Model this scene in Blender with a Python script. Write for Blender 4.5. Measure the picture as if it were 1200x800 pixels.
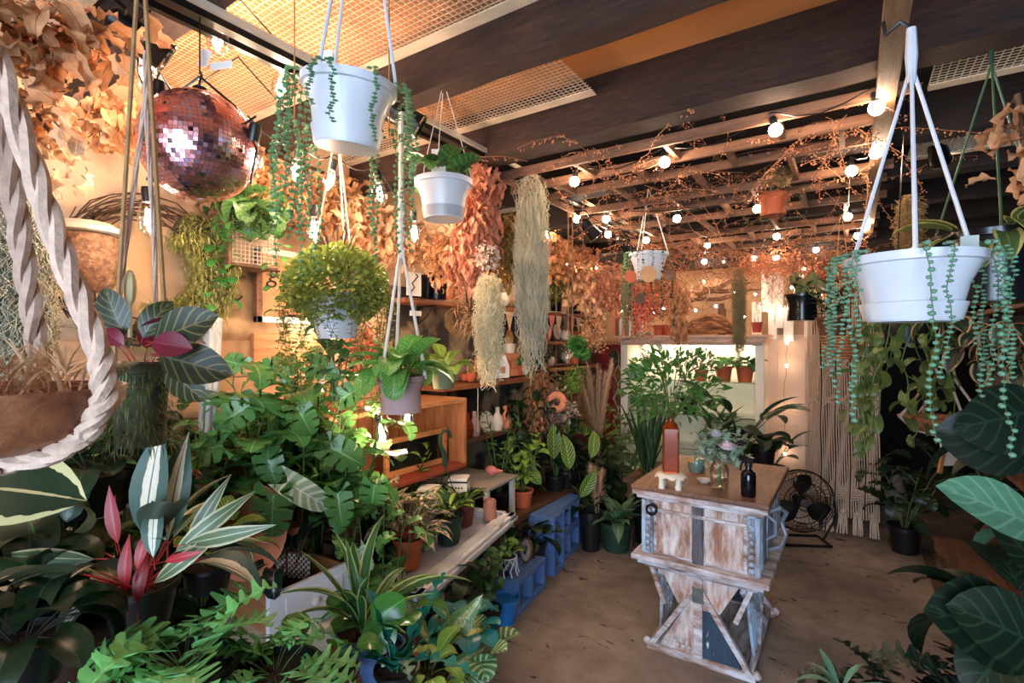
import bpy, math, random
import numpy as np
from mathutils import Vector, Matrix, Euler
random.seed(7)
rnd = random.random
def U(a, b): return a + (b - a) * random.random()
for o in list(bpy.data.objects): bpy.data.objects.remove(o, do_unlink=True)
SC = bpy.context.scene
COL = SC.collection
R = math.radians
PI = math.pi
# ---------------------------------------------------------------- camera
CAMH = 1.6
YAW = R(33.7)
CS, SN = math.cos(YAW), math.sin(YAW)
cam = bpy.data.cameras.new('camera'); camo = bpy.data.objects.new('camera', cam); COL.objects.link(camo)
cam.lens = 18; cam.sensor_width = 36; cam.clip_start = 0.05
camo.location = (0, 0, CAMH); camo.rotation_euler = (R(90), 0, YAW)
SC.camera = camo
def P(px, py, d):
    """world point seen at a photo pixel, at distance d along the view axis"""
    a = (px - 600) / 600 * d
    return Vector((CS * a - SN * d, SN * a + CS * d, CAMH + (400 - py) / 600 * d))
def onX(px, py, X): return P(px, py, X / (CS * (px - 600) / 600 - SN))
def onY(px, py, Y): return P(px, py, Y / (SN * (px - 600) / 600 + CS))
def onZ(px, py, z): return P(px, py, (z - CAMH) * 600 / (400 - py))
# ---------------------------------------------------------------- world, light, exposure
w = bpy.data.worlds.new('world'); SC.world = w; w.use_nodes = True
w.node_tree.nodes['Background'].inputs[0].default_value = (0.50, 0.68, 1.0, 1)
w.node_tree.nodes['Background'].inputs[1].default_value = 0.6
SC.view_settings.view_transform = 'Standard'; SC.view_settings.look = 'None'
SC.view_settings.gamma = 1; SC.view_settings.use_curve_mapping = False
SC.view_settings.exposure = 1.0
def area(name, loc, rot, sx, sy, e, c):
    l = bpy.data.lights.new(name, 'AREA'); l.shape = 'RECTANGLE'; l.size = sx; l.size_y = sy; l.energy = e; l.color = c
    o = bpy.data.objects.new(name, l); COL.objects.link(o); o.location = loc; o.rotation_euler = rot; return o
DAY_E = 125
area('daylight_through_entrance', (0.5, -2.2, 1.45), (R(90), 0, R(8)), 2.6, 2.2, DAY_E, (0.60, 0.78, 1.0))
WARM = (1.0, 0.70, 0.48)
BULB_L = 420      # radiance of a bare filament
GLOBE_L = 200
# ---------------------------------------------------------------- materials
MATS = {}
def _nt(name):
    m = bpy.data.materials.new(name); m.use_nodes = True
    return m, m.node_tree, m.node_tree.nodes['Principled BSDF']
def c4(c): return (c[0], c[1], c[2], 1)
def S(r, g, b):
    f = lambda v: (v / 255 / 12.92) if v / 255 <= 0.04045 else ((v / 255 + 0.055) / 1.055) ** 2.4
    return (f(r), f(g), f(b))
def mat(name, col, rough=0.6, metal=0, var=0.15, scale=8, bump=0.0, stretch=(1, 1, 1), col2=None, spec=0.5, thr=None, trans=0, objrand=0, emis=None):
    if name in MATS: return MATS[name]
    m, nt, b = _nt(name)
    N = nt.nodes.new; L = nt.links.new
    tc = N('ShaderNodeTexCoord'); mp = N('ShaderNodeMapping'); mp.inputs['Scale'].default_value = stretch
    L(tc.outputs['Object'], mp.inputs[0])
    nz = N('ShaderNodeTexNoise'); nz.inputs['Scale'].default_value = scale; nz.inputs['Detail'].default_value = 6
    L(mp.outputs[0], nz.inputs['Vector'])
    cr = N('ShaderNodeValToRGB')
    c2 = col2 if col2 else tuple(x * (1 - var * 2) for x in col)
    cr.color_ramp.elements[0].color = c4(c2); cr.color_ramp.elements[1].color = c4(col)
    a, z = thr if thr else (0.3, 0.7)
    cr.color_ramp.elements[0].position = a; cr.color_ramp.elements[1].position = z
    L(nz.outputs[0], cr.inputs[0])
    src = cr.outputs[0]
    if objrand:
        oi = N('ShaderNodeObjectInfo'); hs = N('ShaderNodeHueSaturation')
        mr = N('ShaderNodeMapRange'); mr.inputs[3].default_value = 1 - objrand; mr.inputs[4].default_value = 1 + objrand
        L(oi.outputs['Random'], mr.inputs[0]); L(mr.outputs[0], hs.inputs['Value']); L(src, hs.inputs['Color']); src = hs.outputs[0]
    L(src, b.inputs['Base Color'])
    b.inputs['Roughness'].default_value = rough; b.inputs['Metallic'].default_value = metal
    b.inputs['Specular IOR Level'].default_value = spec
    if trans: b.inputs['Transmission Weight'].default_value = trans
    if emis: b.inputs['Emission Color'].default_value = c4(emis[0]); b.inputs['Emission Strength'].default_value = emis[1]
    if bump:
        bp = N('ShaderNodeBump'); bp.inputs['Strength'].default_value = bump; bp.inputs['Distance'].default_value = 0.01
        L(nz.outputs[0], bp.inputs['Height']); L(bp.outputs[0], b.inputs['Normal'])
    MATS[name] = m; return m
def wood(name, c1, c2, axis=0, rough=0.65, sc=6, bump=0.3, paint=None, pt=(0.45, 0.55)):
    """grain stretched along one object axis; paint = worn coat over it"""
    if name in MATS: return MATS[name]
    m, nt, b = _nt(name); N = nt.nodes.new; L = nt.links.new
    tc = N('ShaderNodeTexCoord'); mp = N('ShaderNodeMapping')
    s = [9.0, 9.0, 9.0]; s[axis] = 1.1; mp.inputs['Scale'].default_value = s
    L(tc.outputs['Object'], mp.inputs[0])
    nz = N('ShaderNodeTexNoise'); nz.inputs['Scale'].default_value = sc; nz.inputs['Detail'].default_value = 10; nz.inputs['Roughness'].default_value = 0.72; nz.inputs['Distortion'].default_value = 0.25
    L(mp.outputs[0], nz.inputs['Vector'])
    cr = N('ShaderNodeValToRGB'); e = cr.color_ramp.elements
    e[0].position = 0.32; e[0].color = c4(c1); e[1].position = 0.68; e[1].color = c4(c2)
    L(nz.outputs[0], cr.inputs[0]); src = cr.outputs[0]
    n2 = N('ShaderNodeTexNoise'); n2.inputs['Scale'].default_value = 2.2; n2.inputs['Detail'].default_value = 5
    L(tc.outputs['Object'], n2.inputs['Vector'])
    mx = N('ShaderNodeMix'); mx.data_type = 'RGBA'; mx.blend_type = 'MULTIPLY'; mx.inputs[0].default_value = 0.6
    c3 = N('ShaderNodeValToRGB'); c3.color_ramp.elements[0].position = 0.35; c3.color_ramp.elements[0].color = (.35, .32, .3, 1); c3.color_ramp.elements[1].position = .6
    L(n2.outputs[0], c3.inputs[0]); L(src, mx.inputs[6]); L(c3.outputs[0], mx.inputs[7]); src = mx.outputs[2]
    if paint:
        mp2 = N('ShaderNodeMapping'); s2 = [4.0] * 3; s2[axis] = 1.0; mp2.inputs['Scale'].default_value = s2; L(tc.outputs['Object'], mp2.inputs[0])
        n3 = N('ShaderNodeTexNoise'); n3.inputs['Scale'].default_value = 5; n3.inputs['Detail'].default_value = 10; n3.inputs['Roughness'].default_value = 0.7
        L(mp2.outputs[0], n3.inputs['Vector'])
        c5 = N('ShaderNodeValToRGB'); c5.color_ramp.elements[0].position = pt[0]; c5.color_ramp.elements[1].position = pt[1]
        L(n3.outputs[0], c5.inputs[0])
        m2 = N('ShaderNodeMix'); m2.data_type = 'RGBA'; L(c5.outputs[0], m2.inputs[0]); L(src, m2.inputs[6]); m2.inputs[7].default_value = c4(paint); src = m2.outputs[2]
    L(src, b.inputs['Base Color']); b.inputs['Roughness'].default_value = rough
    bp = N('ShaderNodeBump'); bp.inputs['Strength'].default_value = bump; bp.inputs['Distance'].default_value = 0.004
    L(nz.outputs[0], bp.inputs['Height']); L(bp.outputs[0], b.inputs['Normal'])
    MATS[name] = m; return m
def leafmat(name, col, vein=None, edge=None, pattern='plain', rough=0.4, under=None, spots=None, tl=0.25, rv=0.25):
    """leaf colour from the leaf's own coordinates: u across, v along"""
    if name in MATS: return MATS[name]
    m, nt, b = _nt(name); N = nt.nodes.new; L = nt.links.new
    def math_(op, a, c=None, d=None):
        n = N('ShaderNodeMath'); n.operation = op
        for i, x in enumerate((a, c, d)):
            if x is None: continue
            if isinstance(x, (int, float)): n.inputs[i].default_value = x
            else: L(x, n.inputs[i])
        return n.outputs[0]
    def mix(f, a, c):
        n = N('ShaderNodeMix'); n.data_type = 'RGBA'
        L(f, n.inputs[0])
        for i, x in ((6, a), (7, c)):
            if isinstance(x, tuple): n.inputs[i].default_value = c4(x)
            else: L(x, n.inputs[i])
        return n.outputs[2]
    uv = N('ShaderNodeUVMap'); uv.uv_map = 'UVMap'; sp = N('ShaderNodeSeparateXYZ'); L(uv.outputs[0], sp.inputs[0])
    au = math_('ABSOLUTE', math_('SUBTRACT', sp.outputs[0], 0.5))       # 0 midrib .. 0.5 rim
    nz = N('ShaderNodeTexNoise'); nz.inputs['Scale'].default_value = 7; tc = N('ShaderNodeTexCoord'); L(tc.outputs['UV'], nz.inputs['Vector'])
    aun = math_('ADD', au, math_('MULTIPLY', math_('SUBTRACT', nz.outputs[0], 0.5), 0.12))
    src = mix(nz.outputs[0], tuple(x * .7 for x in col), tuple(min(1, x * 1.25) for x in col))
    vc = vein or tuple(min(1, x * 1.9 + .02) for x in col)
    if pattern == 'edge' and edge:
        src = mix(math_('GREATER_THAN', aun, 0.36), src, edge)
    if pattern == 'half':
        src = mix(math_('GREATER_THAN', nz.outputs[0], 0.52), src, edge)
    if pattern in ('herring', 'stripe'):
        # side veins sweep forward from the midrib
        k = 9 if pattern == 'herring' else 6
        ph = math_('FRACT', math_('MULTIPLY', math_('SUBTRACT', sp.outputs[1], math_('MULTIPLY', au, 0.45)), k))
        band = math_('GREATER_THAN', ph, 0.62)
        src = mix(band, src, edge or vc)
        if pattern == 'herring':
            src = mix(math_('GREATER_THAN', au, 0.42), src, col)
    if pattern == 'center':
        src = mix(math_('LESS_THAN', aun, 0.2), src, edge)
    if pattern == 'veins':
        ph = math_('FRACT', math_('MULTIPLY', math_('SUBTRACT', sp.outputs[1], math_('MULTIPLY', au, 0.5)), 6))
        src = mix(math_('GREATER_THAN', ph, 0.8), src, vc)
    src = mix(math_('LESS_THAN', au, 0.022), src, vc)
    if spots:
        n4 = N('ShaderNodeTexNoise'); n4.inputs['Scale'].default_value = 22; L(tc.outputs['UV'], n4.inputs['Vector'])
        src = mix(math_('GREATER_THAN', n4.outputs[0], 0.58), src, spots)
    if under:
        g = N('ShaderNodeNewGeometry'); src = mix(g.outputs['Backfacing'], src, under)
    oi = N('ShaderNodeObjectInfo'); hs = N('ShaderNodeHueSaturation')
    mr = N('ShaderNodeMapRange'); mr.inputs[3].default_value = 1 - rv; mr.inputs[4].default_value = 1 + rv
    L(oi.outputs['Random'], mr.inputs[0]); L(mr.outputs[0], hs.inputs['Value']); L(src, hs.inputs['Color'])
    L(hs.outputs[0], b.inputs['Base Color']); b.inputs['Roughness'].default_value = rough
    t = N('ShaderNodeBsdfTranslucent'); L(hs.outputs[0], t.inputs[0]); ms = N('ShaderNodeMixShader'); ms.inputs[0].default_value = tl
    L(b.outputs[0], ms.inputs[1]); L(t.outputs[0], ms.inputs[2]); L(ms.outputs[0], nt.nodes['Material Output'].inputs[0])
    MATS[name] = m; return m
def emit(name, c, s):
    if name in MATS: return MATS[name]
    m, nt, b = _nt(name); b.inputs['Base Color'].default_value = (0, 0, 0, 1)
    b.inputs['Emission Color'].default_value = c4(c); b.inputs['Emission Strength'].default_value = s
    MATS[name] = m; return m
def glassm(name, tint=(1, 1, 1), refl=0.12, rough=0.03):
    """thin clear glass: lets light through, mirrors a little more at grazing angles"""
    if name in MATS: return MATS[name]
    m, nt, b = _nt(name); N = nt.nodes.new; L = nt.links.new
    t = N('ShaderNodeBsdfTransparent'); t.inputs[0].default_value = c4(tint); g = N('ShaderNodeBsdfGlossy'); g.inputs['Roughness'].default_value = rough
    lw = N('ShaderNodeLayerWeight'); lw.inputs[0].default_value = refl * 3; ms = N('ShaderNodeMixShader'); L(lw.outputs[1], ms.inputs[0])
    L(t.outputs[0], ms.inputs[1]); L(g.outputs[0], ms.inputs[2]); L(ms.outputs[0], nt.nodes['Material Output'].inputs[0])
    MATS[name] = m; return m
# ---------------------------------------------------------------- mesh tools
def np_mesh(name, V, F, UV=None, mi=None, mats=(), smooth=True):
    """V (n,3); F (m,4) quads"""
    me = bpy.data.meshes.new(name); n, m = len(V), len(F)
    me.vertices.add(n); me.vertices.foreach_set('co', np.asarray(V, dtype=np.float32).ravel())
    me.loops.add(m * 4); me.loops.foreach_set('vertex_index', np.asarray(F, dtype=np.int32).ravel())
    me.polygons.add(m); me.polygons.foreach_set('loop_start', np.arange(0, m * 4, 4, dtype=np.int32))
    if smooth: me.polygons.foreach_set('use_smooth', np.ones(m, dtype=bool))
    if mi is not None: me.polygons.foreach_set('material_index', np.asarray(mi, dtype=np.int32))
    if UV is not None:
        l = me.uv_layers.new(name='UVMap'); l.data.foreach_set('uv', np.asarray(UV, dtype=np.float32).ravel())
    for x in mats: me.materials.append(x)
    me.update(calc_edges=True); return me
class MB:
    def __init__(s): s.v = []; s.f = []; s.m = []
    def add(s, V, F, mi=0):
        o = len(s.v); s.v += [tuple(x) for x in V]; s.f += [tuple(i + o for i in f) for f in F]; s.m += [mi] * len(F); return s
    def box(s, c, sz, rot=None, mi=0, taper=1.0):
        hx, hy, hz = sz[0] / 2, sz[1] / 2, sz[2] / 2
        V = [Vector((x * hx * (taper if z > 0 else 1), y * hy * (taper if z > 0 else 1), z * hz)) for x in (-1, 1) for y in (-1, 1) for z in (-1, 1)]
        if rot is not None:
            M = Euler(rot).to_matrix(); V = [M @ v for v in V]
        V = [v + Vector(c) for v in V]
        return s.add(V, [(0, 1, 3, 2), (4, 6, 7, 5), (0, 4, 5, 1), (2, 3, 7, 6), (0, 2, 6, 4), (1, 5, 7, 3)], mi)
    def bar(s, a, b, w, h, mi=0):
        a = Vector(a); b = Vector(b); d = (b - a); L = d.length; q = d.to_track_quat('X', 'Z')
        V = [q @ Vector((x * L, y * w / 2, z * h / 2)) + a for x in (0, 1) for y in (-1, 1) for z in (-1, 1)]
        return s.add(V, [(0, 1, 3, 2), (4, 6, 7, 5), (0, 4, 5, 1), (2, 3, 7, 6), (0, 2, 6, 4), (1, 5, 7, 3)], mi)
    def tube(s, pts, r, n=6, mi=0, cap=True):
        pts = [Vector(p) for p in pts]; k = len(pts); V = []; F = []
        rr = r if isinstance(r, (list, tuple)) else [r] * k
        up = None
        for i, p in enumerate(pts):
            t = (pts[min(i + 1, k - 1)] - pts[max(i - 1, 0)]).normalized()
            if up is None: up = t.orthogonal().normalized()
            up = (up - t * up.dot(t)); up = up.normalized() if up.length > 1e-6 else t.orthogonal().normalized()
            sd = t.cross(up)
            for j in range(n):
                a = 2 * PI * j / n; V.append(p + (up * math.cos(a) + sd * math.sin(a)) * rr[i])
        for i in range(k - 1):
            for j in range(n): F.append((i * n + j, i * n + (j + 1) % n, (i + 1) * n + (j + 1) % n, (i + 1) * n + j))
        if cap: F.append(tuple(range(n))[::-1]); F.append(tuple((k - 1) * n + j for j in range(n)))
        return s.add(V, F, mi)
    def lathe(s, prof, n=24, c=(0, 0, 0), mi=0, rot=None, sx=1, sy=1, closed=False):
        V = []; F = []; k = len(prof); M = Euler(rot).to_matrix() if rot else None
        for r_, z in prof:
            for j in range(n):
                a = 2 * PI * j / n; p = Vector((r_ * math.cos(a) * sx, r_ * math.sin(a) * sy, z))
                V.append((M @ p if M else p) + Vector(c))
        for i in range(k - 1):
            for j in range(n): F.append((i * n + j, i * n + (j + 1) % n, (i + 1) * n + (j + 1) % n, (i + 1) * n + j))
        if closed:
            for j in range(n): F.append(((k - 1) * n + j, (k - 1) * n + (j + 1) % n, (j + 1) % n, j))
        else:
            if prof[0][0] > 1e-4: F.append(tuple(range(n))[::-1])
            if prof[-1][0] > 1e-4: F.append(tuple((k - 1) * n + j for j in range(n)))
        return s.add(V, F, mi)
    def ball(s, c, r, n=10, k=6, mi=0, sc=(1, 1, 1)):
        V = []; F = []
        for i in range(k + 1):
            t = PI * i / k
            for j in range(n):
                a = 2 * PI * j / n; V.append((c[0] + r * sc[0] * math.sin(t) * math.cos(a), c[1] + r * sc[1] * math.sin(t) * math.sin(a), c[2] + r * sc[2] * math.cos(t)))
        for i in range(k):
            for j in range(n): F.append((i * n + j, (i + 1) * n + j, (i + 1) * n + (j + 1) % n, i * n + (j + 1) % n))
        return s.add(V, F, mi)
    def prism(s, poly, y0, y1, plane='xz', mi=0):
        """polygon extruded; plane 'xz' extrudes along y, 'xy' along z, 'yz' along x"""
        n = len(poly)
        def q(p, e): return (p[0], e, p[1]) if plane == 'xz' else ((p[0], p[1], e) if plane == 'xy' else (e, p[0], p[1]))
        V = [q(p, y0) for p in poly] + [q(p, y1) for p in poly]
        F = [tuple(range(n))[::-1], tuple(range(n, 2 * n))] + [(i, (i + 1) % n, n + (i + 1) % n, n + i) for i in range(n)]
        return s.add(V, F, mi)
    def mesh(s, name, mats, smooth=False):
        me = bpy.data.meshes.new(name); me.from_pydata(s.v, [], s.f)
        for x in (mats if isinstance(mats, (list, tuple)) else [mats]): me.materials.append(x)
        me.polygons.foreach_set('material_index', s.m)
        if smooth: me.polygons.foreach_set('use_smooth', [True] * len(s.f))
        import bmesh
        bm = bmesh.new(); bm.from_mesh(me); bmesh.ops.recalc_face_normals(bm, faces=bm.faces); bm.to_mesh(me); bm.free()
        if smooth:
            try: me.set_sharp_from_angle(angle=R(40))
            except Exception: pass
        return me
    def build(s, name, mats, parent=None, smooth=False, loc=None, rot=None, bevel=0):
        o = bpy.data.objects.new(name, s.mesh(name, mats, smooth)); COL.objects.link(o)
        if parent is not None: o.parent = parent
        if loc is not None: o.location = loc
        if rot is not None: o.rotation_euler = rot
        if bevel:
            b = o.modifiers.new('bevel', 'BEVEL'); b.width = bevel; b.segments = 2; b.limit_method = 'ANGLE'
        return o
def tag(o, label, cat, group=None, kind=None):
    o['label'] = label; o['category'] = cat
    if group: o['group'] = group
    if kind: o['kind'] = kind
    return o
def thing(name, label, cat, loc=(0, 0, 0), rz=0, group=None):
    o = bpy.data.objects.new(name, None); o.empty_display_size = .05; COL.objects.link(o); o.location = loc; o.rotation_euler = (0, 0, rz)
    return tag(o, label, cat, group)
def struct(mb, name, m, smooth=False):
    o = mb.build(name, m, None, smooth); o['kind'] = 'structure'; return o
def inst(name, me, parent, M=None, loc=None, rot=None, sc=None, label=None):
    o = bpy.data.objects.new(name, me); COL.objects.link(o); o.parent = parent
    if M is not None: o.matrix_local = M
    if loc is not None: o.location = loc
    if rot is not None: o.rotation_euler = rot
    if sc is not None: o.scale = sc if isinstance(sc, (tuple, list)) else (sc,) * 3
    if label: o['label'] = label
    return o
def obj(name, me, parent): return inst(name, me, parent)
# ---------------------------------------------------------------- leaves
def prof(shape, t):
    if shape == 'oval': return max(0.0, math.sin(PI * min(1, t) ** 0.85)) ** 0.8
    if shape == 'round': return max(0.0, math.sin(PI * t)) ** 0.55
    if shape == 'lance': return max(0.0, math.sin(PI * t ** 0.75)) ** 1.1
    if shape == 'strap': return min(1, 0.55 + t * 1.2) * (1 - max(0, t - .55) / .45) ** .8 if t < 1 else 0
    if shape == 'heart': return (1 - t) ** 0.6 * (0.72 + 1.1 * t) * 1.02 if t > 0 else .72
    if shape == 'monstera': return 1.2 * (1 - t) ** 0.72 * (0.6 + 1.1 * t) if t > 0 else .6
    if shape == 'sel': return (1 - t) ** .45 * (.55 + .9 * t)
    return math.sin(PI * t)
def leaf_geo(L, W, shape='oval', pet=0.0, rise=40, droop=60, fold=.15, nl=8, nw=2, wave=0, pr=.0025, seed=0):
    """one leaf along +X, faces up; returns V, F, UV, mi (0 blade, 1 stalk)"""
    rg = random.Random(seed * 31 + 5)
    V = []; F = []; UV = []; mi = []
    a = R(rise); p = Vector((0, 0, 0)); bend = 0
    if pet > 0:
        k = 3; pts = [p.copy()]
        for i in range(k):
            p = p + Vector((math.cos(a), 0, math.sin(a))) * pet / k; pts.append(p.copy()); a -= R(droop) * .25 / k
        for i, q in enumerate(pts):
            d = Vector((-math.sin(a), 0, math.cos(a)))
            for j in range(3):
                g = 2 * PI * j / 3; V.append(q + (d * math.cos(g) + Vector((0, 1, 0)) * math.sin(g)) * pr * (1.3 - .2 * i))
        for i in range(k):
            for j in range(3):
                F.append((i * 3 + j, i * 3 + (j + 1) % 3, i * 3 + 3 + (j + 1) % 3, i * 3 + 3 + j)); UV.append([(.5, 0)] * 4); mi.append(1)
    if shape in ('monstera', 'sel'): nl = max(nl, 27)
    o = len(V); cols = 2 * nw + 1
    cl = [(p.copy(), a)]
    for i in range(nl):
        p = p + Vector((math.cos(a), 0, math.sin(a))) * L / nl; a -= R(droop) / nl; cl.append((p.copy(), a))
    for i in range(nl + 1):
        t = i / nl; q, an = cl[i]; hw = W / 2 * prof(shape, t)
        back = 0
        if shape in ('heart', 'monstera', 'sel'): back = .28 * L * (1 - t) ** 2.2
        for j in range(cols):
            u = (j - nw) / nw; h = hw
            if shape == 'monstera' and abs(u) > .3 and .1 < t < .93:
                if (t * 4.6 + (.3 if u > 0 else 0)) % 1 > .80: h = hw * .38
            if shape == 'sel' and t < .95:
                f = (t * 6 + (.2 if u > 0 else 0)) % 1
                if f > .5: h = hw * .22
                else: h = hw * (1.0 + .15 * math.sin(t * 40))
            nrm = Vector((-math.sin(an), 0, math.cos(an))); fw = Vector((math.cos(an), 0, math.sin(an)))
            v = q + Vector((0, u * h, 0)) + nrm * (abs(u) * h * fold * 2 + wave * math.sin(t * 17 + (2 if u > 0 else 0)) * abs(u)) - fw * back * abs(u) ** 1.4
            if shape in ('lance', 'oval'): v += fw * abs(u) * h * .15
            V.append(v)
    for i in range(nl):
        for j in range(cols - 1):
            k = o + i * cols + j
            F.append((k, k + cols, k + cols + 1, k + 1))
            uu = [j / (cols - 1), j / (cols - 1), (j + 1) / (cols - 1), (j + 1) / (cols - 1)]; tt = [i / nl, (i + 1) / nl, (i + 1) / nl, i / nl]
            UV.append(list(zip(uu, tt))); mi.append(0)
    return np.array([tuple(v) for v in V]), np.array(F), np.array(UV), np.array(mi)
STEM = None
LC = {}
def leafset(key, m, sm, L, W, shape='oval', n=4, **k):
    """n variants of one leaf as shared meshes"""
    if key in LC: return LC[key]
    dr = k.pop('droop', 60); res = []
    for i in range(n):
        V, F, UV, mi = leaf_geo(L, W, shape, droop=dr * (.55 + .8 * i / max(1, n - 1)), seed=i, **k)
        res.append(np_mesh('leaf', V, F, UV, mi, (m, sm)))
    LC[key] = res; return res
def TM(loc, az=0, el=0, s=1.0, roll=0):
    return Matrix.Translation(Vector(loc)) @ Euler((0, 0, az)).to_matrix().to_4x4() @ Euler((0, -el, 0)).to_matrix().to_4x4() @ Euler((roll, 0, 0)).to_matrix().to_4x4() @ Matrix.Diagonal((s, s, s, 1))
def joined(name, tmpl, Ms, mats, parent=None, stuff=True, extra=None):
    """many small pieces from a template geometry joined in one mesh"""
    V, F, UV, mi = tmpl
    if not len(Ms): return None
    A = np.array([np.array(m) for m in Ms]); H = np.concatenate([V, np.ones((len(V), 1))], 1)
    VV = np.einsum('nij,kj->nki', A, H)[:, :, :3].reshape(-1, 3)
    FF = (F[None] + (np.arange(len(Ms)) * len(V))[:, None, None]).reshape(-1, 4)
    UU = np.tile(UV, (len(Ms), 1, 1)); MM = np.tile(mi, len(Ms))
    if extra:
        for (v2, f2, u2, m2) in extra:
            FF = np.concatenate([FF, f2 + len(VV)]); VV = np.concatenate([VV, v2]); UU = np.concatenate([UU, u2]); MM = np.concatenate([MM, m2])
    o = obj(name, np_mesh(name, VV, FF, UU, MM, mats), parent)
    if stuff: o['kind'] = 'stuff'
    return o
def tube_geo(pts, r, n=3, mi=1):
    b = MB(); b.tube(pts, r, n, cap=False)
    return np.array(b.v), np.array(b.f), np.full((len(b.f), 4, 2), .5), np.full(len(b.f), mi)
def ball_geo(r=1, n=6, k=4, mi=0):
    b = MB(); b.ball((0, 0, 0), r, n, k)
    return np.array(b.v), np.array(b.f), np.full((len(b.f), 4, 2), .3), np.full(len(b.f), mi)
# ---------------------------------------------------------------- palette
m_beam = wood('beam_wood', S(24, 13, 9), S(72, 43, 29), 0, .9, 9, .9)
m_beamY = wood('beam_wood_long', S(80, 55, 32), S(140, 100, 62), 1, .75, 5, .5)
m_ply = mat('plywood', S(214, 142, 84), .75, scale=3, var=.12, stretch=(.4, 3, 1))
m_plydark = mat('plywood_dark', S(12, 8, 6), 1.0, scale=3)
m_lath = wood('lath_wood', S(82, 52, 36), S(152, 106, 76), 0, .8, 5, .5)
m_wire = mat('mesh_wire', S(236, 214, 184), .5, .3)
m_strip = mat('white_metal_strip', S(225, 205, 178), .5)
m_black = mat('black_metal', S(22, 20, 20), .35, .4)
m_blackp = mat('black_plastic', S(24, 24, 25), .35)
m_chrome = mat('chrome', S(220, 215, 210), .12, 1)
m_wall = mat('cream_plaster', S(208, 178, 142), .85, scale=3.5, bump=.25, col2=S(160, 122, 86), thr=(.36, .56))
m_mural = mat('grey_brown_plaster', S(150, 128, 102), .85, scale=3.0, bump=.2, col2=S(56, 48, 42), thr=(.46, .54))
m_wallb = mat('tan_plaster', S(204, 164, 124), .85, scale=5, bump=.2)
m_dark = mat('unlit_dark_wall', S(40, 36, 32), .9)  # dark tone stands in for the unlit passage and right side
m_white = mat('white_paint', S(226, 218, 205), .5, var=.06)
m_whitew = wood('white_worn_wood', S(150, 118, 92), S(190, 165, 140), 2, .6, 5, .3, S(222, 214, 200), (.36, .44))
m_whitex = wood('white_worn_wood_x', S(150, 118, 92), S(190, 165, 140), 1, .6, 5, .3, S(222, 220, 222), (.30, .40))
m_pine = wood('pine_wood', S(150, 92, 52), S(208, 146, 92), 1, .6, 5, .3)
m_pinez = wood('pine_wood_upright', S(128, 76, 44), S(190, 128, 80), 2, .6, 5, .3)
m_shelf = wood('shelf_wood', S(112, 62, 34), S(176, 108, 62), 1, .6, 5, .3)
m_brownw = wood('brown_wood', S(60, 36, 22), S(118, 76, 48), 1, .6, 5, .3)
m_brownz = wood('brown_wood_upright', S(60, 36, 22), S(118, 76, 48), 2, .6, 5, .3)
m_terra = mat('terracotta', S(196, 96, 56), .75, scale=12, var=.12, objrand=.12)
m_terral = mat('pale_terracotta', S(226, 140, 100), .75, scale=9, var=.1)
m_soil = mat('potting_soil', S(42, 30, 22), .95, scale=60, bump=.6)
m_whitep = mat('white_plastic', S(206, 208, 214), .32, var=.02)
m_mauve = mat('mauve_clay', S(178, 142, 136), .7, var=.06)
m_cord = mat('white_cotton_cord', S(226, 214, 200), .9, scale=60, var=.1)
m_cordw = mat('cream_cotton_cord', S(196, 166, 146), .95, scale=60, var=.15, bump=.4)
m_jute = mat('jute_twine', S(168, 128, 84), .95, scale=50)
m_cyan = mat('blue_cinder_block', S(84, 116, 168), .8, scale=20, bump=.4, var=.1)
m_green = mat('green_plastic', S(34, 62, 48), .45)
m_glass = glassm('clear_glass')
m_amber = glassm('amber_glass', (.62, .16, .03), .2)
m_amber_b = mat('amber_bottle', S(196, 84, 22), .12, trans=.7, var=.05)
m_stone = mat('white_ceramic', S(228, 214, 196), .4, var=.06)
m_wicker = wood('wicker', S(120, 76, 44), S(186, 130, 84), 0, .8, 9, .5)
m_gtag = mat('paper_tag', S(236, 232, 224), .7, var=.03)
m_ink = mat('black_ink', S(18, 16, 16), .6)
m_inkred = mat('red_ink', S(200, 52, 60), .6)
m_fil = emit('bulb_filament', WARM, BULB_L)
m_frost = emit('bulb_frosted', (1.0, .74, .52), GLOBE_L * .5)
m_brass = mat('brass', S(190, 140, 70), .3, .9)
m_stemg = mat('green_stem', S(84, 108, 48), .6)
m_stemb = mat('brown_stem', S(96, 66, 42), .8)
m_stemr = mat('red_stem', S(178, 40, 44), .5)
m_stemd = mat('dark_stem', S(30, 36, 22), .7)
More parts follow.
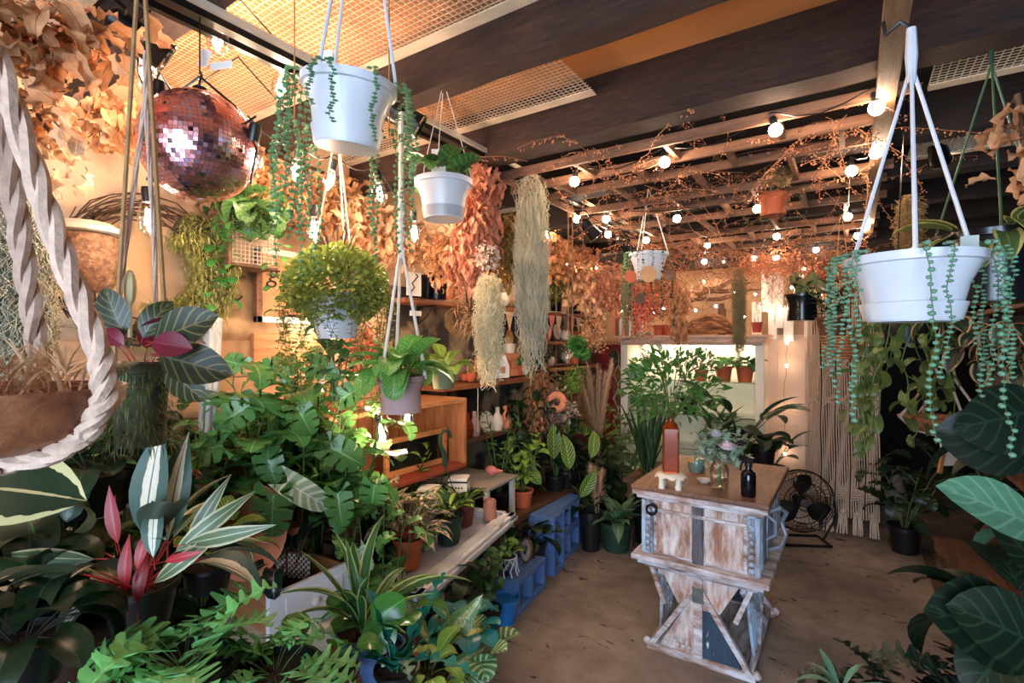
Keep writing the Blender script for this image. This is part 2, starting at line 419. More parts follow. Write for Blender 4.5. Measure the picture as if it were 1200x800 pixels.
# ---------------------------------------------------------------- room shell
XL, XR, YB, YF, ZC = -2.4, 1.75, 5.25, -1.6, 2.68
b = MB(); b.box(((XL + XR) / 2, (YF + 8) / 2, -.05), (XR - XL + .4, 8 - YF, .1))
def floor_mat():
    m, nt, bs = _nt('concrete_floor'); N = nt.nodes.new; L = nt.links.new
    tc = N('ShaderNodeTexCoord')
    def noise(sc, det=6, st=(1, 1, 1), dist=0):
        mp = N('ShaderNodeMapping'); mp.inputs['Scale'].default_value = st; L(tc.outputs['Object'], mp.inputs[0])
        n = N('ShaderNodeTexNoise'); n.inputs['Scale'].default_value = sc; n.inputs['Detail'].default_value = det; n.inputs['Distortion'].default_value = dist; L(mp.outputs[0], n.inputs['Vector']); return n.outputs[0]
    def ramp(s, a, ca, b_, cb):
        r = N('ShaderNodeValToRGB'); r.color_ramp.elements[0].position = a; r.color_ramp.elements[0].color = c4(ca); r.color_ramp.elements[1].position = b_; r.color_ramp.elements[1].color = c4(cb); L(s, r.inputs[0]); return r.outputs[0]
    base = ramp(noise(1.4, 8), .33, S(104, 90, 80), .66, S(164, 146, 132))
    def mul(a, c):
        x = N('ShaderNodeMix'); x.data_type = 'RGBA'; x.blend_type = 'MULTIPLY'; x.inputs[0].default_value = 1; L(a, x.inputs[6]); L(c, x.inputs[7]); return x.outputs[2]
    base = mul(base, ramp(noise(9, 10), .3, (.72, .7, .68), .6, (1, 1, 1)))
    st = mul(ramp(noise(7, 3, (1, 2.2, 1), 1.5), .66, (1, 1, 1), .70, (.16, .11, .08)), (1 and ramp(noise(20, 2), .2, (1, 1, 1), .9, (1, 1, 1))))
    base = mul(base, st)
    base = mul(base, ramp(noise(24, 2, (1.6, 1, 1), .6), .71, (1, 1, 1), .74, (.2, .15, .12)))
    L(base, bs.inputs['Base Color']); bs.inputs['Roughness'].default_value = .62
    bp = N('ShaderNodeBump'); bp.inputs['Strength'].default_value = .25; bp.inputs['Distance'].default_value = .01; L(noise(30, 6), bp.inputs['Height']); L(bp.outputs[0], bs.inputs['Normal'])
    return m
m_floor = floor_mat()
struct(b, 'floor', m_floor)
b = MB(); b.box((XL - .05, (YF + YB) / 2, ZC / 2), (.1, YB - YF, ZC)); struct(b, 'wall_left', m_wall)
b = MB(); b.box((XR + .05, (YF + 8) / 2, ZC / 2), (.1, 8 - YF, ZC)); struct(b, 'wall_right', m_dark)
b = MB(); b.box(((XL - .33) / 2, YB + .05, ZC / 2), (-XL - .33, .1, ZC)); b.box((.285, YB + .05, 2.42), (1.23, .1, .52)); struct(b, 'wall_back', m_wallb)
b = MB(); b.box(((XL + XR) / 2, 8.05, ZC / 2), (XR - XL + .4, .1, ZC)); struct(b, 'wall_far', m_dark)
b = MB(); b.box((-.38, 6.7, ZC / 2), (.1, 2.6, ZC)); struct(b, 'wall_passage', m_dark)
b = MB(); b.box((1.35, YB + .05, ZC / 2), (.9, .1, ZC)); struct(b, 'wall_back_right', m_dark)
# entrance behind the camera: wall with a wide opening
b = MB(); b.box((-1.7, YF - .05, ZC / 2), (1.4, .1, ZC)); b.box((1.65, YF - .05, ZC / 2), (.3, .1, ZC)); b.box((.25, YF - .05, 2.5), (2.6, .1, .36)); struct(b, 'wall_front', m_wallb)
b = MB(); b.box(((XL + XR) / 2, (YF + 1.98) / 2, ZC + .02), (XR - XL + .4, 1.98 - YF, .04)); struct(b, 'ceiling', m_ply)
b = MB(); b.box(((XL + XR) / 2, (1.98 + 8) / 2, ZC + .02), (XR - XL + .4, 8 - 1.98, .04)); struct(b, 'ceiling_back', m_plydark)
# mural patch on the left wall between the shelves
b = MB(); b.box((XL + .004, 3.55, 1.1), (.012, 2.7, 1.7)); struct(b, 'trim_1', m_mural)
# beams
def beam(y0, y1, z0):
    b = MB(); n = 24
    for i in range(n):
        x0 = XL + (XR - XL) * i / n; x1 = XL + (XR - XL) * (i + 1) / n; j0 = U(-.006, .006)
        b.box(((x0 + x1) / 2, (y0 + y1) / 2 + j0 * .3, (z0 + ZC) / 2 + j0 * .5), (x1 - x0 + .0005, y1 - y0 + j0, ZC - z0))
    return b
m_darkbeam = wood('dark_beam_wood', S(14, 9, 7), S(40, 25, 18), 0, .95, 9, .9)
def beam_s(y0, y1, z0, name, mm=None):
    # one long, slightly uneven timber
    V = []; F = []; n = 30
    for i in range(n + 1):
        x = XL + (XR - XL) * i / n; e = U(-.005, .005); g = U(-.004, .004)
        V += [(x, y0 + g, z0 + e), (x, y1 + g, z0 + e * .6), (x, y1, ZC), (x, y0, ZC)]
    for i in range(n):
        for j in range(4): F.append((i * 4 + j, i * 4 + (j + 1) % 4, i * 4 + 4 + (j + 1) % 4, i * 4 + 4 + j))
    b = MB(); b.add(V, F); o = b.build(name, mm or m_beam); o['kind'] = 'structure'; o.name = 'trim_' + name
beam_s(1.355, 1.445, 2.50, '2'); beam_s(1.92, 2.045, 2.455, '3')
k = 4
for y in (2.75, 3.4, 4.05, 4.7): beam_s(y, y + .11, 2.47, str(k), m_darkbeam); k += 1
beam_s(.62, .72, 2.50, str(k)); k += 1
beam_s(-.2, -.1, 2.50, str(k)); k += 1
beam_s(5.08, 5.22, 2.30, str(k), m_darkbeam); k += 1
# long board under the beams
b = MB(); b.box((.09, 2.2, 2.432), (.055, 5.4, .045)); o = b.build('long_ceiling_board', m_beamY); tag(o, 'long brown board running front to back under the ceiling beams', 'board')
# wire mesh panels under the plywood
def mesh_panel(x0, x1, y0, y1, z, label, st=.021):
    t = thing('wire_mesh_panel', label, 'wire mesh', ((x0 + x1) / 2, (y0 + y1) / 2, z), 0)
    b = MB(); cx, cy = (x0 + x1) / 2, (y0 + y1) / 2; y = y0
    while y <= y1: b.box((0, y - cy, 0), (x1 - x0, .0034, .002)); y += st
    x = x0
    while x <= x1: b.box((x - cx, 0, -.002), (.0034, y1 - y0, .002)); x += st
    o = b.build('wires', m_wire, t); o['kind'] = 'stuff'
    b = MB(); b.box((0, y1 - cy - .022, -.006), (x1 - x0, .05, .004)); b.build('edge_strip', m_strip, t)
mesh_panel(-2.38, -.35, .73, 1.35, 2.655, 'wire mesh stapled to plywood nearest the camera, ahead of the first beam')
mesh_panel(-2.38, -.86, 1.45, 1.90, 2.60, 'wire mesh with white edge strip between the two big beams')
mesh_panel(.22, 1.7, 2.06, 2.34, 2.50, 'wire mesh at upper right behind the second beam')
mesh_panel(.22, 1.7, 2.90, 3.2, 2.50, 'wire mesh at right, farther back above the dark pot')
mesh_panel(-2.38, -.9, -.08, .6, 2.655, 'wire mesh overhead at the top left corner')
# trellis of laths behind the second beam
t = thing('ceiling_trellis', 'wooden lath trellis fixed flat below the rear ceiling', 'trellis', (-.7, 3.4, 2.44))
ys = [2.14, 2.36, 2.6, 3.0, 3.22, 3.62, 4.2, 4.5, 4.9]
lm = None
for i, y in enumerate(ys):
    b = MB(); b.box((0, 0, 0), (1.72, .018, .042)); o = b.build('lath', m_lath, t); o.location = (-.02 + U(-.02, .02), y - 3.4, U(-.006, .006)); o.rotation_euler = (0, 0, U(-.01, .01))
for i in range(len(ys) - 1):
    for j in range(4):
        x = -.8 + .42 * j + (.2 if i % 2 else 0)
        b = MB(); b.box((0, 0, 0), (.02, ys[i + 1] - ys[i], .036)); o = b.build('cross_lath', m_lath, t); o.location = (x, (ys[i] + ys[i + 1]) / 2 - 3.4, 0)
# black track
t = thing('light_track', 'black metal light track running along the left ceiling', 'light track', (-1.45, 2.2, 2.47))
b = MB(); b.box((0, 0, 0), (.035, 4.6, .02)); b.build('rail', m_black, t)
b = MB(); b.box((-.05, 0, .0), (.02, 4.6, .03)); b.build('conduit', m_black, t)
b = MB(); b.box((0.02, 0, .02), (.02, 4.6, .02)); b.build('silver_edge', m_strip, t)
def spot(px, py, d, aim, label, lit=False, e=0):
    p = P(px, py, d); t = thing('spotlight', label, 'spotlight', p)
    t.rotation_euler = aim
    b = MB(); b.lathe([(.012, .1), (.03, .085), (.036, .05), (.04, 0), (.044, -.05), (.046, -.052), (.042, -.045), (.036, -.02)], 20); b.build('housing', m_black, t, True)
    b = MB(); b.tube([(0, 0, .06), (.05, 0, .07), (.055, 0, .12), (.0, 0, .16)], .006, 6); b.build('bracket', m_black, t, True)
    b = MB(); b.lathe([(.0465, -.046), (.0485, -.05), (.0465, -.054), (.044, -.05)], 20, closed=True); b.build('chrome_ring', m_chrome, t, True)
    b = MB(); b.lathe([(0, -.03), (.036, -.032), (.038, -.028), (0, -.026)], 16); b.build('lens', emit('spot_lens_lit', (1, .8, .6), 30) if lit else m_chrome, t, True)
    return t
spot(172, 52, 1.35, (R(60), R(-20), 0), 'black spotlight at upper left among brown leaves')
spot(1160, 22, 1.75, (R(70), R(40), 0), 'black spotlight at top right corner', True)
spot(1100, 180, 2.4, (R(60), R(-25), 0), 'lit spotlight behind the white cords of the right planter', True)
spot(692, 270, 3.2, (R(40), R(-30), 0), 'small black spotlight on the rear of the ceiling track', True)
spot(733, 288, 3.8, (R(40), R(-30), 0), 'farthest black spotlight on the ceiling track', True)
spot(478, 140, 1.8, (R(40), R(-50), 0), 'black spotlight above the second white hanging pot')
# ---------------------------------------------------------------- string lights
def edison():
    b = MB(); b.lathe([(.011, -.03), (.017, -.045), (.028, -.075), (.031, -.1), (.026, -.125), (.012, -.14), (0, -.143)], 14); g = b.mesh('bulb_glass', m_glass, True)
    b = MB(); b.lathe([(0, 0), (.014, 0), (.016, -.012), (.015, -.045), (.0, -.046)], 12); s = b.mesh('socket', m_blackp, True)
    b = MB()
    for i in range(4):
        a = i * PI / 2; b.tube([(.006 * math.cos(a), .006 * math.sin(a), -.065), (.012 * math.cos(a), .012 * math.sin(a), -.11)], .0022, 5)
    b.ball((0, 0, -.088), .008, 8, 6, sc=(1, 1, 2.2)); f = b.mesh('filament', m_fil, True)
    return g, s, f
ED = edison()
def globe():
    b = MB(); b.ball((0, 0, -.052), .024, 14, 10); g = b.mesh('bulb_glass', m_frost, True)
    b = MB(); b.lathe([(0, 0), (.012, 0), (.014, -.01), (.013, -.032), (0, -.033)], 10); s = b.mesh('socket', m_blackp, True)
    return g, s
GL = globe()
def tiny():
    b = MB(); b.ball((0, 0, -.012), .011, 8, 6); g = b.mesh('bulb_glass', emit('fairy_bulb', (1, .74, .52), 45), True)
    return (g,)
TN = tiny()
def string_light(label, pts, kind, group=None, cordz=.02, sag=.05, jit=.25, cordr=.003, name='string_light'):
    t = thing(name, label, 'string lights', pts[0], 0, group); o0 = Vector(pts[0])
    path = []
    for i, p in enumerate(pts):
        p = Vector(p) - o0
        if i:
            q = Vector(pts[i - 1]) - o0
            for f in (.25, .5, .75): path.append(q.lerp(p, f) + Vector((U(-.01, .01), U(-.01, .01), cordz - sag * math.sin(PI * f))))
        path.append(p + Vector((0, 0, cordz)))
    b = MB(); b.tube(path, cordr, 5); b.build('cord', m_blackp, t, True)
    for p in pts:
        e = inst('bulb', kind[1] if len(kind) > 1 else kind[0], t, loc=Vector(p) - o0, rot=(U(-jit, jit), U(-jit, jit), U(0, 6)))
        if len(kind) > 1:
            inst('bulb_glass', kind[0], e)
            if len(kind) > 2: inst('filament', kind[2], e)
    return t
def gz(px, py, off=.055):
    z = 2.38
    p = onZ(px, py, z)
    if p.y > 5.0: p = onY(px, py, 5.0)
    return p + Vector((0, 0, off))
string_light('string of round globe bulbs running under the big beam toward the board', [gz(*q) for q in ((675, 213), (778, 193), (905, 155), (1025, 127))], GL)
string_light('string of round globe bulbs along the brown ceiling board', [gz(*q) for q in ((1032, 180), (997, 202), (995, 255), (957, 293), (908, 303))], GL)
string_light('string of round globe bulbs zigzagging under the middle of the trellis', [gz(*q) for q in ((712, 257), (713, 275), (795, 257), (828, 288), (825, 307), (885, 303), (908, 278))], GL)
string_light('short string of two globe bulbs beside the right planter cord', [gz(*q) for q in ((1015, 266), (1007, 277))], GL)
string_light('three globe bulbs strung behind the far hanging white pot', [gz(*q) for q in ((757, 282), (678, 258), (887, 245))], GL)
def ed(px, py, d): return P(px, py, d) + Vector((0, 0, .09))
string_light('clear teardrop bulbs strung across the top left in front of the mirror ball', [ed(*q) for q in ((162, 92, 1.4), (187, 135, 1.32), (300, 185, 1.35))], ED, sag=.1)
string_light('clear teardrop bulbs hanging from the black track at upper left', [ed(*q) for q in ((258, 40, 1.45), (332, 103, 1.7))], ED, sag=-.05)
string_light('single clear teardrop bulb on a cord left of the mirror ball', [ed(172, 255, 1.4), ], ED) if False else None
string_light('clear teardrop bulbs strung between dried leaves on the left wall', [ed(*q) for q in ((290, 170, 1.9), (350, 200, 2.1), (392, 212, 2.15), (442, 228, 2.0), (484, 272, 2.2))], ED, sag=.04)
string_light('clear teardrop bulbs low by the round bushy hanging plant', [ed(*q) for q in ((368, 268, 1.95), (172, 255, 1.5))], ED, sag=-.45)
string_light('clear bulbs hanging below the mauve pot beside the crate shelf', [ed(*q) for q in ((478, 490, 2.35), (443, 508, 2.3))], ED, sag=.03)
string_light('clear bulbs tucked in the dried leaves above the back wall shelf', [onX(px, py, -2.15) + Vector((0, 0, .09)) for px, py in ((600, 302), (638, 275), (663, 310), (698, 315), (702, 322), (577, 287))], ED, sag=.02)
string_light('single bulb glowing against the lettered sign', [onX(385, 372, -2.2)], ED)
string_light('small round fairy bulbs strung over the back wall driftwood', [onY(px, py, 5.08) for px, py in ((775, 300), (808, 340), (825, 328), (848, 305), (861, 340), (885, 343), (900, 362), (917, 362), (928, 335), (938, 345), (943, 313), (962, 343))], TN, cordr=.0015)
string_light('small round fairy bulbs strung over the terracotta pots on the back shelf', [onY(px, py, 4.86) for px, py in ((728, 363), (735, 356), (767, 365), (778, 360), (783, 354), (815, 362), (839, 357), (868, 365), (872, 370))], TN, cordr=.0015)
string_light('small fairy bulbs hanging straight down the white door', [onY(px, py, 5.1) for px, py in ((922, 400), (922, 427), (919, 478), (920, 530))], TN, cordr=.0015, sag=0)
string_light('tiny fairy bulbs down the left edge of the lit display', [onY(735, py, 4.95) for py in (432, 452, 468, 490, 510)], TN, cordr=.0015, sag=0)
# ---------------------------------------------------------------- carved console table
def console():
    X0, X1, Y0, Y1 = -.965, -.315, 2.56, 3.41; cx, cy = (X0 + X1) / 2, (Y0 + Y1) / 2; HX, HY = (X1 - X0) / 2, (Y1 - Y0) / 2
    t = thing('console_table', 'carved whitewashed wooden counter on splayed legs in the aisle', 'table', (cx, cy, 0))
    top = wood('console_top', S(92, 58, 40), S(150, 104, 76), 1, .5, 5, .3)
    ww = wood('daylit_whitewash_panel', S(150, 98, 74), S(208, 164, 138), 2, .7, 5, .5, S(224, 216, 214), (.42, .64))  # worn whitewash; cool daylight highlights are put into its bluish-white colour
    wx = wood('whitewash_rail', S(124, 84, 68), S(190, 152, 134), 0, .7, 5, .6, S(216, 214, 220), (.40, .60))
    wy = wood('daylit_whitewash_rail_y', S(124, 84, 68), S(190, 152, 134), 1, .7, 5, .6, S(210, 214, 224), (.40, .60))
    bl = wood('daylit_blue_wash_post', S(120, 90, 80), S(170, 146, 136), 2, .7, 6, .6, S(172, 194, 214), (.40, .56))  # post wash lightened too, carrying the same cool daylight
    dk = wood('dark_blue_panel', S(36, 52, 70), S(54, 76, 96), 2, .6, 5, .3, S(206, 208, 210), (.6, .63))
    gr = wood('grey_fluted', S(70, 66, 72), S(140, 132, 138), 2, .7, 6, .6)
    M = lambda name, b, m, bv=.003, lab=None: (lambda o: (o.__setitem__('label', lab) if lab else None, o)[1])(b.build(name, m, t, bevel=bv))
    b = MB(); b.box((0, 0, .848), (HX * 2, HY * 2, .026)); M('tabletop', b, top, .006)
    b = MB()
    b.box((0, 0, .822), (HX * 2 - .01, HY * 2 - .01, .024)); b.box((0, 0, .80), (HX * 2 - .045, HY * 2 - .045, .022)); M('top_moulding', b, wx, .005)
    bx, by = HX - .05, HY - .05     # cabinet half sizes
    z0, z1 = .50, .79
    b = MB(); b.box((0, 0, (z0 + z1) / 2), (bx * 2 - .03, by * 2 - .03, z1 - z0)); M('cabinet_body', b, wx)
    # corner posts with bobbin turning
    for sx in (-1, 1):
        for sy in (-1, 1):
            b = MB(); b.box((sx * (bx - .025), sy * (by - .025), (z0 + z1) / 2), (.05, .05, z1 - z0))
            b.tube([(sx * (bx - .005), sy * (by + .0), z0 + .01), (sx * (bx - .005), sy * by, z1 - .01)], .014, 8)
            n = 8
            for i in range(n): b.ball((sx * (bx - .03), sy * (by + .004), z0 + .03 + (z1 - z0 - .06) * i / (n - 1)), .017, 8, 6, sc=(1, 1, .9))
            M('corner_post', b, bl, 0)
    # front: rails, two panels, fluted centre strip
    yf = -by
    for sx in (-1, 1):
        b = MB(); b.box((sx * .118, yf + .012, .622), (.178, .012, .22)); M('front_panel', b, ww)
        b = MB(); b.prism([(sx * .118 - .06, .56), (sx * .118 + .06, .56), (sx * .118 + .08, .62), (sx * .118, .70), (sx * .118 - .08, .62)], yf + .0035, yf + .008); M('carved_field', b, ww)
        b = MB(); b.box((sx * .118, yf + .012, .762), (.178, .014, .05)); M('frieze_panel', b, ww)
    b = MB(); b.box((0, yf + .006, .645), (.05, .02, .29))
    for i in range(5): b.box((-.02 + i * .01, yf - .006, .645), (.005, .006, .285))
    M('fluted_strip', b, gr, .001)
    b = MB(); b.box((0, yf - .002, .734), (bx * 2 - .1, .014, .018)); M('towel_rail', b, wx, .004)
    b = MB(); b.lathe([(.03, -.012), (.03, .012), (.02, .012), (.02, -.012)], 16, (-bx + .05, yf - .012, .735), rot=(R(90), 0, 0), closed=True)
    M('iron_ring', b, m_black, 0)
    # right side: fluted posts and iron handle
    for i, y in enumerate((-by + .1, -by + .18, -.1, .05, .2)):
        b = MB(); b.box((bx - .004, y, .645), (.02, .035, .28)); M('side_batten', b, bl if i % 2 == 0 else gr, .003)
    b = MB(); pts = [(bx + .01, -.12, .74), (bx + .06, -.12, .77), (bx + .085, -.08, .74), (bx + .06, -.05, .68), (bx + .08, -.06, .62), (bx + .06, -.1, .57), (bx + .01, -.12, .55)]
    b.tube(pts, .011, 8); b.tube([(bx + .01, -.2, .75), (bx + .05, -.2, .72), (bx + .05, -.2, .66), (bx + .01, -.2, .63)], .009, 8)
    M('scroll_handle', b, mat('grey_worn_iron', S(150, 156, 168), .5, .3, scale=20), 0)
    # lower moulding
    b = MB(); b.box((0, 0, .487), (bx * 2 + .1, by * 2 + .1, .028)); b.box((0, 0, .462), (bx * 2 + .05, by * 2 + .05, .026)); b.box((0, 0, .440), (bx * 2 - .01, by * 2 - .01, .026)); M('lower_moulding', b, wx, .005)
    # trestle frames front and rear
    for sy in (-1, 1):
        y = sy * (by - .03)
        b = MB(); b.prism([(-.19, .43), (.19, .43), (.10, .27), (-.10, .27)], y - .012, y + .012); M('upper_apron', b, ww)
        b = MB(); b.prism([(-.012, .36), (-.012, .03), (-.2, .03)], y - .008, y + .008); M('carved_gable', b, ww)
        b = MB(); b.prism([(.012, .36), (.012, .03), (.2, .03)], y - .008, y + .008); M('dark_gable', b, dk, .001)
        b = MB(); b.box((0, y - sy * -.0 - .012, .22), (.042, .03, .42)); M('centre_post', b, wx)
        b = MB(); b.box((0, y + sy * .024, .345), (.055, .012, .075)); M('boss_plate', b, mat('dull_tile', S(120, 124, 120), .35, .4, scale=30))
        for sx in (-1, 1):
            b = MB(); b.bar((sx * .235, y + sy * .012, .03), (sx * .012, y + sy * .012, .37), .03, .026); M('raking_strut', b, wx)
            b = MB(); b.bar((sx * .24, y, .43), (sx * .17, y, .25), .028, .024); M('side_strut', b, wx)
        b = MB(); b.box((0, y, .018), (.52, .05, .036)); b.ball((-.262, y, .03), .022, 10, 6); b.ball((.262, y, .03), .022, 10, 6); M('foot_rail', b, wx, .004)
        b = MB()
        for r_ in range(2):
            for i in range(5 - r_):
                b.box((-.165 + i * .03 + r_ * .02, y + sy * .012, .06 + r_ * .034), (.014, .008, .024), (0, R(15), 0))
        M('carved_teeth', b, wx, .002)
    for sx in (-1, 1):
        b = MB(); b.bar((sx * .235, -by + .03, .03), (sx * .225, by - .03, .03), .03, .03); M('side_rail', b, wy)
        b = MB(); b.bar((sx * .2, -by + .05, .40), (sx * .235, .12, .06), .03, .026); M('side_brace', b, wy)
        b = MB(); b.bar((sx * .2, by - .05, .40), (sx * .235, -.12, .06), .03, .026); M('side_brace', b, wy)
        for i in range(6):
            b = MB(); b.tube([(sx * (.205), -by + .09 + i * .055, .42), (sx * .23, -by + .16 + i * .06, .05)], .010, 8); M('sloped_rod', b, bl, 0)
    b = MB(); b.box((0, 0, .02), (.42, by * 2 - .1, .02)); M('bottom_board', b, wy)
    return t
console()
ZT = .861
# things on the counter
def on(px, py, z): return onZ(px, py, z)
p = on(786, 571, ZT)
t = thing('ceramic_stool', 'small white scalloped ceramic stand under the amber bottle', 'stand', p, R(10))
b = MB(); n = 28; pr = []
V = []; F = []
for (rr, z) in ((0, .078), (.045, .078), (.062, .074), (.068, .062), (.060, .055), (0, .055)):
    for j in range(n):
        a = 2 * PI * j / n; q = rr * (1 + .07 * math.cos(a * 9) * (rr > .05)); V.append((q * math.cos(a) * 1.15, q * math.sin(a), z - (.012 * (1 + math.cos(a * 9)) / 2 if .06 < rr else 0)))
for i in range(5):
    for j in range(n): F.append((i * n + j, i * n + (j + 1) % n, (i + 1) * n + (j + 1) % n, (i + 1) * n + j))
b.add(V, F); b.build('scalloped_top', m_stone, t, True)
for sx in (-1, 1):
    for sy in (-1, 1):
        b = MB(); b.lathe([(.015, 0), (.017, .01), (.013, .03), (.016, .06)], 12, (sx * .04, sy * .032, 0)); b.build('leg', m_stone, t, True)
pb = p + Vector((0, 0, .0785))
t = thing('amber_bottle', 'tall square amber glass bottle on the white stand', 'bottle', pb, R(20))
b = MB(); b.box((0, 0, .115), (.078, .078, .23)); o = b.build('bottle_body', m_amber_b, t, bevel=.008)
b = MB(); b.lathe([(.036, .228), (.03, .245), (.017, .258), (.015, .30), (.019, .302), (.019, .314), (.012, .314), (.012, .24)], 16); b.build('bottle_neck', m_amber_b, t, True)
AMB = pb
p = on(843, 572, ZT)
t = thing('glass_jar', 'clear glass mason jar of stems on the carved counter', 'jar', p)
b = MB(); b.lathe([(0, 0.003), (.038, 0.002), (.043, .01), (.045, .05), (.044, .10), (.034, .125), (.034, .15), (.0365, .152), (.0355, .154), (.032, .15), (.032, .125), (.042, .10), (.043, .05), (.04, .012), (0, .008)], 24); b.build('glass', m_glass, t, True)
b = MB(); b.lathe([(0, .009), (.038, .009), (.040, .05), (.039, .06), (0, .06)], 20); b.build('water', glassm('water', (.9, .86, .75), .08), t, True)
JAR = p
p = on(877, 581, ZT)
t = thing('spray_bottle', 'black glass spray bottle with trigger on the carved counter', 'bottle', p, R(-35))
b = MB(); b.lathe([(0, 0), (.031, 0), (.034, .006), (.034, .10), (.03, .115), (.014, .128), (.013, .145), (0, .145)], 24); b.build('bottle_body', mat('black_glass', S(14, 14, 20), .08), t, True)
b = MB(); b.lathe([(0, .14), (.017, .14), (.017, .162), (0, .162)], 16); b.build('collar', m_blackp, t, True)
b = MB(); b.box((-.006, 0, .176), (.085, .024, .026)); b.box((-.052, 0, .172), (.012, .014, .014)); b.build('spray_head', m_blackp, t, bevel=.004)
b = MB(); b.tube([(-.022, 0, .165), (-.04, 0, .15), (-.046, 0, .125), (-.05, 0, .112)], .005, 6); b.build('trigger', m_blackp, t, True)
p = on(815, 553, ZT) + Vector((0.0, .02, 0))
t = thing('glass_bowl', 'low pale green jar with paper label behind the mason jar', 'jar', p, R(-30))
b = MB(); b.lathe([(0, 0), (.035, 0), (.045, .02), (.046, .06), (.04, .075), (0, .078)], 20); b.build('jar_body', mat('sea_glass', S(130, 160, 146), .2, trans=.4), t, True)
b = MB(); b.box((0, -.047, .07), (.06, .002, .024)); b.build('paper_label', mat('kraft_label', S(206, 160, 110), .7), t)
p = on(824, 566, ZT) + Vector((0, .02, 0))
t = thing('white_dish', 'small white round dish half hidden behind the mason jar', 'dish', p)
b = MB(); b.lathe([(0, 0), (.02, 0), (.036, .018), (.034, .018), (.018, .004), (0, .004)], 20); b.build('bowl', m_stone, t, True)
# ---------------------------------------------------------------- black fan
p = onZ(939, 634, 0)
t = thing('floor_fan', 'black wire-cage floor fan standing beside the counter', 'fan', p + Vector((0, 0, 0)), R(28))
zc = .325; rc = .245
b = MB()
for (rr, x) in ((rc, 0), (rc * .985, -.03), (rc * .985, .03), (.06, -.06), (.06, .06), (rc * .66, -.062), (rc * .66, .062)):
    b.tube([(x_ , 0, 0) for x_ in ()] or [(rr * math.sin(2 * PI * j / 36), -x * 1.1, zc + rr * math.cos(2 * PI * j / 36)) for j in range(37)], .004, 5)
for j in range(40):
    a = 2 * PI * j / 40
    for s in (-1, 1): b.tube([(r_ * math.sin(a + q), s * y, zc + r_ * math.cos(a + q)) for r_, y, q in ((.05, .065, 0), (.12, .072, .1), (.19, .056, .2), (rc, .006, .28))], .0016, 3, cap=False)
b.build('cage', m_black, t)
b = MB(); b.lathe([(0, -.07), (.045, -.06), (.05, 0), (.04, .04), (0, .045)], 20, (0, 0.01, zc), rot=(R(90), 0, 0)); b.build('motor', m_black, t, True)
b = MB(); b.lathe([(0, .066), (.035, .066), (.03, .072), (0, .074)], 20, (0, 0, zc), rot=(R(90), 0, 0)); b.build('badge', mat('pewter', S(120, 110, 100), .4, .6), t, True)
for k_ in range(3):
    V = []; F = []; n = 6
    for i in range(n + 1):
        r_ = .045 + .17 * i / n
        for j in range(3):
            a = k_ * 2 * PI / 3 + (j - 1) * (.32 + .25 * math.sin(PI * i / n)) ; V.append((r_ * math.sin(a), -.02 + (j - 1) * .022, zc + r_ * math.cos(a)))
    for i in range(n):
        for j in range(2): F.append((i * 3 + j, i * 3 + j + 1, i * 3 + 4 + j, i * 3 + 3 + j))
    b = MB(); b.add(V, F); o = b.build('blade', mat('dark_blade', S(52, 48, 46), .3, .6), t, True); s_ = o.modifiers.new('thick', 'SOLIDIFY'); s_.thickness = .003
b = MB()
for s in (-1, 1): b.tube([(s * (rc + .008), 0, zc), (s * (rc + .02), 0, .2), (s * .17, .0, .02), (s * .17, -.12, .012)], .009, 6); b.tube([(s * .17, .1, .012), (s * .17, -.12, .012)], .01, 6)
b.tube([(-.17, -.12, .012), (.17, -.12, .012)], .011, 6); b.tube([(-.17, .1, .012), (.17, .1, .012)], .011, 6); b.build('stand', m_black, t, True)
# ---------------------------------------------------------------- blue cinder blocks
def cinder(loc, rz, label, up=False):
    t = thing('cinder_block', label, 'cinder block', loc, rz, 'blue cinder blocks')
    L_, W_, H_ = .40, .20, .20
    b = MB(); th = .032
    for s in (-1, 1): b.box((0, s * (W_ / 2 - th / 2), H_ / 2), (L_, th, H_))
    for x in (-L_ / 2 + th / 2, 0, L_ / 2 - th / 2): b.box((x, 0, H_ / 2), (th, W_ - th * 2, H_))
    o = b.build('shell', m_cyan, t, bevel=.004)
    # recessed hollows seen on the side face
    o.rotation_euler = (R(90), 0, 0); o.location = (0, H_ / 2, W_ / 2)
    if up: o.rotation_euler = (R(90), R(90), 0); o.location = (0, H_ / 2, L_ / 2)
    b = MB()
    for x in (-.093, .093): b.box((x, .0, 0), (.145, .03, .125))
    o2 = b.build('web', m_cyan, t, bevel=.003); o2.location = (0, .02, W_ / 2)
    if up: o2.rotation_euler = (0, R(90), 0); o2.location = (0, .02, L_ / 2)
    return t
c0 = P(605, 724, 2.975); c0.z = 0
cinder((-1.74, 2.68, 0), R(96), 'blue cinder block lying in front, carrying the corded jar and clock')
cinder((-1.80, 3.14, 0), R(96), 'blue cinder block standing on end behind the lying one', True)
cinder((-1.86, 3.42, 0), R(96), 'blue cinder block lying at the back of the row', False)
cinder((-1.86, 3.42, .201), R(96), 'blue cinder block stacked on top of the rear one', False)
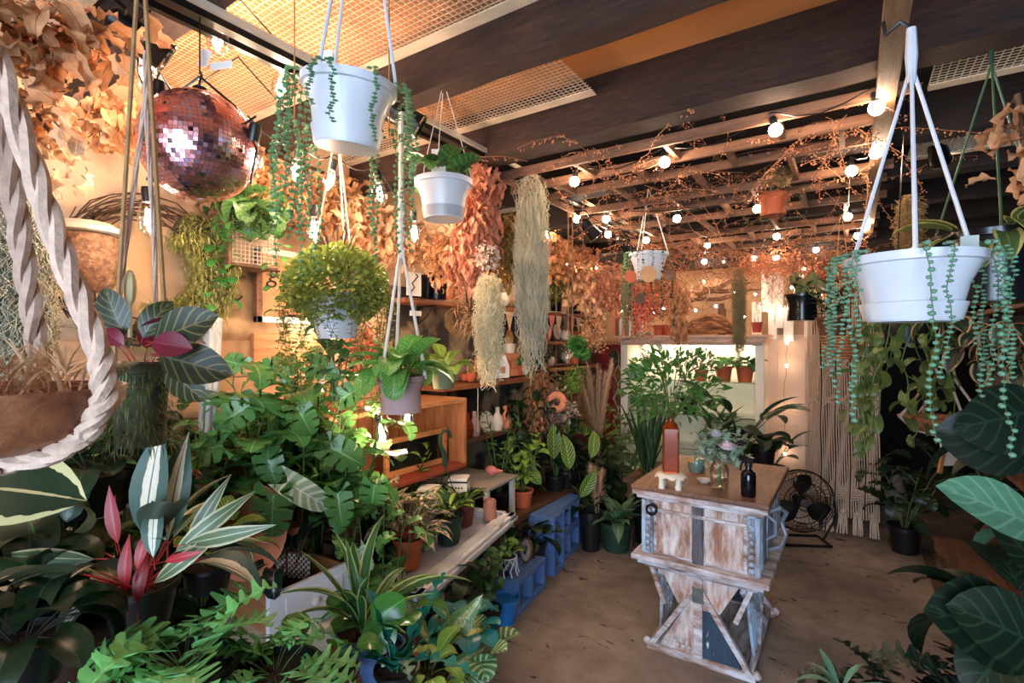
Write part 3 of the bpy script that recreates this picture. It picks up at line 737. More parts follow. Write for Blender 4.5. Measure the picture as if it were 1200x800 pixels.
# ---------------------------------------------------------------- low table with white frame
p = Vector((-1.98, 2.0, 0)); RZT = R(12)
t = thing('frame_table', 'low table whose top is an old white picture frame', 'table', p, RZT)
FT = Matrix.Translation(p) @ Matrix.Rotation(RZT, 4, 'Z')
hx, hy, z = .34, .52, .55
for (c, s_) in (((hx, 0), (.085, hy * 2 + .085)), ((-hx, 0), (.085, hy * 2 + .085)), ((0, -hy), (hx * 2 + .085, .085)), ((0, hy), (hx * 2 + .085, .085))):
    b = MB(); b.box((c[0], c[1], z - .01), (s_[0], s_[1], .02)); b.box((c[0] , c[1], z - .03), (s_[0] + .02, s_[1] + .02, .02)); b.box((c[0], c[1], z - .055), (s_[0] - .02, s_[1] - .02, .03)); b.box((c[0] , c[1], z + .004), (s_[0] - .05, s_[1] - .05, .010)); b.build('frame_side', m_whitex, t, bevel=.004)
b = MB(); b.box((0, 0, z - .03), (hx * 2 - .05, hy * 2 - .05, .012)); b.build('tray_board', mat('lilac_board', S(190, 188, 200), .6), t)
for sx in (-1, 1):
    for sy in (-1, 1):
        b = MB(); b.box((sx * (hx - .03), sy * (hy - .05), .24), (.05, .05, .48)); b.build('leg', m_brownz, t)
# ---------------------------------------------------------------- plant bench on the left (mostly under leaves)
t = thing('plant_bench', 'dark wooden bench under the plants along the left wall', 'bench', (-1.75, .75, 0))
b = MB(); b.box((0, 0, .44), (1.2, 1.3, .04)); b.build('bench_top', m_brownw, t)
for sx in (-1, 1):
    for sy in (-1, 1):
        b = MB(); b.box((sx * .52, sy * .58, .21), (.06, .06, .42)); b.build('leg', m_brownz, t)
# wooden drawer box
p = P(336, 690, 1.92); p.z = .461
t = thing('drawer_box', 'old wooden drawer with white front, used as a planter box', 'box', (-1.87, 1.19, .542), R(90))
L_, W_, H_ = .27, .36, .17; DB = Matrix.Translation((-1.87, 1.19, .542)) @ Matrix.Rotation(R(90), 4, 'Z')
b = MB(); b.box((0, -W_ / 2, H_ / 2), (L_ + .1, .02, H_ + .01)); b.build('front_board', m_whitex, t, bevel=.003)
b = MB(); b.lathe([(0, 0), (.014, 0), (.016, .01), (.008, .016), (0, .018)], 14, (0, -W_ / 2 - .01, H_ / 2), rot=(R(90), 0, 0)); b.build('knob', m_white, t, True)
b = MB(); b.box((0, -W_ / 2 - .012, H_ / 2), (L_ * .9, .004, H_ * .7)); b.build('panel_bead', m_whitex, t, bevel=.002)
for sx in (-1, 1):
    b = MB(); b.box((sx * L_ / 2, 0, H_ / 2), (.016, W_, H_)); b.build('side_board', m_pine, t, bevel=.002)
b = MB(); b.box((0, W_ / 2, H_ / 2), (L_ + .016, .016, H_)); b.build('back_board', m_whitew, t, bevel=.002)
b = MB(); b.box((0, 0, .01), (L_, W_, .012)); b.build('bottom_board', m_pine, t)
# ---------------------------------------------------------------- left wall shelves
def shelf(X0, y0, y1, z, th, dep, label, m=None):
    t = thing('wall_shelf', label, 'shelf', (X0 + dep / 2, (y0 + y1) / 2, z - th / 2))
    b = MB(); b.box((0, 0, 0), (dep, y1 - y0, th)); b.build('board', m or m_shelf, t, bevel=.003)
    y = y0 + .3
    while y < y1:
        b = MB(); b.tube([(-dep / 2 + .012, y - (y0 + y1) / 2, -.14), (-dep / 2 + .012, y - (y0 + y1) / 2, -th / 2), (dep / 2 - .03, y - (y0 + y1) / 2, -th / 2 - .004)], .006, 6)
        b.tube([(-dep / 2 + .012, y - (y0 + y1) / 2, -.13), (-.02, y - (y0 + y1) / 2, -.09), (dep / 2 - .06, y - (y0 + y1) / 2, -th / 2 - .008)], .004, 6); b.build('iron_bracket', m_black, t, True); y += .75
    return t
shelf(-2.385, 2.15, 4.85, 1.86, .028, .2, 'long upper wooden wall shelf under the dried flowers')
shelf(-2.385, 2.45, 3.72, 1.31, .03, .23, 'lower wooden wall shelf carrying the white house box')
shelf(-2.385, 3.85, 4.85, 1.37, .03, .25, 'lower rear wall shelf with the glass cloche')
shelf(-2.385, 3.85, 4.85, 1.60, .025, .18, 'short middle wall shelf behind the hanging moss')
# wide crate shelf
t = thing('crate_shelf', 'open wooden crate on its side against the left wall, backed with slats', 'crate', (-2.17, 1.98, .84))
D_, W2, H_ = .36, 1.0, .40
b = MB(); b.box((0, 0, H_), (D_, W2, .025)); b.build('top_board', m_pine, t, bevel=.002)
b = MB(); b.box((0, 0, .0), (D_, W2, .025)); b.build('bottom_board', mat('red_brown_board', S(150, 66, 44), .6), t, bevel=.002)
for s in (-1, 1):
    b = MB(); b.box((0, s * (W2 / 2 - .012), H_ / 2), (D_, .024, H_ - .026)); b.build('end_board', m_pinez, t, bevel=.002)
for i in range(9):
    b = MB(); b.box((-D_ / 2 + .01, -W2 / 2 + .08 + i * .105, H_ / 2), (.014, .094, H_ - .03)); b.build('slat', m_pinez, t, bevel=.002)
t2 = thing('picture_frame', 'small wooden frame leaning inside the open crate shelf', 'frame', (-2.1, 2.16, .855), 0)
for (c, s_) in (((0, 0, .20), (.02, .5, .03)), ((0, 0, .018), (.02, .5, .03)), ((0, .235, .109), (.02, .03, .152)), ((0, -.235, .109), (.02, .03, .152))):
    b = MB(); b.box(c, s_); b.build('frame_side', m_pine, t2, bevel=.002)
b = MB(); b.box((-.006, 0, .11), (.004, .44, .16)); b.build('dark_glass', mat('dark_pane', S(20, 22, 18), .1), t2)
# boxed cards beside crate
for (px, py, lab) in ((503, 548, 'small white box with black band left of the dark hook'), (538, 548, 'small white box with black band right of the dark hook')):
    p = onX(px, py, -1.98); t = thing('small_box', lab, 'box', (p.x, p.y, .691), R(30))
    t.scale = (1.35, 1.35, 1.35)
    b = MB(); b.box((0, 0, .035), (.085, .085, .07)); b.build('box_body', m_gtag, t, bevel=.002)
    b = MB(); b.box((0, 0, .055), (.0865, .0865, .008)); b.build('black_band', m_ink, t)
    b = MB()
    for k_ in range(4): b.box((-.02 + .013 * k_, -.0432, .03), (.007, .001, .008))
    b.build('lettering', m_ink, t)
t = thing('side_table', 'pale grey tabletop under the two small boxes', 'table', (-2.1, 2.72, 0), R(6))
b = MB(); b.box((0, 0, .68), (.42, .40, .02)); b.build('tabletop', mat('grey_table_paint', S(170, 160, 150), .6), t, bevel=.004)
for sx in (-1, 1):
    for sy in (-1, 1):
        b = MB(); b.box((sx * .18, sy * .17, .335), (.03, .03, .67)); b.build('leg', m_white, t)
# dark hook (plastic pot hanger)
p = onX(522, 545, -1.9)
t = thing('plant_hanger_hook', 'dark green hook of a hanger standing up beside the white boxes', 'hook', p)
b = MB(); b.tube([(0, 0, 0), (0, -.01, .07), (0, -.045, .13), (0, -.045, .17), (0, -.015, .195), (0, .03, .185), (0, .045, .15)], [.016, .012, .009, .009, .009, .009, .008], 8); b.build('hook', m_green, t, True)
b = MB()
for s in (-1, 1): b.tube([(0, 0, 0), (0, s * .05, -.12), (s * .03, s * .07, -.2)], .003, 4)
b.build('wire_arm', m_green, t)
# ---------------------------------------------------------------- back wall: lit display, niche, door, pickets
m_disp = mat('display_white', S(236, 226, 206), .6, var=.04)
t = thing('display_cabinet', 'white open display cabinet lit inside, full of green plants', 'cabinet', (-1.28, 5.03, 0))
b = MB(); b.box((0, .19, .8), (1.22, .02, 1.6)); b.build('back_panel', m_disp, t)
for s in (-1, 1):
    b = MB(); b.box((s * .61, 0, .8), (.04, .38, 1.6)); b.box((s * .61, -.18, .8), (.07, .03, 1.6)); b.build('side_panel', m_disp, t, bevel=.003)
b = MB(); b.box((0, 0, .04), (1.18, .36, .08)); b.build('base', m_disp, t)
for z in (1.235, .92, .60):
    b = MB(); b.box((0, 0.01, z), (1.18, .34, .01)); b.build('glass_shelf', glassm('green_edge_glass', (.86, .95, .9), .15), t)
b = MB(); b.box((0, .1, 1.575), (1.0, .04, .025)); b.build('strip_lamp', emit('cabinet_lamp', (1, .86, .62), 26), t)
t = thing('mantel_shelf', 'thick pale moulded shelf across the back wall above the display', 'shelf', (-1.28, 5.0, 1.6))
m_mantel = wood('mantel_paint', S(150, 100, 78), S(200, 150, 120), 0, .6, 4, .3, S(220, 178, 150), (.36, .48))
b = MB(); b.box((0, .0, .045), (1.36, .5, .025)); b.build('top_board', m_mantel, t, bevel=.004)
b = MB(); b.box((0, .01, .012), (1.3, .46, .045)); b.box((0, .03, -.02), (1.27, .4, .03)); b.build('moulding', m_mantel, t, bevel=.006)
# red niche
t = thing('niche_cabinet', 'tall narrow wooden frame with red lining left of the display', 'cabinet', (-2.14, 5.08, 0))
b = MB(); b.box((0, .12, .8), (.42, .02, 1.56)); b.build('red_lining', mat('red_lining', S(176, 44, 38), .7), t)
for s in (-1, 1):
    b = MB(); b.box((s * .215, 0, .8), (.045, .26, 1.6)); b.build('side_post', m_pinez, t, bevel=.003)
b = MB(); b.box((0, 0, 1.585), (.49, .28, .035)); b.build('top_board', m_pine, t, bevel=.003)
b = MB(); b.box((0.1, .09, .75), (.2, .02, 1.4)); b.build('door_leaf', m_pinez, t)
t = thing('arched_mirror', 'small arched mirror hanging in the red niche', 'mirror', (-2.12, 5.14, 1.42))
arc = [(-.05, -.12), (.05, -.12)] + [(.05 * math.cos(a), .03 + .06 * math.sin(a)) for a in [PI * i / 10 for i in range(11)]]
b = MB(); b.prism([(x * 1.25, z * 1.15) for x, z in arc], 0, .012); b.build('frame', m_brass, t)
b = MB(); b.prism(arc, -.004, 0); b.build('mirror_glass', mat('mirror', S(236, 226, 190), .08, .9), t)
t = thing('bead_hanging', 'white diamond-shaped bead hanging beside the arched mirror', 'wall hanging', (-1.99, 4.93, 1.36))
b = MB()
for i in range(3):
    z = -.1 - .24 * i; b.tube([(0, 0, z + .1), (.05, 0, z), (0, 0, z - .1), (-.05, 0, z), (0, 0, z + .1)], .006, 5); b.tube([(0, 0, z - .1), (0, 0, z - .14)], .004, 5)
    for q in ((.05, z), (-.05, z), (0, z - .1)): b.ball((q[0], 0, q[1]), .013, 8, 6)
b.build('beads', m_cordw, t, True)
# white door and picket boards
t = thing('panel_door', 'cream panelled door on the back wall behind the fan', 'door', (-.46, 5.22, 0))
b = MB(); b.box((0, 0, .83), (.42, .04, 1.66)); b.build('door_leaf', m_wallb if False else mat('cream_door_paint', S(226, 190, 160), .55, var=.05), t)
for z, h in ((1.25, .6), (.5, .7)):
    b = MB(); b.box((0, -.022, z), (.27, .006, h)); b.box((0, -.03, z), (.22, .012, h - .06)); b.build('door_panel', MATS['cream_door_paint'], t, bevel=.004)
t = thing('picket_boards', 'white painted offcut boards standing up on the back wall', 'boards', (-.52, 5.14, 1.62))
x = -.26
for i, (w_, z0_, h) in enumerate(((.085, .0, .34), (.06, .25, .40), (.075, 0, .62), (.06, .1, .50), (.085, -.02, .32), (.09, .33, .24), (.07, .02, .2))):
    b = MB(); b.box((x + w_ / 2, (i % 3) * .012, z0_ + h / 2), (w_ - .004, .02, h)); b.build('picket', m_whitew, t, bevel=.003); x += w_ * .92
# macrame curtain
m_mac = mat('cream_macrame', S(206, 174, 146), .95, scale=70, bump=.5, var=.12)
t = thing('macrame_curtain', 'long cream macrame curtain hanging to the floor beside the fan', 'curtain', (-.075, 5.06, 0))
b = MB(); b.tube([(-.27, 0, 2.12), (.27, 0, 2.12)], .014, 10); b.build('rod', m_brownw, t, True)
for k_ in range(5):
    xc = -.205 + k_ * .103; wd = .042
    b = MB(); nc = 7
    for i in range(nc):
        x0 = xc + (i / (nc - 1) - .5) * wd * 2
        pts = []
        for j in range(15):
            z = 2.11 - j * .14; y = .014 * math.sin(i * 1.9 + j * .4) + .01 * math.sin(k_ + j)
            pts.append((x0 + .004 * math.sin(j * 1.3 + i), y, max(z, .15)))
        b.tube(pts, .0058, 5, cap=False)
    b.build('cord_strip', m_mac, t, True)
    b = MB()
    for zc_ in (1.42, 1.12, .42):
        for s in (-1, 1):
            for q in range(5 if zc_ < .5 else 2):
                b.tube([(xc - wd, -.014, zc_ + .045 * s - q * .02), (xc, -.02, zc_ - q * .02 - (.03 if zc_ < .5 else 0)), (xc + wd, -.014, zc_ + .045 * s - q * .02)], .006, 5)
    b.build('knot_band', m_mac, t, True)['kind'] = 'stuff'
    b = MB(); xk = xc
    for i in range(12):
        a = U(-1, 1); b.tube([(xk + a * .02, 0, .19), (xk + a * .032, U(-.01, .01), .12), (xk + a * .04 + U(-.01, .01), U(-.03, .01), .012)], [.006, .007, .005], 4)
    b.ball((xk, 0, .19), .026, 8, 6); b.build('fringe', m_mac, t, True)
# ---------------------------------------------------------------- right side
m_log = wood('rustic_log', S(50, 30, 18), S(112, 72, 44), 1, .7, 3, .9)
t = thing('log_bench', 'rough live-edge wooden bench on the floor at the right', 'bench', (.56, 3.45, 0))
t.scale = (.62, 1, 1)
b = MB(); V = []; F = []; n = 22
for i in range(n + 1):
    y = -.95 + 1.9 * i / n; e1 = U(-.03, .03); e2 = U(-.03, .03)
    V += [(-.17 + e1, y, .24), (-.19 + e1, y, .3), (.19 + e2, y, .31 + U(-.006, .006)), (.17 + e2, y, .24)]
for i in range(n):
    for j in range(4): F.append((i * 4 + j, i * 4 + (j + 1) % 4, i * 4 + 4 + (j + 1) % 4, i * 4 + 4 + j))
F += [(0, 1, 2, 3), (n * 4 + 3, n * 4 + 2, n * 4 + 1, n * 4)]
b.add(V, F); b.build('slab', m_log, t)
for y in (-.7, .7):
    b = MB(); b.box((0, y, .12), (.26, .1, .24)); b.build('leg', m_log, t)
b = MB(); b.box((.46, 3.1, .004), (.06, 3.8, .012)); o = b.build('trim_floor_strip', mat('floor_strip', S(96, 74, 56), .8)); o['kind'] = 'structure'; o.name = 'trim_9'
t = thing('plant_rack', 'dark wooden plant rack along the right side, mostly in shadow', 'rack', (.95, 3.3, 0))
for y in (-1.15, 0, 1.15):
    for x in (-.25, .25):
        b = MB(); b.box((x, y, .9), (.05, .05, 1.8)); b.build('post', m_brownz, t)
for z in (.35, .9, 1.32, 1.78):
    b = MB(); b.box((0, 0, z), (.56, 2.4, .03)); b.build('shelf_board', m_brownw, t)
t = thing('brown_crate', 'brown slatted crate at the right edge under the hoya leaves', 'crate', (.80, 4.1, 1.336), R(4))
for i in range(5):
    b = MB(); b.box((-.12 + i * .06, -.16, .13), (.055, .012, .26)); b.build('slat', m_brownz, t, bevel=.002)
for s in (-1, 1):
    b = MB(); b.box((s * .15, 0, .13), (.012, .31, .26)); b.build('end_board', m_brownz, t)
    b = MB(); b.box((0, s * .0 - .168, .03 if s < 0 else .23), (.3, .008, .04)); b.build('batten', m_brownw, t)
b = MB(); b.box((0, 0, .01), (.3, .31, .012)); b.build('bottom_board', m_brownw, t)
# leaning framed pale board and green can
t = thing('framed_board', 'small pale board in a wooden A-shaped frame at the right rear', 'frame', P(1113, 545, 3.5), YAW)
b = MB(); b.box((0, 0, .1), (.12, .01, .2), (R(-8), 0, 0)); b.build('pale_panel', m_white, t)
b = MB(); b.bar((-.08, -.01, -.05), (-.02, -.01, .24), .02, .02); b.bar((.1, -.01, .02), (-.02, -.01, .24), .02, .02); b.build('frame_leg', m_pine, t)
p = P(1150, 548, 2.9); t = thing('green_can', 'small green metal can with a spout at the right edge', 'can', p)
b = MB(); b.lathe([(0, 0), (.045, 0), (.04, .1), (.043, .103), (0, .1)], 18); b.build('can_body', mat('sage_metal', S(92, 124, 96), .45, .2), t, True)
b = MB(); b.tube([(.03, 0, .06), (.08, 0, .12), (.1, 0, .15)], [.012, .008, .006], 8); b.build('spout', MATS['sage_metal'], t, True)
p = P(1050, 612, 4.9); p.z = 0
t = thing('white_cone_bag', 'pale cone-shaped cloth bag standing in the dark passage', 'bag', p)
b = MB(); b.lathe([(0, 0), (.1, 0), (.105, .05), (.07, .2), (.03, .34), (.045, .37), (0, .36)], 14, sx=1.1); b.build('cloth', mat('grey_cloth', S(150, 144, 138), .9, bump=.4, scale=14), t, True)
b = MB(); b.box((.05, 5.9, .9), (.02, .9, .9)); 
# ---------------------------------------------------------------- things on shelves
def lathe_thing(name, label, cat, loc, profile, m, part='body', n=18, rz=0, group=None):
    t = thing(name, label, cat, loc, rz, group); b = MB(); b.lathe(profile, n); b.build(part, m, t, True); return t
def potprof(r, h, taper=.75, lip=.12):
    rb = r * taper
    return [(0, 0), (rb, 0), (r * .96, h * (1 - lip)), (r * 1.05, h * (1 - lip)), (r * 1.05, h), (r * .95, h), (r * .92, h * .85), (0, h * .85)]
XS = -2.28
def sh(px, z, X=XS):
    d = X / (CS * (px - 600) / 600 - SN); q = P(px, 400, d); return Vector((q.x, q.y, z))
# white house box on lower shelf
p = sh(583, 1.326, -2.25); t = thing('house_box', 'white house-shaped card box with a price tag on the lower shelf', 'box', p, R(70))
b = MB(); b.prism([(-.07, 0), (.07, 0), (.07, .09), (.035, .17), (-.075, .17)], -.06, .06); b.build('box_body', m_gtag, t, bevel=.003)
b = MB(); b.box((.0, -.0615, .06), (.06, .001, .05)); b.build('printed_flap', mat('tan_print', S(200, 140, 100), .7), t)
for px, lab, m_, sc_ in ((545, 'small brown glass pot on the lower shelf below the moss', m_terra, .8), (562, 'pale bowl of wooden pegs on the lower shelf', m_stone, 1.1)):
    t = lathe_thing('bowl', lab, 'bowl', sh(px, 1.326), [(0, 0), (.03 * sc_, 0), (.05 * sc_, .045), (.045 * sc_, .045), (.026 * sc_, .006), (0, .006)], m_)
p = sh(595, 1.505, -2.30); 
t = thing('book_stack', 'short stack of rust-coloured boxes behind the white house box', 'boxes', sh(597, 1.326, -2.30), R(5))
for i in range(3):
    b = MB(); b.box((0, 0, .03 + i * .06), (.12 - i * .01, .15, .058), (0, 0, U(-.1, .1))); b.build('box', m_terral, t, bevel=.003)
t = lathe_thing('white_mug', 'white enamel mug with a handle on top of the rust boxes', 'mug', sh(597, 1.507, -2.30), [(0, 0), (.04, 0), (.048, .075), (.045, .075), (.037, .006), (0, .006)], m_stone)
b = MB(); b.tube([(0, .044, .06), (0, .075, .055), (0, .075, .03), (0, .042, .02)], .005, 6); b.build('handle', m_stone, t, True)
t = lathe_thing('white_vase', 'small round white vase at the right end of the lower shelf', 'vase', sh(613, 1.326), [(0, 0), (.03, 0), (.05, .03), (.045, .06), (.015, .085), (.018, .1), (.01, .1), (0, .09)], m_stone)
# driftwood post at right end of shelf
t = thing('driftwood_post', 'gnarled bare tree stem standing upright between the two lower shelves', 'branch', (-2.2, 3.8, 0))
b = MB(); pts = [(U(-.015, .015), U(-.015, .015), z * .13) for z in range(18)]; b.tube(pts, [.026 + .006 * math.sin(i * 2.1) for i in range(18)], 8); b.tube([(0, 0, 1.25), (.03, .08, 1.3), (.05, .12, 1.33)], [.018, .016, .02], 7); b.build('trunk', m_lath, t, True)
t = lathe_thing('glass_cloche', 'clear glass cloche with a white shell inside on the rear shelf', 'cloche', sh(655, 1.387, -2.24), [(.09, 0), (.09, .12), (.07, .18), (.03, .2), (0, .203)], m_glass, 'glass_dome')
b = MB(); b.lathe([(0, 0), (.1, 0), (.1, .012), (0, .014)], 20); b.build('base', m_brownw, t, True)
t = lathe_thing('pale_sphere_vase', 'round pale pot right of the cloche on the rear shelf', 'vase', sh(667, 1.387, -2.24), [(0, 0), (.04, 0), (.08, .05), (.075, .1), (.03, .13), (.03, .15), (.02, .15), (0, .12)], m_stone)
t = thing('dark_slot_box', 'dark box with lettered band on the rear shelf', 'box', sh(680, 1.387, -2.24), R(8)); b = MB(); b.box((0, 0, .09), (.16, .22, .18)); b.build('box_body', m_brownz, t, bevel=.003); b = MB(); b.box((.081, 0, .12), (.002, .18, .05)); b.build('dark_slot', m_ink, t)
for px, lab in ((640, 'small pale plate standing on the middle rear shelf'), (652, 'white shell plate beside the bunting')):
    t = thing('plate', lab, 'plate', sh(px, 1.614, -2.33)); b = MB(); b.lathe([(0, 0), (.05, 0), (.075, .012), (.07, .016), (.045, .006), (0, .006)], 20, (0, 0, .075), rot=(0, R(80), 0)); b.build('dish', m_stone, t, True)
# upper shelf items
for px, lab, r_, h_ in ((492, 'black plastic pot at the near end of the upper shelf', .07, .14), (512, 'glossy dark pot second along the upper shelf', .08, .17), (652, 'black pot with a dark bushy plant on the far upper shelf', .06, .12), (684, 'dark tall vase at the far end of the upper shelf', .05, .22)):
    lathe_thing('dark_pot', lab, 'pot', sh(px, 1.875, -2.29), potprof(r_, h_, .8), mat('gloss_black', S(18, 20, 24), .2), 'pot')
t = thing('letter_card', 'pale card with black scroll lettering on the upper shelf', 'card', sh(485, 1.875, -2.2)); b = MB(); b.box((0, 0, .07), (.006, .12, .14)); b.build('card', m_gtag, t); b = MB(); b.tube([(.005, -.03, .02), (.005, .0, .05), (.005, -.02, .075), (.005, .0, .09), (.005, .03, .12), (.005, .01, .13)], .004, 5); b.build('scroll_letter', m_ink, t)
for i, (px, lab) in enumerate(((526, 'tall ribbed copper candle on the upper shelf'), (534, 'second ribbed copper candle on the upper shelf'))):
    t = thing('ribbed_candle', lab, 'candle', sh(px, 1.875, -2.22)); b = MB(); b.lathe([(.018 + .003 * (j % 2), j * .02) for j in range(12)], 12); b.build('candle', m_terra, t, True)
t = thing('bird_figure', 'white paper bird mobile hanging under the upper shelf', 'ornament', onX(487, 367, -2.19)); b = MB(); b.box((0, 0, 0), (.01, .09, .03)); b.tube([(0, 0, 0), (0, 0, 1.846 - t.location.z)], .001, 3); b.build('paper', m_gtag, t)
# bunting
t = thing('pennant_bunting', 'faded pink and cream pennant bunting below the upper shelf', 'bunting', (-2.16, 3.9, 1.83))
cl = [mat('pennant_pink', S(206, 120, 110), .9), mat('pennant_cream', S(214, 186, 150), .9), mat('pennant_grey', S(120, 100, 92), .9)]
b = MB(); b.tube([(0, -.9 + i * .12, -.03 * math.sin(i * .6)) for i in range(16)], .003, 4); b.build('cord', m_cord, t)
for i in range(14):
    b = MB(); y = -.88 + i * .13; b.prism([(y, 0), (y + .11, 0), (y + .055, -.15)], -.001, .001, 'yz'); b.build('pennant', cl[i % 3], t, loc=(0, 0, -.005))
# mantel things
def ob(px, z, Y=4.95):
    p = onY(px, 400, Y); return Vector((p.x, p.y, z))
ZM = 1.658
for px, lab, m_, r_ in ((772, 'left of two small terracotta pots on the back mantel', m_terra, .055), (784, 'right of two small terracotta pots on the back mantel', m_terra, .062)):
    lathe_thing('terracotta_pot', lab, 'pot', ob(px, ZM, 4.86), potprof(r_, .1), m_, 'pot')
lathe_thing('red_pot', 'red clay pot at the right end of the back mantel', 'pot', ob(887, ZM + .02, 4.9), potprof(.045, .09), mat('red_clay', S(170, 60, 40), .6), 'pot')
t = thing('driftwood_bundle', 'pile of twisted pale driftwood lying on the back mantel', 'driftwood', ob(832, ZM, 4.98))
for i in range(9):
    b = MB(); z = .03 + .02 * i; pts = [(-.26 + .06 * j + U(-.015, .015), U(-.05, .05), max(.02, z * math.sin(PI * (j + .5) / 10) + U(-.01, .01))) for j in range(9)]; b.tube(pts, [.01 + .008 * math.sin(PI * j / 8) for j in range(9)], 6); b.build('branch', m_wicker, t, True)
t = thing('hung_driftwood', 'long driftwood branch fixed on the wall above the mantel', 'driftwood', onY(850, 350, 5.15))
for i, (dz, l) in enumerate(((.04, .5), (-.02, .62), (.09, .4))):
    b = MB(); b.tube([(-l / 2 + l * j / 7, U(-.03, 0), dz + .02 * math.sin(j * 1.2 + i) + .012 * j) for j in range(8)], [.018, .022, .02, .022, .018, .016, .012, .008], 7); b.build('branch', m_lath, t, True)
lathe_thing('wood_pillar', 'dark upright wooden candle pillar on the mantel', 'pillar', ob(846, ZM, 5.12), [(0, 0), (.035, 0), (.035, .24), (.02, .26), (.022, .3), (0, .3)], m_brownz, 'pillar')
t = thing('ring_hanging', 'round hoop ornament hanging in front of the back wall', 'ornament', onY(820, 343, 5.1)); b = MB(); b.tube([(.09 * math.sin(2 * PI * j / 24), 0, .09 * math.cos(2 * PI * j / 24)) for j in range(25)], .006, 5); b.build('hoop', m_cordw, t, True); b = MB(); b.lathe([(0, -.03), (.05, -.02), (.06, 0), (0, .01)], 14); b.build('moss_pad', mat('olive_moss', S(110, 104, 58), .95, scale=30, bump=.6), t, True)
t = thing('book_row', 'upright row of pale salmon books at the left end of the mantel', 'books', ob(738, ZM, 4.96))
for i in range(9):
    b = MB(); h = U(.2, .3); b.box((-.14 + i * .034, 0, h / 2), (.028, .14, h)); b.build('book', (m_terral, m_pinez, m_white)[i % 3], t, bevel=.002)
# hanging paper discs
for px, py, r_, lab, m_ in ((760, 321, .05, 'round tan disc hanging before the far white pot', mat('tan_disc', S(206, 150, 100), .5)), (785, 322, .038, 'round brown disc hanging right of the far white pot', m_lath), (750, 350, .032, 'dark oval leaf ornament hanging over the mantel', m_brownw), (739, 324, .036, 'rust disc hanging left of the far white pot', m_terra)):
    p = P(px, py, 3.05); t = thing('hanging_disc', lab, 'ornament', p, YAW); b = MB(); b.lathe([(0, -.003), (r_, -.003), (r_, .003), (0, .003)], 24, rot=(R(90), 0, 0)); b.build('disc', m_, t); b = MB(); b.tube([(0, 0, r_), (0, 0, 2.4 - p.z)], .0012, 3); b.build('thread', m_jute, t)
# sign and frames on the left wall
t = thing('lettered_sign', 'tan wooden sign in a grey frame with handwritten black letters', 'sign', onX(350, 338, -2.37), 0)
b = MB(); b.box((0, 0, 0), (.02, .42, .30)); b.build('sign_panel', mat('tan_board', S(214, 146, 100), .7, scale=5), t)
for (y, z, sy, sz) in ((-.22, 0, .03, .36), (.22, 0, .03, .36), (0, -.165, .47, .03), (0, .165, .47, .03)):
    b = MB(); b.box((.008, y, z), (.03, sy, sz)); b.build('frame_side', m_lath if y < 0 else m_whitew, t, bevel=.002)
b = MB(); b.box((.03, 0.05, -.145), (.03, .3, .012)); b.build('chrome_strip', m_chrome, t)
def word(s, size, m, parent, loc, rot):
    cu = bpy.data.curves.new('lettering', 'FONT'); cu.body = s; cu.size = size; cu.extrude = .001; cu.shear = .25
    o = bpy.data.objects.new('lettering', cu); COL.objects.link(o)
    dg = bpy.context.evaluated_depsgraph_get(); me = bpy.data.meshes.new_from_object(o.evaluated_get(dg)); bpy.data.objects.remove(o)
    me.materials.clear(); me.materials.append(m)
    n = obj('lettering', me, parent); n.location = loc; n.rotation_euler = rot; return n
word('gr', .13, m_ink, t, (.013, -.18, .02), (R(90), 0, R(90)))
t = thing('cream_card_panel', 'blank cream panel hung high on the left wall behind bulbs', 'panel', onX(350, 215, -2.37)); b = MB(); b.box((0, 0, 0), (.015, .45, .16), (R(-8), 0, 0)); b.build('panel', mat('cream_card', S(226, 190, 150), .7), t, bevel=.003); b = MB(); b.tube([(.02, -.24, .12), (.02, .2, .07)], .018, 8); b.build('wooden_rod', m_brownw, t, True)
t = thing('wooden_headboard', 'flat reddish wooden board on the left wall below the sign', 'board', onX(343, 407, -2.36)); b = MB(); b.box((0, 0, 0), (.03, .42, .14)); b.build('board', m_pine, t, bevel=.003)
t = thing('mesh_basket', 'pale wire mesh wall basket with a grey wooden side', 'basket', onX(288, 285, -2.28), 0)
b = MB()
for i in range(12): b.box((.08, -.1 + i * .018, 0), (.002, .003, .2)); b.box((.08, 0, -.1 + i * .018), (.002, .2, .003))
b.build('mesh', m_strip, t)['kind'] = 'stuff'
b = MB(); b.box((0, -.11, 0), (.16, .016, .24)); b.box((0, 0, -.11), (.16, .22, .012)); b.build('wooden_side', m_lath, t, bevel=.002)
t = thing('wall_hook', 'black S-shaped iron hook on the cream wall below the mesh basket', 'hook', onX(271, 334, -2.37)); b = MB(); b.tube([(.01, -.03, .05), (.012, -.01, .07), (.012, .02, .06), (.01, .02, .03), (.01, 0, -.02), (.012, 0, -.06), (.02, .02, -.07), (.02, .04, -.05)], .005, 6); b.build('hook', m_black, t, True)
t = thing('white_post', 'tall ribbed white wooden post standing against the left wall', 'post', onX(237, 480, -2.25), 0)
t.location.z = 0
b = MB(); b.box((0, 0, .85), (.06, .05, 1.7), (R(-3), 0, 0)); b.box((.03, .012, .85), (.012, .012, 1.7), (R(-3), 0, 0)); b.box((.03, -.012, .85), (.012, .012, 1.7), (R(-3), 0, 0)); b.build('post', m_whitew, t, bevel=.003)
# planks dado on the left wall
t = thing('wall_planks', 'wide pale planks on the left wall behind the climbing plants', 'planks', (XL + .012, 1.3, 1.0))
for i in range(7):
    b = MB(); b.box((0, U(-.02, .02), -.5 + i * .17), (.02 + U(0, .006), 1.9, .165)); b.build('plank', mat('pale_plank', S(206, 160, 120), .7, scale=4, var=.12, stretch=(1, .5, 6)), t, bevel=.003)
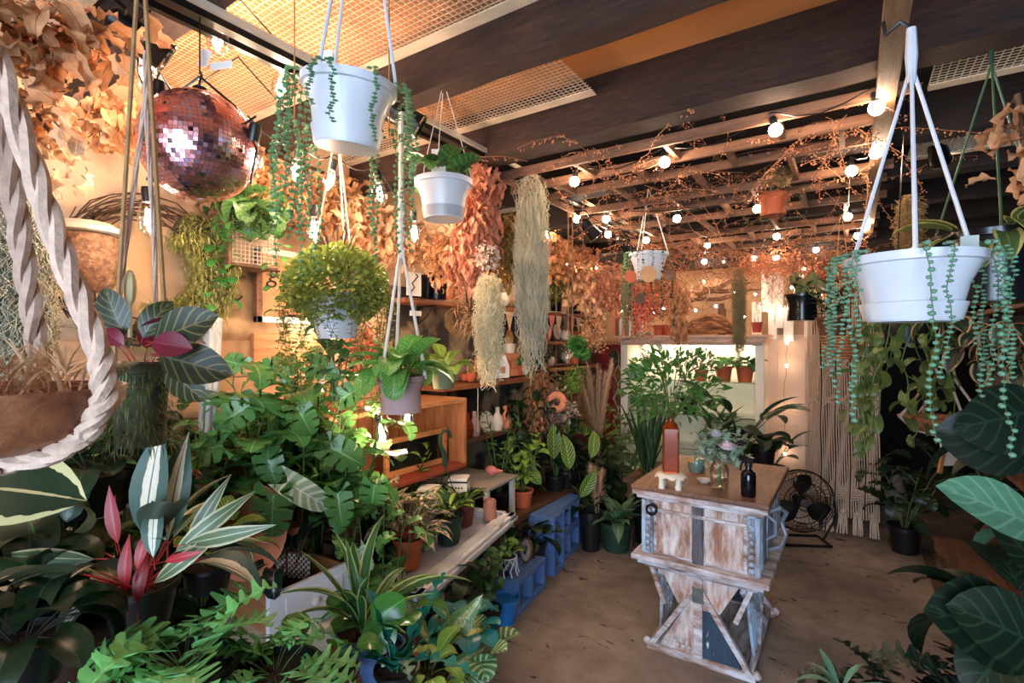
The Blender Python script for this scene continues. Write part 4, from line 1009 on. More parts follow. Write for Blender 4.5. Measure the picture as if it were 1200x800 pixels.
# ---------------------------------------------------------------- leaf materials
G1 = S(66, 104, 50); G2 = S(84, 140, 56); G3 = S(34, 66, 36); G4 = S(112, 150, 70); GD = S(24, 44, 28); GT = S(70, 140, 110)
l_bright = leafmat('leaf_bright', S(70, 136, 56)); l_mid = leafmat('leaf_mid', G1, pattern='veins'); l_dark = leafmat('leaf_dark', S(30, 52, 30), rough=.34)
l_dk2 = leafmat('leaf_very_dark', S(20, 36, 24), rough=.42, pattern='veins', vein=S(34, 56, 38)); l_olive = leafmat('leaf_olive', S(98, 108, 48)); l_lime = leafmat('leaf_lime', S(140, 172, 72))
l_split = leafmat('leaf_split', S(96, 148, 78), vein=S(150, 190, 120), rough=.27, rv=.35)
l_selloum = leafmat('leaf_lobed', S(100, 160, 86), vein=S(150, 190, 120), rv=.3)
l_pothos = leafmat('leaf_marbled', S(92, 156, 66), edge=S(206, 210, 130), spots=S(176, 196, 110))
l_pearl = mat('pearl_bead', S(88, 146, 92), .45, var=.15); l_pearlt = mat('pearl_bead_cool', S(104, 152, 122), .45, var=.15)
l_ficus = leafmat('leaf_cream_edged', S(34, 52, 36), edge=S(200, 192, 138), pattern='edge', rough=.22, vein=S(180, 160, 110))
l_strom = leafmat('leaf_pink_cream', S(74, 104, 66), edge=S(226, 190, 164), pattern='half', vein=S(226, 200, 170))
l_stromb = leafmat('leaf_teal_cream', S(50, 76, 62), edge=S(200, 190, 166), pattern='center', under=S(70, 84, 66), vein=S(60, 90, 70))
l_stripe = leafmat('leaf_green_stripe', S(56, 112, 60), edge=S(190, 206, 130), pattern='edge', vein=S(60, 110, 60))
l_snake = leafmat('leaf_snake', S(34, 60, 38), edge=S(74, 98, 60), pattern='stripe', rough=.35)
l_cala = leafmat('leaf_herringbone', S(134, 164, 72), edge=S(30, 54, 30), pattern='herring', under=S(96, 40, 50))
l_maranta = leafmat('leaf_prayer', S(44, 84, 44), edge=S(170, 196, 80), pattern='center')
l_calar = leafmat('leaf_burgundy', S(44, 58, 38), edge=S(96, 104, 58), pattern='veins', under=S(110, 36, 50), vein=S(112, 108, 64))
l_silver = leafmat('leaf_silver', S(150, 172, 150), rough=.7, vein=S(120, 140, 120))
l_aloc = leafmat('leaf_white_veined', S(150, 178, 140), edge=S(214, 222, 200), pattern='stripe', vein=S(226, 232, 214))
l_alocd = leafmat('leaf_black_veined', S(24, 40, 34), vein=S(150, 150, 120), rough=.25)
l_dieff = leafmat('leaf_speckled', S(120, 150, 84), edge=S(206, 204, 150), pattern='center', spots=S(60, 100, 60))
l_teal = leafmat('leaf_teal', S(40, 130, 130), rough=.3, vein=S(70, 150, 140)); l_tealsh = leafmat('leaf_broad_teal', S(82, 128, 100), rough=.35, pattern='veins', vein=S(104, 146, 118))
l_micans = leafmat('leaf_bronze', S(70, 74, 44), vein=S(120, 120, 70), rough=.35)
l_euca = leafmat('leaf_round_grey', S(104, 124, 70), vein=S(150, 160, 110)); l_blue = leafmat('leaf_blue_green', S(52, 100, 90))
l_hoya = leafmat('leaf_tan_edged', S(44, 56, 38), edge=S(186, 146, 104), pattern='edge', vein=S(90, 90, 60))
l_hoyay = leafmat('leaf_yellow_edged', S(90, 110, 60), edge=S(206, 196, 120), pattern='edge')
l_dry = leafmat('leaf_dried', S(206, 150, 104), vein=S(150, 86, 46), rough=.8, tl=.35, rv=.3); l_dryp = leafmat('leaf_dried_pale', S(226, 182, 140), rough=.8, tl=.35); l_dryr = leafmat('leaf_dried_pink', S(210, 140, 108), rough=.8, tl=.3)
l_red = leafmat('leaf_red', S(156, 34, 38)); l_fig = leafmat('leaf_fan', S(30, 62, 40), pattern='veins', rough=.3)
m_moss = mat('spanish_moss', S(186, 176, 146), .95, var=.15, scale=10, objrand=.1); m_mossy = mat('pale_moss', S(226, 212, 170), .95, var=.12, scale=10)
m_mossg = mat('green_wreath_moss', S(142, 146, 74), .9, var=.3, scale=14); m_straw = mat('straw', S(176, 140, 90), .95, var=.2, scale=20)
m_twig = mat('dark_twig', S(78, 54, 38), .9, var=.2); m_redtwig = mat('red_twig', S(150, 96, 64), .85, var=.2)
m_berry = mat('dried_berry', S(196, 124, 82), .7, var=.2); m_plume = mat('pampas_plume', S(188, 146, 112), .95, var=.15, scale=30)
# ---------------------------------------------------------------- plant makers
def pot_part(t, r, h, m, z=0, soil=True, taper=.75, n=24):
    b = MB(); b.lathe([(0, z), (r * taper, z), (r * .96, z + h * .86), (r * 1.04, z + h * .86), (r * 1.04, z + h), (r * .95, z + h), (r * .92, z + h * .8), (0, z + h * .8)], n); b.build('pot', m, t, True)
    if soil: b = MB(); b.lathe([(r * .93, z + h * .84), (r * .5, z + h * .9), (0, z + h * .92)], 16); b.build('soil', m_soil, t, True)
def rosette(label, loc, ls, n, pot=None, el=(-10, 50), sc=(.7, 1.1), name='potted_plant', cat='plant', group=None, az=None, crown=.015, rz=0, t=None, part='leaf', dz=0):
    """leaves from one crown, each leaf an object"""
    if t is None: t = thing(name, label, cat, loc, rz, group)
    z = dz
    if pot: pot_part(t, *pot); z = pot[1] * .9
    for i in range(n):
        a = (U(*az) if az else i * 2.399 + U(-.3, .3)); e = R(U(*el)); s = U(*sc)
        inst(part, ls[i % len(ls)], t, TM((crown * math.cos(a), crown * math.sin(a), z + U(-.005, .01)), a, e, s, U(-.2, .2)))
    return t
def climber(label, loc, H, ns, ls, per, pot=None, spread=.12, sc=(.7, 1.1), name='climbing_plant', cat='plant', stem=None, el=(-20, 35), lean=(0, 0), group=None, f0=.12):
    t = thing(name, label, cat, loc, 0, group); z0 = 0
    if pot: pot_part(t, *pot); z0 = pot[1] * .85
    for s in range(ns):
        a = s * 2.4 + U(-.3, .3); hh = H * U(.75, 1.05); pts = []
        for j in range(9):
            f = j / 8; rr = spread * f ** 1.3 * U(.8, 1.1) + .01
            pts.append(Vector((rr * math.cos(a) + lean[0] * f * f, rr * math.sin(a) + lean[1] * f * f, z0 + hh * f)))
        b = MB(); b.tube(pts, [.006 - .0035 * j / 8 for j in range(9)], 6); b.build('stem', stem or m_stemg, t, True)
        for k in range(per):
            f = f0 + (1 - f0) * (k + U(0, .5)) / per; q = f * 8; i0 = min(7, int(q)); p = pts[i0].lerp(pts[i0 + 1], q - i0)
            az = a + k * 2.4 + U(-.4, .4)
            inst('leaf', ls[(k + s) % len(ls)], t, TM(p, az, R(U(*el)), U(*sc), U(-.3, .3)))
    return t
def bush(label, loc, dims, n, tm, mats, pot=None, name='bushy_plant', cat='plant', stems=10, group=None, z0=0, down=0, shell=.35, hang=False):
    """dense small-leaved crown: twigs and leaves joined"""
    t = thing(name, label, cat, loc, 0, group)
    if pot: pot_part(t, *pot); z0 += pot[1] * .9
    Ms = []; ex = []
    c = Vector((0, 0, z0 + (dims[2] if not hang else 0)))
    for i in range(n):
        th = U(0, 2 * PI); ph = math.acos(U(-1, 1)); r_ = (shell + (1 - shell) * rnd() ** .6)
        d = Vector((math.sin(ph) * math.cos(th), math.sin(ph) * math.sin(th), math.cos(ph)))
        p = c + Vector((d.x * dims[0], d.y * dims[1], d.z * dims[2])) * r_
        Ms.append(TM(p, math.atan2(d.y, d.x) + U(-.7, .7), R(U(-40, 50)) + d.z * .6 - down, U(.6, 1.25), U(-.8, .8)))
    for i in range(stems):
        th = U(0, 2 * PI); ph = U(.1, 1.2); d = Vector((math.sin(ph) * math.cos(th) * dims[0], math.sin(ph) * math.sin(th) * dims[1], math.cos(ph) * dims[2] * 1.6))
        ex.append(tube_geo([(0, 0, z0), tuple(Vector((0, 0, z0)) + d * .5 + Vector((0, 0, .02))), tuple(Vector((0, 0, z0)) + d)], .0025))
    joined('foliage', tm, Ms, mats, t, extra=ex); return t
def cords(t, rim, r, top, n, m, cr=.003, rz=0, ring=True):
    b = MB()
    for i in range(n):
        a = 2 * PI * i / n + rz; b.tube([(r * math.cos(a), r * math.sin(a), rim), (0, 0, top)], cr, 6)
    b.build('hanger_cord', m, t, True)
def trail_mesh(key, L, dens, tmpl, mats, leafsc=(.7, 1.1), out=.03, n=3, wig=.012, cr=.001):
    if key in LC: return LC[key]
    res = []
    for v in range(n):
        pts = [(0, 0, .01), (out * .7, 0, .008), (out, 0, -.02)]; z = -.02; x = out; y = 0
        while z > -L:
            z -= .03; x += U(-wig, wig) * .5; y += U(-wig, wig) * .5; pts.append((x, y, z))
        Ms = []
        for i in range(int(L * dens)):
            f = U(0, 1) * .999 if leafsc[0] < 0 else (i + .5) / int(L * dens) * .999
            q = f * (len(pts) - 1); i0 = int(q); p = Vector(pts[i0]).lerp(Vector(pts[i0 + 1]), q - i0)
            Ms.append(TM(p + Vector((U(-.004, .004), U(-.004, .004), 0)), U(0, 6.28), R(U(-50, 30)), U(abs(leafsc[0]), leafsc[1])))
        A = np.array([np.array(m) for m in Ms]); V, F, UV, mi = tmpl; H = np.concatenate([V, np.ones((len(V), 1))], 1)
        VV = np.einsum('nij,kj->nki', A, H)[:, :, :3].reshape(-1, 3); FF = (F[None] + (np.arange(len(Ms)) * len(V))[:, None, None]).reshape(-1, 4); UU = np.tile(UV, (len(Ms), 1, 1)); MM = np.tile(mi, len(Ms))
        v2, f2, u2, m2 = tube_geo(pts, cr)
        res.append(np_mesh('strand', np.concatenate([VV, v2]), np.concatenate([FF, f2 + len(VV)]), np.concatenate([UU, u2]), np.concatenate([MM, m2]), mats))
    LC[key] = res; return res
def strands(t, ms, n, r, z, sl=(.5, 1), az=(0, 6.283), name='strand'):
    for i in range(n):
        a = az[0] + (az[1] - az[0]) * (i + U(.1, .9)) / n; s = U(*sl)
        o = inst(name, ms[i % len(ms)], t, loc=(r * math.cos(a), r * math.sin(a), z), rot=(0, 0, a)); o.scale = (1, 1, s)
PB = ball_geo(.0055, 6, 4); PBm = PB
small = leaf_geo(.03, .02, 'round', nl=3, nw=1, rise=10, droop=30, fold=.1)
smallo = leaf_geo(.04, .018, 'oval', nl=3, nw=1, rise=15, droop=40, fold=.2)
heartS = leaf_geo(.05, .042, 'heart', pet=.02, nl=5, nw=1, rise=20, droop=80, fold=.1)
dryS = leaf_geo(.055, .022, 'lance', nl=4, nw=1, rise=20, droop=90, fold=.35, wave=.004)
dryB = leaf_geo(.075, .035, 'oval', nl=5, nw=1, rise=20, droop=110, fold=.3, wave=.008)
thin = leaf_geo(.09, .007, 'lance', nl=4, nw=1, rise=10, droop=50)
# ---------------------------------------------------------------- leaf sets
LS_split = leafset('split', l_split, m_stemg, .17, .16, 'monstera', 5, pet=.10, rise=35, droop=95, nw=2, fold=.08)
LS_splitS = leafset('splitS', l_split, m_stemg, .13, .11, 'monstera', 4, pet=.06, rise=35, droop=95, nw=2, fold=.08)
LS_sel = leafset('sel', l_selloum, m_stemg, .22, .19, 'sel', 4, pet=.16, rise=60, droop=80, nw=2, fold=.12, wave=.008)
LS_selD = leafset('selD', l_dk2, m_stemd, .24, .2, 'sel', 3, pet=.2, rise=60, droop=80, nw=2, fold=.1, wave=.006)
LS_strom = leafset('strom', l_strom, m_stemr, .20, .06, 'lance', 5, pet=.09, rise=72, droop=70, nw=2, fold=.25)
LS_stromb = leafset('stromb', l_stromb, m_stemr, .26, .10, 'lance', 5, pet=.16, rise=75, droop=60, nw=2, fold=.22, pr=.004)
LS_strb = leafset('strb', leafmat('leaf_olive_cream', S(92, 112, 74), edge=S(190, 184, 146), pattern='edge', vein=S(206, 200, 160)), m_stemr, .26, .065, 'lance', 4, pet=.16, rise=75, droop=80, nw=2, fold=.2, pr=.004)
LS_ficus = leafset('ficus', l_ficus, m_stemg, .26, .13, 'oval', 4, pet=.04, rise=35, droop=40, nw=2, fold=.12)
LS_heart = leafset('heart', l_mid, m_stemg, .12, .10, 'heart', 4, pet=.08, rise=45, droop=110, nw=2)
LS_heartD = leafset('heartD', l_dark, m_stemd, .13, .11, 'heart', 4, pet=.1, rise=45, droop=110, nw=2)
LS_mic = leafset('mic', l_micans, m_stemb, .13, .09, 'heart', 4, pet=.07, rise=40, droop=130, nw=2)
LS_round = leafset('round', leafmat('leaf_glossy_round', S(74, 132, 56), rough=.22), m_stemg, .14, .13, 'round', 4, pet=.16, rise=70, droop=70, nw=3, fold=.05)
LS_stripe = leafset('stripe', l_stripe, m_stemg, .34, .035, 'strap', 4, rise=72, droop=60, nw=2, fold=.3, nl=12)
LS_snake = leafset('snake', l_snake, m_stemg, .55, .05, 'strap', 4, rise=88, droop=12, nw=2, fold=.25, nl=12)
LS_cala = leafset('cala', l_cala, m_stemg, .17, .08, 'oval', 4, pet=.14, rise=78, droop=60, nw=2)
LS_maranta = leafset('maranta', l_maranta, m_stemg, .10, .055, 'oval', 4, pet=.05, rise=60, droop=60, nw=2)
LS_calar = leafset('calar', l_calar, m_stemr, .17, .085, 'oval', 4, pet=.05, rise=50, droop=50, nw=3, fold=.1)
LS_lance = leafset('lance', leafmat('leaf_grey_lance', S(96, 130, 92), vein=S(150, 170, 130)), m_stemg, .16, .06, 'lance', 4, pet=.04, rise=65, droop=60, nw=2)
LS_lanceD = leafset('lanceD', l_dark, m_stemd, .2, .05, 'lance', 4, pet=.06, rise=70, droop=60, nw=2)
LS_dieff = leafset('dieff', l_dieff, m_stemg, .22, .09, 'lance', 4, pet=.08, rise=70, droop=60, nw=2, wave=.01)
LS_teal = leafset('teal', l_teal, m_stemg, .09, .08, 'round', 4, pet=.08, rise=60, droop=90, nw=2)
LS_aloc = leafset('aloc', l_aloc, m_stemg, .19, .11, 'heart', 3, pet=.2, rise=70, droop=110, nw=3)
LS_alocd = leafset('alocd', l_alocd, m_stemb, .15, .09, 'heart', 3, pet=.24, rise=75, droop=100, nw=3, pr=.005)
LS_big = leafset('big', l_dk2, m_stemd, .42, .30, 'oval', 4, pet=.3, rise=60, droop=90, nw=3, fold=.08, pr=.007)
LS_bigt = leafset('bigt', l_tealsh, m_stemg, .40, .19, 'oval', 3, pet=.25, rise=50, droop=60, nw=3, fold=.1, pr=.006)
LS_fan = leafset('fan', l_fig, m_stemd, .38, .17, 'oval', 4, pet=.3, rise=75, droop=70, nw=3, fold=.1, pr=.006)
LS_hoya = leafset('hoya', l_hoya, m_stemb, .13, .07, 'oval', 4, pet=.03, rise=10, droop=50, nw=2)
LS_hoyay = leafset('hoyay', l_hoyay, m_stemg, .15, .055, 'oval', 4, pet=.03, rise=20, droop=50, nw=2)
LS_poth = leafset('poth', l_pothos, m_stemg, .10, .08, 'heart', 4, pet=.06, rise=50, droop=90, nw=2)
LS_dry = leafset('dry', l_dry, m_stemb, .10, .05, 'oval', 5, pet=.02, rise=10, droop=110, nw=2, wave=.01, fold=.3)
LS_dryp = leafset('dryp', l_dryp, m_stemb, .10, .06, 'round', 5, pet=.02, rise=10, droop=90, nw=2, wave=.01, fold=.2)
LS_orb = leafset('orb', leafmat('leaf_silver_striped', S(66, 120, 72), edge=S(176, 196, 140), pattern='stripe'), m_stemg, .15, .14, 'round', 3, pet=.1, rise=60, droop=80, nw=3)
LS_fern = leafset('fern', l_bright, m_stemg, .25, .10, 'sel', 3, pet=.03, rise=70, droop=80, nw=2)
LS_teafern = leafset('tealfern', leafmat('leaf_dark_teal_comb', S(22, 110, 90)), m_stemg, .26, .055, 'sel', 3, pet=.03, rise=80, droop=40, nw=1)
LS_euca = leafset('euca', l_euca, m_stemg, .07, .07, 'round', 3, pet=.02, rise=40, droop=60, nw=2)
LS_lime = leafset('lime', l_lime, m_stemg, .1, .07, 'oval', 3, pet=.06, rise=60, droop=80, nw=2)
def fl(px, d, z=0.0):
    p = P(px, 400, d); return Vector((p.x, p.y, z))
m_dkpot = mat('dark_nursery_pot', S(38, 34, 30), .5)
t = thing('front_plant_bench', 'dark bench at the near left holding the lobed philodendrons', 'bench', (-1.02, .28, 0))
b = MB(); b.box((0, 0, .70), (.8, 1.1, .03)); b.build('bench_top', m_brownw, t)
for sx in (-1, 1):
    for sy in (-1, 1): b = MB(); b.box((sx * .36, sy * .5, .34), (.05, .05, .68)); b.build('leg', m_brownz, t)
# ================================================================ LEFT FOREGROUND
rosette('large cream-edged rubber plant leaves at the far left edge below the wooden bowl', P(-120, 640, .85), LS_ficus, 2, None, (-50, -40), (.7, .8), name='rubber_plant', az=(YAW + 1.5, YAW + 2), dz=.1)
inst('leaf', LS_ficus[0], bpy.data.objects['rubber_plant'], Matrix.Translation(P(-30, 572, .82) - P(-120, 640, .85)) @ TM((0, 0, 0), YAW, R(-12), .86, .95))
rosette('red-stemmed plant with long teal and cream leaves at left front', P(165, 730, 1.25), [LS_stromb[1], LS_strb[0], LS_strb[2], LS_stromb[3], LS_strb[3]], 20, (.08, .1, m_dkpot), (-50, 5), (.55, .9), name='stromanthe_plant')
climber('trailing bronze-leaved philodendron spilling under the wooden bowl', fl(85, 1.42, .461), .62, 7, LS_mic, 7, (.1, .12, m_blackp), .2, (.9, 1.3), f0=.3)
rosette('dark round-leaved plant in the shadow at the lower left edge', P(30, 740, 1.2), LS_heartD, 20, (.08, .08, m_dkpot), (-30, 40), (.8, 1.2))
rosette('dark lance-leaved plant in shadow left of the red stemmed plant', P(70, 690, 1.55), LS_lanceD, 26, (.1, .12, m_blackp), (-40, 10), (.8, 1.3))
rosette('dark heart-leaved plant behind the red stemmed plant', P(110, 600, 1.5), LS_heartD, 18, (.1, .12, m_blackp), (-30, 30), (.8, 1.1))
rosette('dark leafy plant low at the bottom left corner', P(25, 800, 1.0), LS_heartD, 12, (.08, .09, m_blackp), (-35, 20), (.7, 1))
t = thing('round_planter', 'large round dark brown planter standing at the lower left', 'planter', P(70, 800, 1.25), 0)
b = MB(); b.lathe([(0, 0), (.1, 0), (.16, .05), (.18, .11), (.165, .16), (.15, .17), (.14, .16), (.15, .11), (0, .10)], 28); b.build('pot', mat('dark_brown_glaze', S(58, 36, 26), .4), t, True)
rosette('bright green lobed philodendron filling the lower left front', P(215, 835, 1.05), LS_sel, 26, (.1, .1, m_blackp), (-52, 5), (.35, .62), name='lobed_philodendron')
rosette('second bright lobed philodendron at the bottom beside the dark round leaf', P(320, 840, 1.1), LS_sel, 18, (.1, .1, m_blackp), (-52, 0), (.32, .52), name='lobed_philodendron')
rosette('glossy round-leaved plant at the bottom in front of the drawer box', P(380, 830, 1.25), LS_round, 8, (.08, .09, m_dkpot), (-50, 0), (.4, .6), name='peperomia_plant')
rosette('plant with long yellow-edged striped leaves before the drawer box', P(425, 775, 1.5), LS_stripe, 15, (.08, .1, m_cyan), (-35, 12), (.7, 1.1), name='dracaena_plant')
rosette('glossy round-leaved plant beside the striped dracaena', P(445, 790, 1.5), LS_round, 8, (.07, .09, m_cyan), (-20, 12), (.6, .85), name='peperomia_plant')
rosette('dark teal comb-leaved fern at bottom centre', P(465, 815, 1.4), LS_teafern, 9, (.06, .08, m_blackp), (-35, 10), (.7, 1), name='comb_fern')
rosette('speckled cream and green dieffenbachia below the white frame table', P(515, 810, 1.75), LS_dieff, 6, (.08, .11, m_blackp), (-35, 10), (.6, .9), name='dieffenbachia_plant')
rosette('small teal-leaved plant below the end of the white frame table', P(545, 770, 1.85), LS_teal, 14, (.06, .08, m_blackp), (-40, 20), (.7, 1.1))
rosette('silver-striped round calathea at the bottom beside the bare floor', P(553, 805, 1.75), LS_orb, 8, (.06, .07, m_blackp), (-50, 10), (.6, .8), name='calathea_plant')
rosette('low lime-leaved plant at the bottom edge of the plant group', P(500, 820, 1.5), LS_lime, 16, (.07, .08, m_blackp), (-50, 20), (.6, 1))
climber('bushy small-leaved plant under the right end of the white frame table', (-1.68, 2.25, 0.02), .38, 5, leafset('tinyh', l_mid, m_stemg, .06, .05, 'heart', 3, pet=.03, rise=40, droop=90, nw=1), 14, (.09, .12, m_blackp), .12)
climber('dark leafy plant on the floor under the middle of the frame table', (-1.6, 1.75, 0.02), .36, 5, LS_heartD, 8, (.1, .12, m_blackp), .13, (.6, 1))
t = thing('blue_glazed_pot', 'blue glazed cup lying under the frame table beside the cinder block', 'pot', (-1.66, 2.42, .0), 0); b = MB(); b.lathe(potprof(.08, .14), 20); b.build('pot', mat('blue_glaze', S(40, 120, 190), .25), t, True)
# drawer box contents
dbp = DB @ Vector((0, -.02, .02))
rosette('black-leaved alocasia with pale stems planted in the drawer box', dbp, LS_alocd, 8, (.08, .09, m_blackp), (-30, 20), (.6, 1.0), name='alocasia_plant')
rosette('alocasia with one large white-veined leaf above the drawer box', DB @ Vector((.02, .1, .16)), LS_aloc, 5, None, (-15, 20), (.7, .95), name='alocasia_plant')
t = thing('lace_doily', 'white lace doily draped in the drawer box', 'cloth', DB @ Vector((.0, -.05, .14)), R(20)); b = MB()
for i in range(14):
    for j in range(9):
        if (i + j) % 2: b.box((-.07 + i * .0105, 0, j * .0105), (.0075, .003, .0075), (0, R(45), 0))
b.box((0, .002, .045), (.15, .002, .085), (0, 0, 0)) if False else None
for i in range(15): b.tube([(-.075 + i * .0105, 0, -.005), (-.075 + i * .0105, 0, .095)], .0012, 3)
b.build('lace', m_cord, t)
t = thing('leaning_terracotta_dish', 'large pale terracotta dish leaning behind the drawer box', 'dish', P(296, 622, 1.96), YAW); t.scale = (1.25, 1.25, 1.25)
b = MB(); b.lathe([(0, 0), (.09, 0), (.12, .03), (.115, .03), (.085, .008), (0, .008)], 28, rot=(R(72), 0, R(10)), sx=.9, sy=1.15); b.build('dish', m_terral, t, True)  # paler clay colour also carries the orange light of a nearby bulb
for px, py, r_, h_, lab, m_ in ((340, 660, .055, .09, 'terracotta pot in the middle behind the drawer box', m_terra), (272, 640, .06, .1, 'terracotta pot left of the leaning dish', m_terra), (345, 620, .045, .07, 'upper small terracotta pot behind the alocasia', m_terral)):
    p = P(px, py, 2.12); lathe_thing('terracotta_pot', lab, 'pot', p - Vector((0, 0, .05)), potprof(r_, h_), m_, 'pot')
t = thing('crate_stand', 'low whitewashed box behind the drawer box holding the terracotta', 'box', (-1.93, 1.15, .461), 0); b = MB(); b.box((0, 0, .04), (.62, .44, .08)); b.build('box_body', m_whitew, t, bevel=.004)
t = thing('dark_upright_board', 'dark brown upright board behind the striped dracaena', 'board', (-1.86, 1.48, 0), R(5)); b = MB(); b.box((0, 0, .5), (.03, .12, 1.0)); b.build('board', mat('rust_board', S(120, 62, 34), .6), t, bevel=.003)
rosette('small herringbone-leaved calathea left of the terracotta pots', P(245, 690, 1.6), LS_cala, 12, (.07, .08, m_blackp), (-45, 0), (.5, .8), name='calathea_plant')
climber('bushy split-leaf plant right of the drawer box in the shadow', fl(450, 2.05, .461) if False else fl(447, 2.1, .02), .85, 5, LS_splitS, 9, (.08, .1, m_blackp), .12, (.6, .9))
# big climbing split-leaf group
climber('tall climbing split-leaf vine in the centre of the left plant group', fl(322, 2.2, .461), .98, 8, LS_split, 7, (.12, .16, m_dkpot), .2, (.75, 1.2), f0=.42)
climber('lower split-leaf vine crowding in front of the tall climber', fl(352, 2.2, .461), .74, 7, LS_split, 5, (.09, .14, m_dkpot), .2, (.7, 1.05), f0=.55)
climber('split-leaf vine reaching right toward the crate shelf', fl(405, 2.2, .461), .76, 6, LS_split, 7, (.09, .14, m_dkpot), .18, (.6, .95), f0=.3)
climber('fine split-leaf vine against the white post at left', fl(212, 1.9, .461), .78, 6, LS_splitS, 9, (.1, .14, m_blackp), .17, (.7, 1.1), f0=.3)
climber('leafy green vine with thin stakes behind the tall climber', fl(372, 2.25, .461), 1.0, 5, LS_splitS, 9, (.1, .14, m_blackp), .14, (.7, 1.1), f0=.3)
climber('dark split-leaf vine low behind the terracotta dish', fl(236, 1.98, .461), .5, 7, LS_splitS, 8, (.1, .12, m_blackp), .2, (.8, 1.1), f0=.3)
for i, (px, py) in enumerate(((346, 480), (373, 520), (305, 500))):
    p = P(px, py, 2.2); t = thing('plant_stake', ('thin black stake standing among the split leaves, left one', 'thin black stake right of the tall climber', 'thin black stake nearest the white post')[i], 'stake', (p.x, p.y, .6)); b = MB(); b.tube([(0, 0, 0), (0, 0, .85)], .005, 6); b.build('stake', m_black, t)
t = thing('dried_flower_bunch', 'pink dried flower bunch at the left end of the crate shelf', 'dried flowers', onX(398, 470, -2.15)); 
joined('petals', dryS, [TM((U(-.07, .07), U(-.09, .09), U(-.05, .06)), U(0, 6.28), U(-1, 1.2), U(.5, .9)) for _ in range(220)], (l_dryr, m_stemb), t)
# plants on the frame table
def ftp(u, v): return FT @ Vector((u, v, .535))
rosette('pink and cream stromanthe in a terracotta pot on the white frame table', ftp(.17, -.30), LS_strom, 26, (.07, .14, m_terra), (-35, 14), (.75, 1.1), name='stromanthe_plant')
rosette('second pink-striped stromanthe behind on the frame table', ftp(-.02, -.22), LS_strom, 20, (.06, .12, m_terra), (-20, 14), (.85, 1.25), name='stromanthe_plant')
rosette('dark green potted prayer plant in the middle of the frame table', ftp(.2, .04), LS_maranta, 20, (.075, .14, m_green), (-35, 20), (.8, 1.3), name='prayer_plant')
rosette('green-leaved plant in a brown pot at the far end of the frame table', ftp(.16, .3), LS_maranta, 18, (.06, .12, mat('brown_clay', S(118, 58, 44), .6)), (-30, 20), (.8, 1.2), name='prayer_plant')
climber('upright dark-leaved plant at the back of the frame table', ftp(-.12, .2), .3, 5, LS_maranta, 8, (.07, .12, m_blackp), .1)
t = lathe_thing('ribbed_pot', 'narrow ribbed pinkish clay pot at the far end of the frame table', 'pot', ftp(.27, .42), [(0, 0), (.03, 0)] + [(.036 + .004 * (j % 2), .008 + j * .011) for j in range(11)] + [(.03, .125), (0, .12)], mat('pink_clay', S(190, 130, 106), .7), 'pot')
t = thing('seashell', 'pink seashell and pebbles past the end of the frame table', 'shell', (-2.0, 2.75, .715)); b = MB(); b.ball((0, 0, .03), .035, 10, 8, sc=(1.4, 1, .9)); b.lathe([(.02, 0), (.012, .03), (0, .06)], 10, (.04, 0, .03), rot=(0, R(80), 0)); b.build('shell', mat('shell_pink', S(206, 120, 110), .4), t, True)
# cinder block items
cb = Vector((-1.74, 2.58, .202))
rosette('prayer plant in a white corded jar on the lying cinder block', cb + Vector((0, -.03, 0)), LS_maranta, 10, (.055, .10, glassm('jar_glass', (.7, .75, .8), .2)), (-20, 30), (.9, 1.4), name='prayer_plant', crown=.01)
t = thing('macrame_jar_cover', 'white knotted cord cover around the jar on the cinder block', 'macrame', cb + Vector((0, -.03, 0)))
b = MB()
for i in range(10):
    a = 2 * PI * i / 10; a2 = a + .3
    b.tube([(.06 * math.cos(a), .06 * math.sin(a), .105), (.064 * math.cos(a2), .064 * math.sin(a2), .07), (.066 * math.cos(a), .066 * math.sin(a), .04), (.076 * math.cos(a + .1), .076 * math.sin(a + .1), .003)], .0045, 5)
    b.tube([(.06 * math.cos(a), .06 * math.sin(a), .105), (.064 * math.cos(a - .3), .064 * math.sin(a - .3), .07)], .0045, 5)
b.tube([(.062 * math.cos(j * PI / 10), .062 * math.sin(j * PI / 10), .106) for j in range(21)], .005, 5); b.build('cords', mat('white_cord', S(220, 220, 226), .9), t, True)
t = thing('round_clock', 'small round framed dial leaning on the lying cinder block', 'clock', cb + Vector((.03, .16, .005)), R(20)); t.rotation_euler = (0, 0, R(-30))
b = MB(); b.lathe([(0, 0), (.072, 0), (.078, .012), (.07, .02), (.065, .012), (0, .01)], 28, (0, 0, .078), rot=(R(80), 0, 0)); b.build('rim', m_brownw, t, True)
b = MB(); b.lathe([(0, .011), (.064, .013), (0, .014)], 24, (0, 0, .078), rot=(R(80), 0, 0)); b.build('dial', mat('pale_dial', S(206, 190, 176), .4), t)
b = MB(); b.box((.01, -.017, .085), (.012, .003, .06), (0, R(20), 0)); b.box((-.015, -.017, .07), (.012, .003, .04), (0, R(-30), 0)); b.build('hand', m_ink, t)
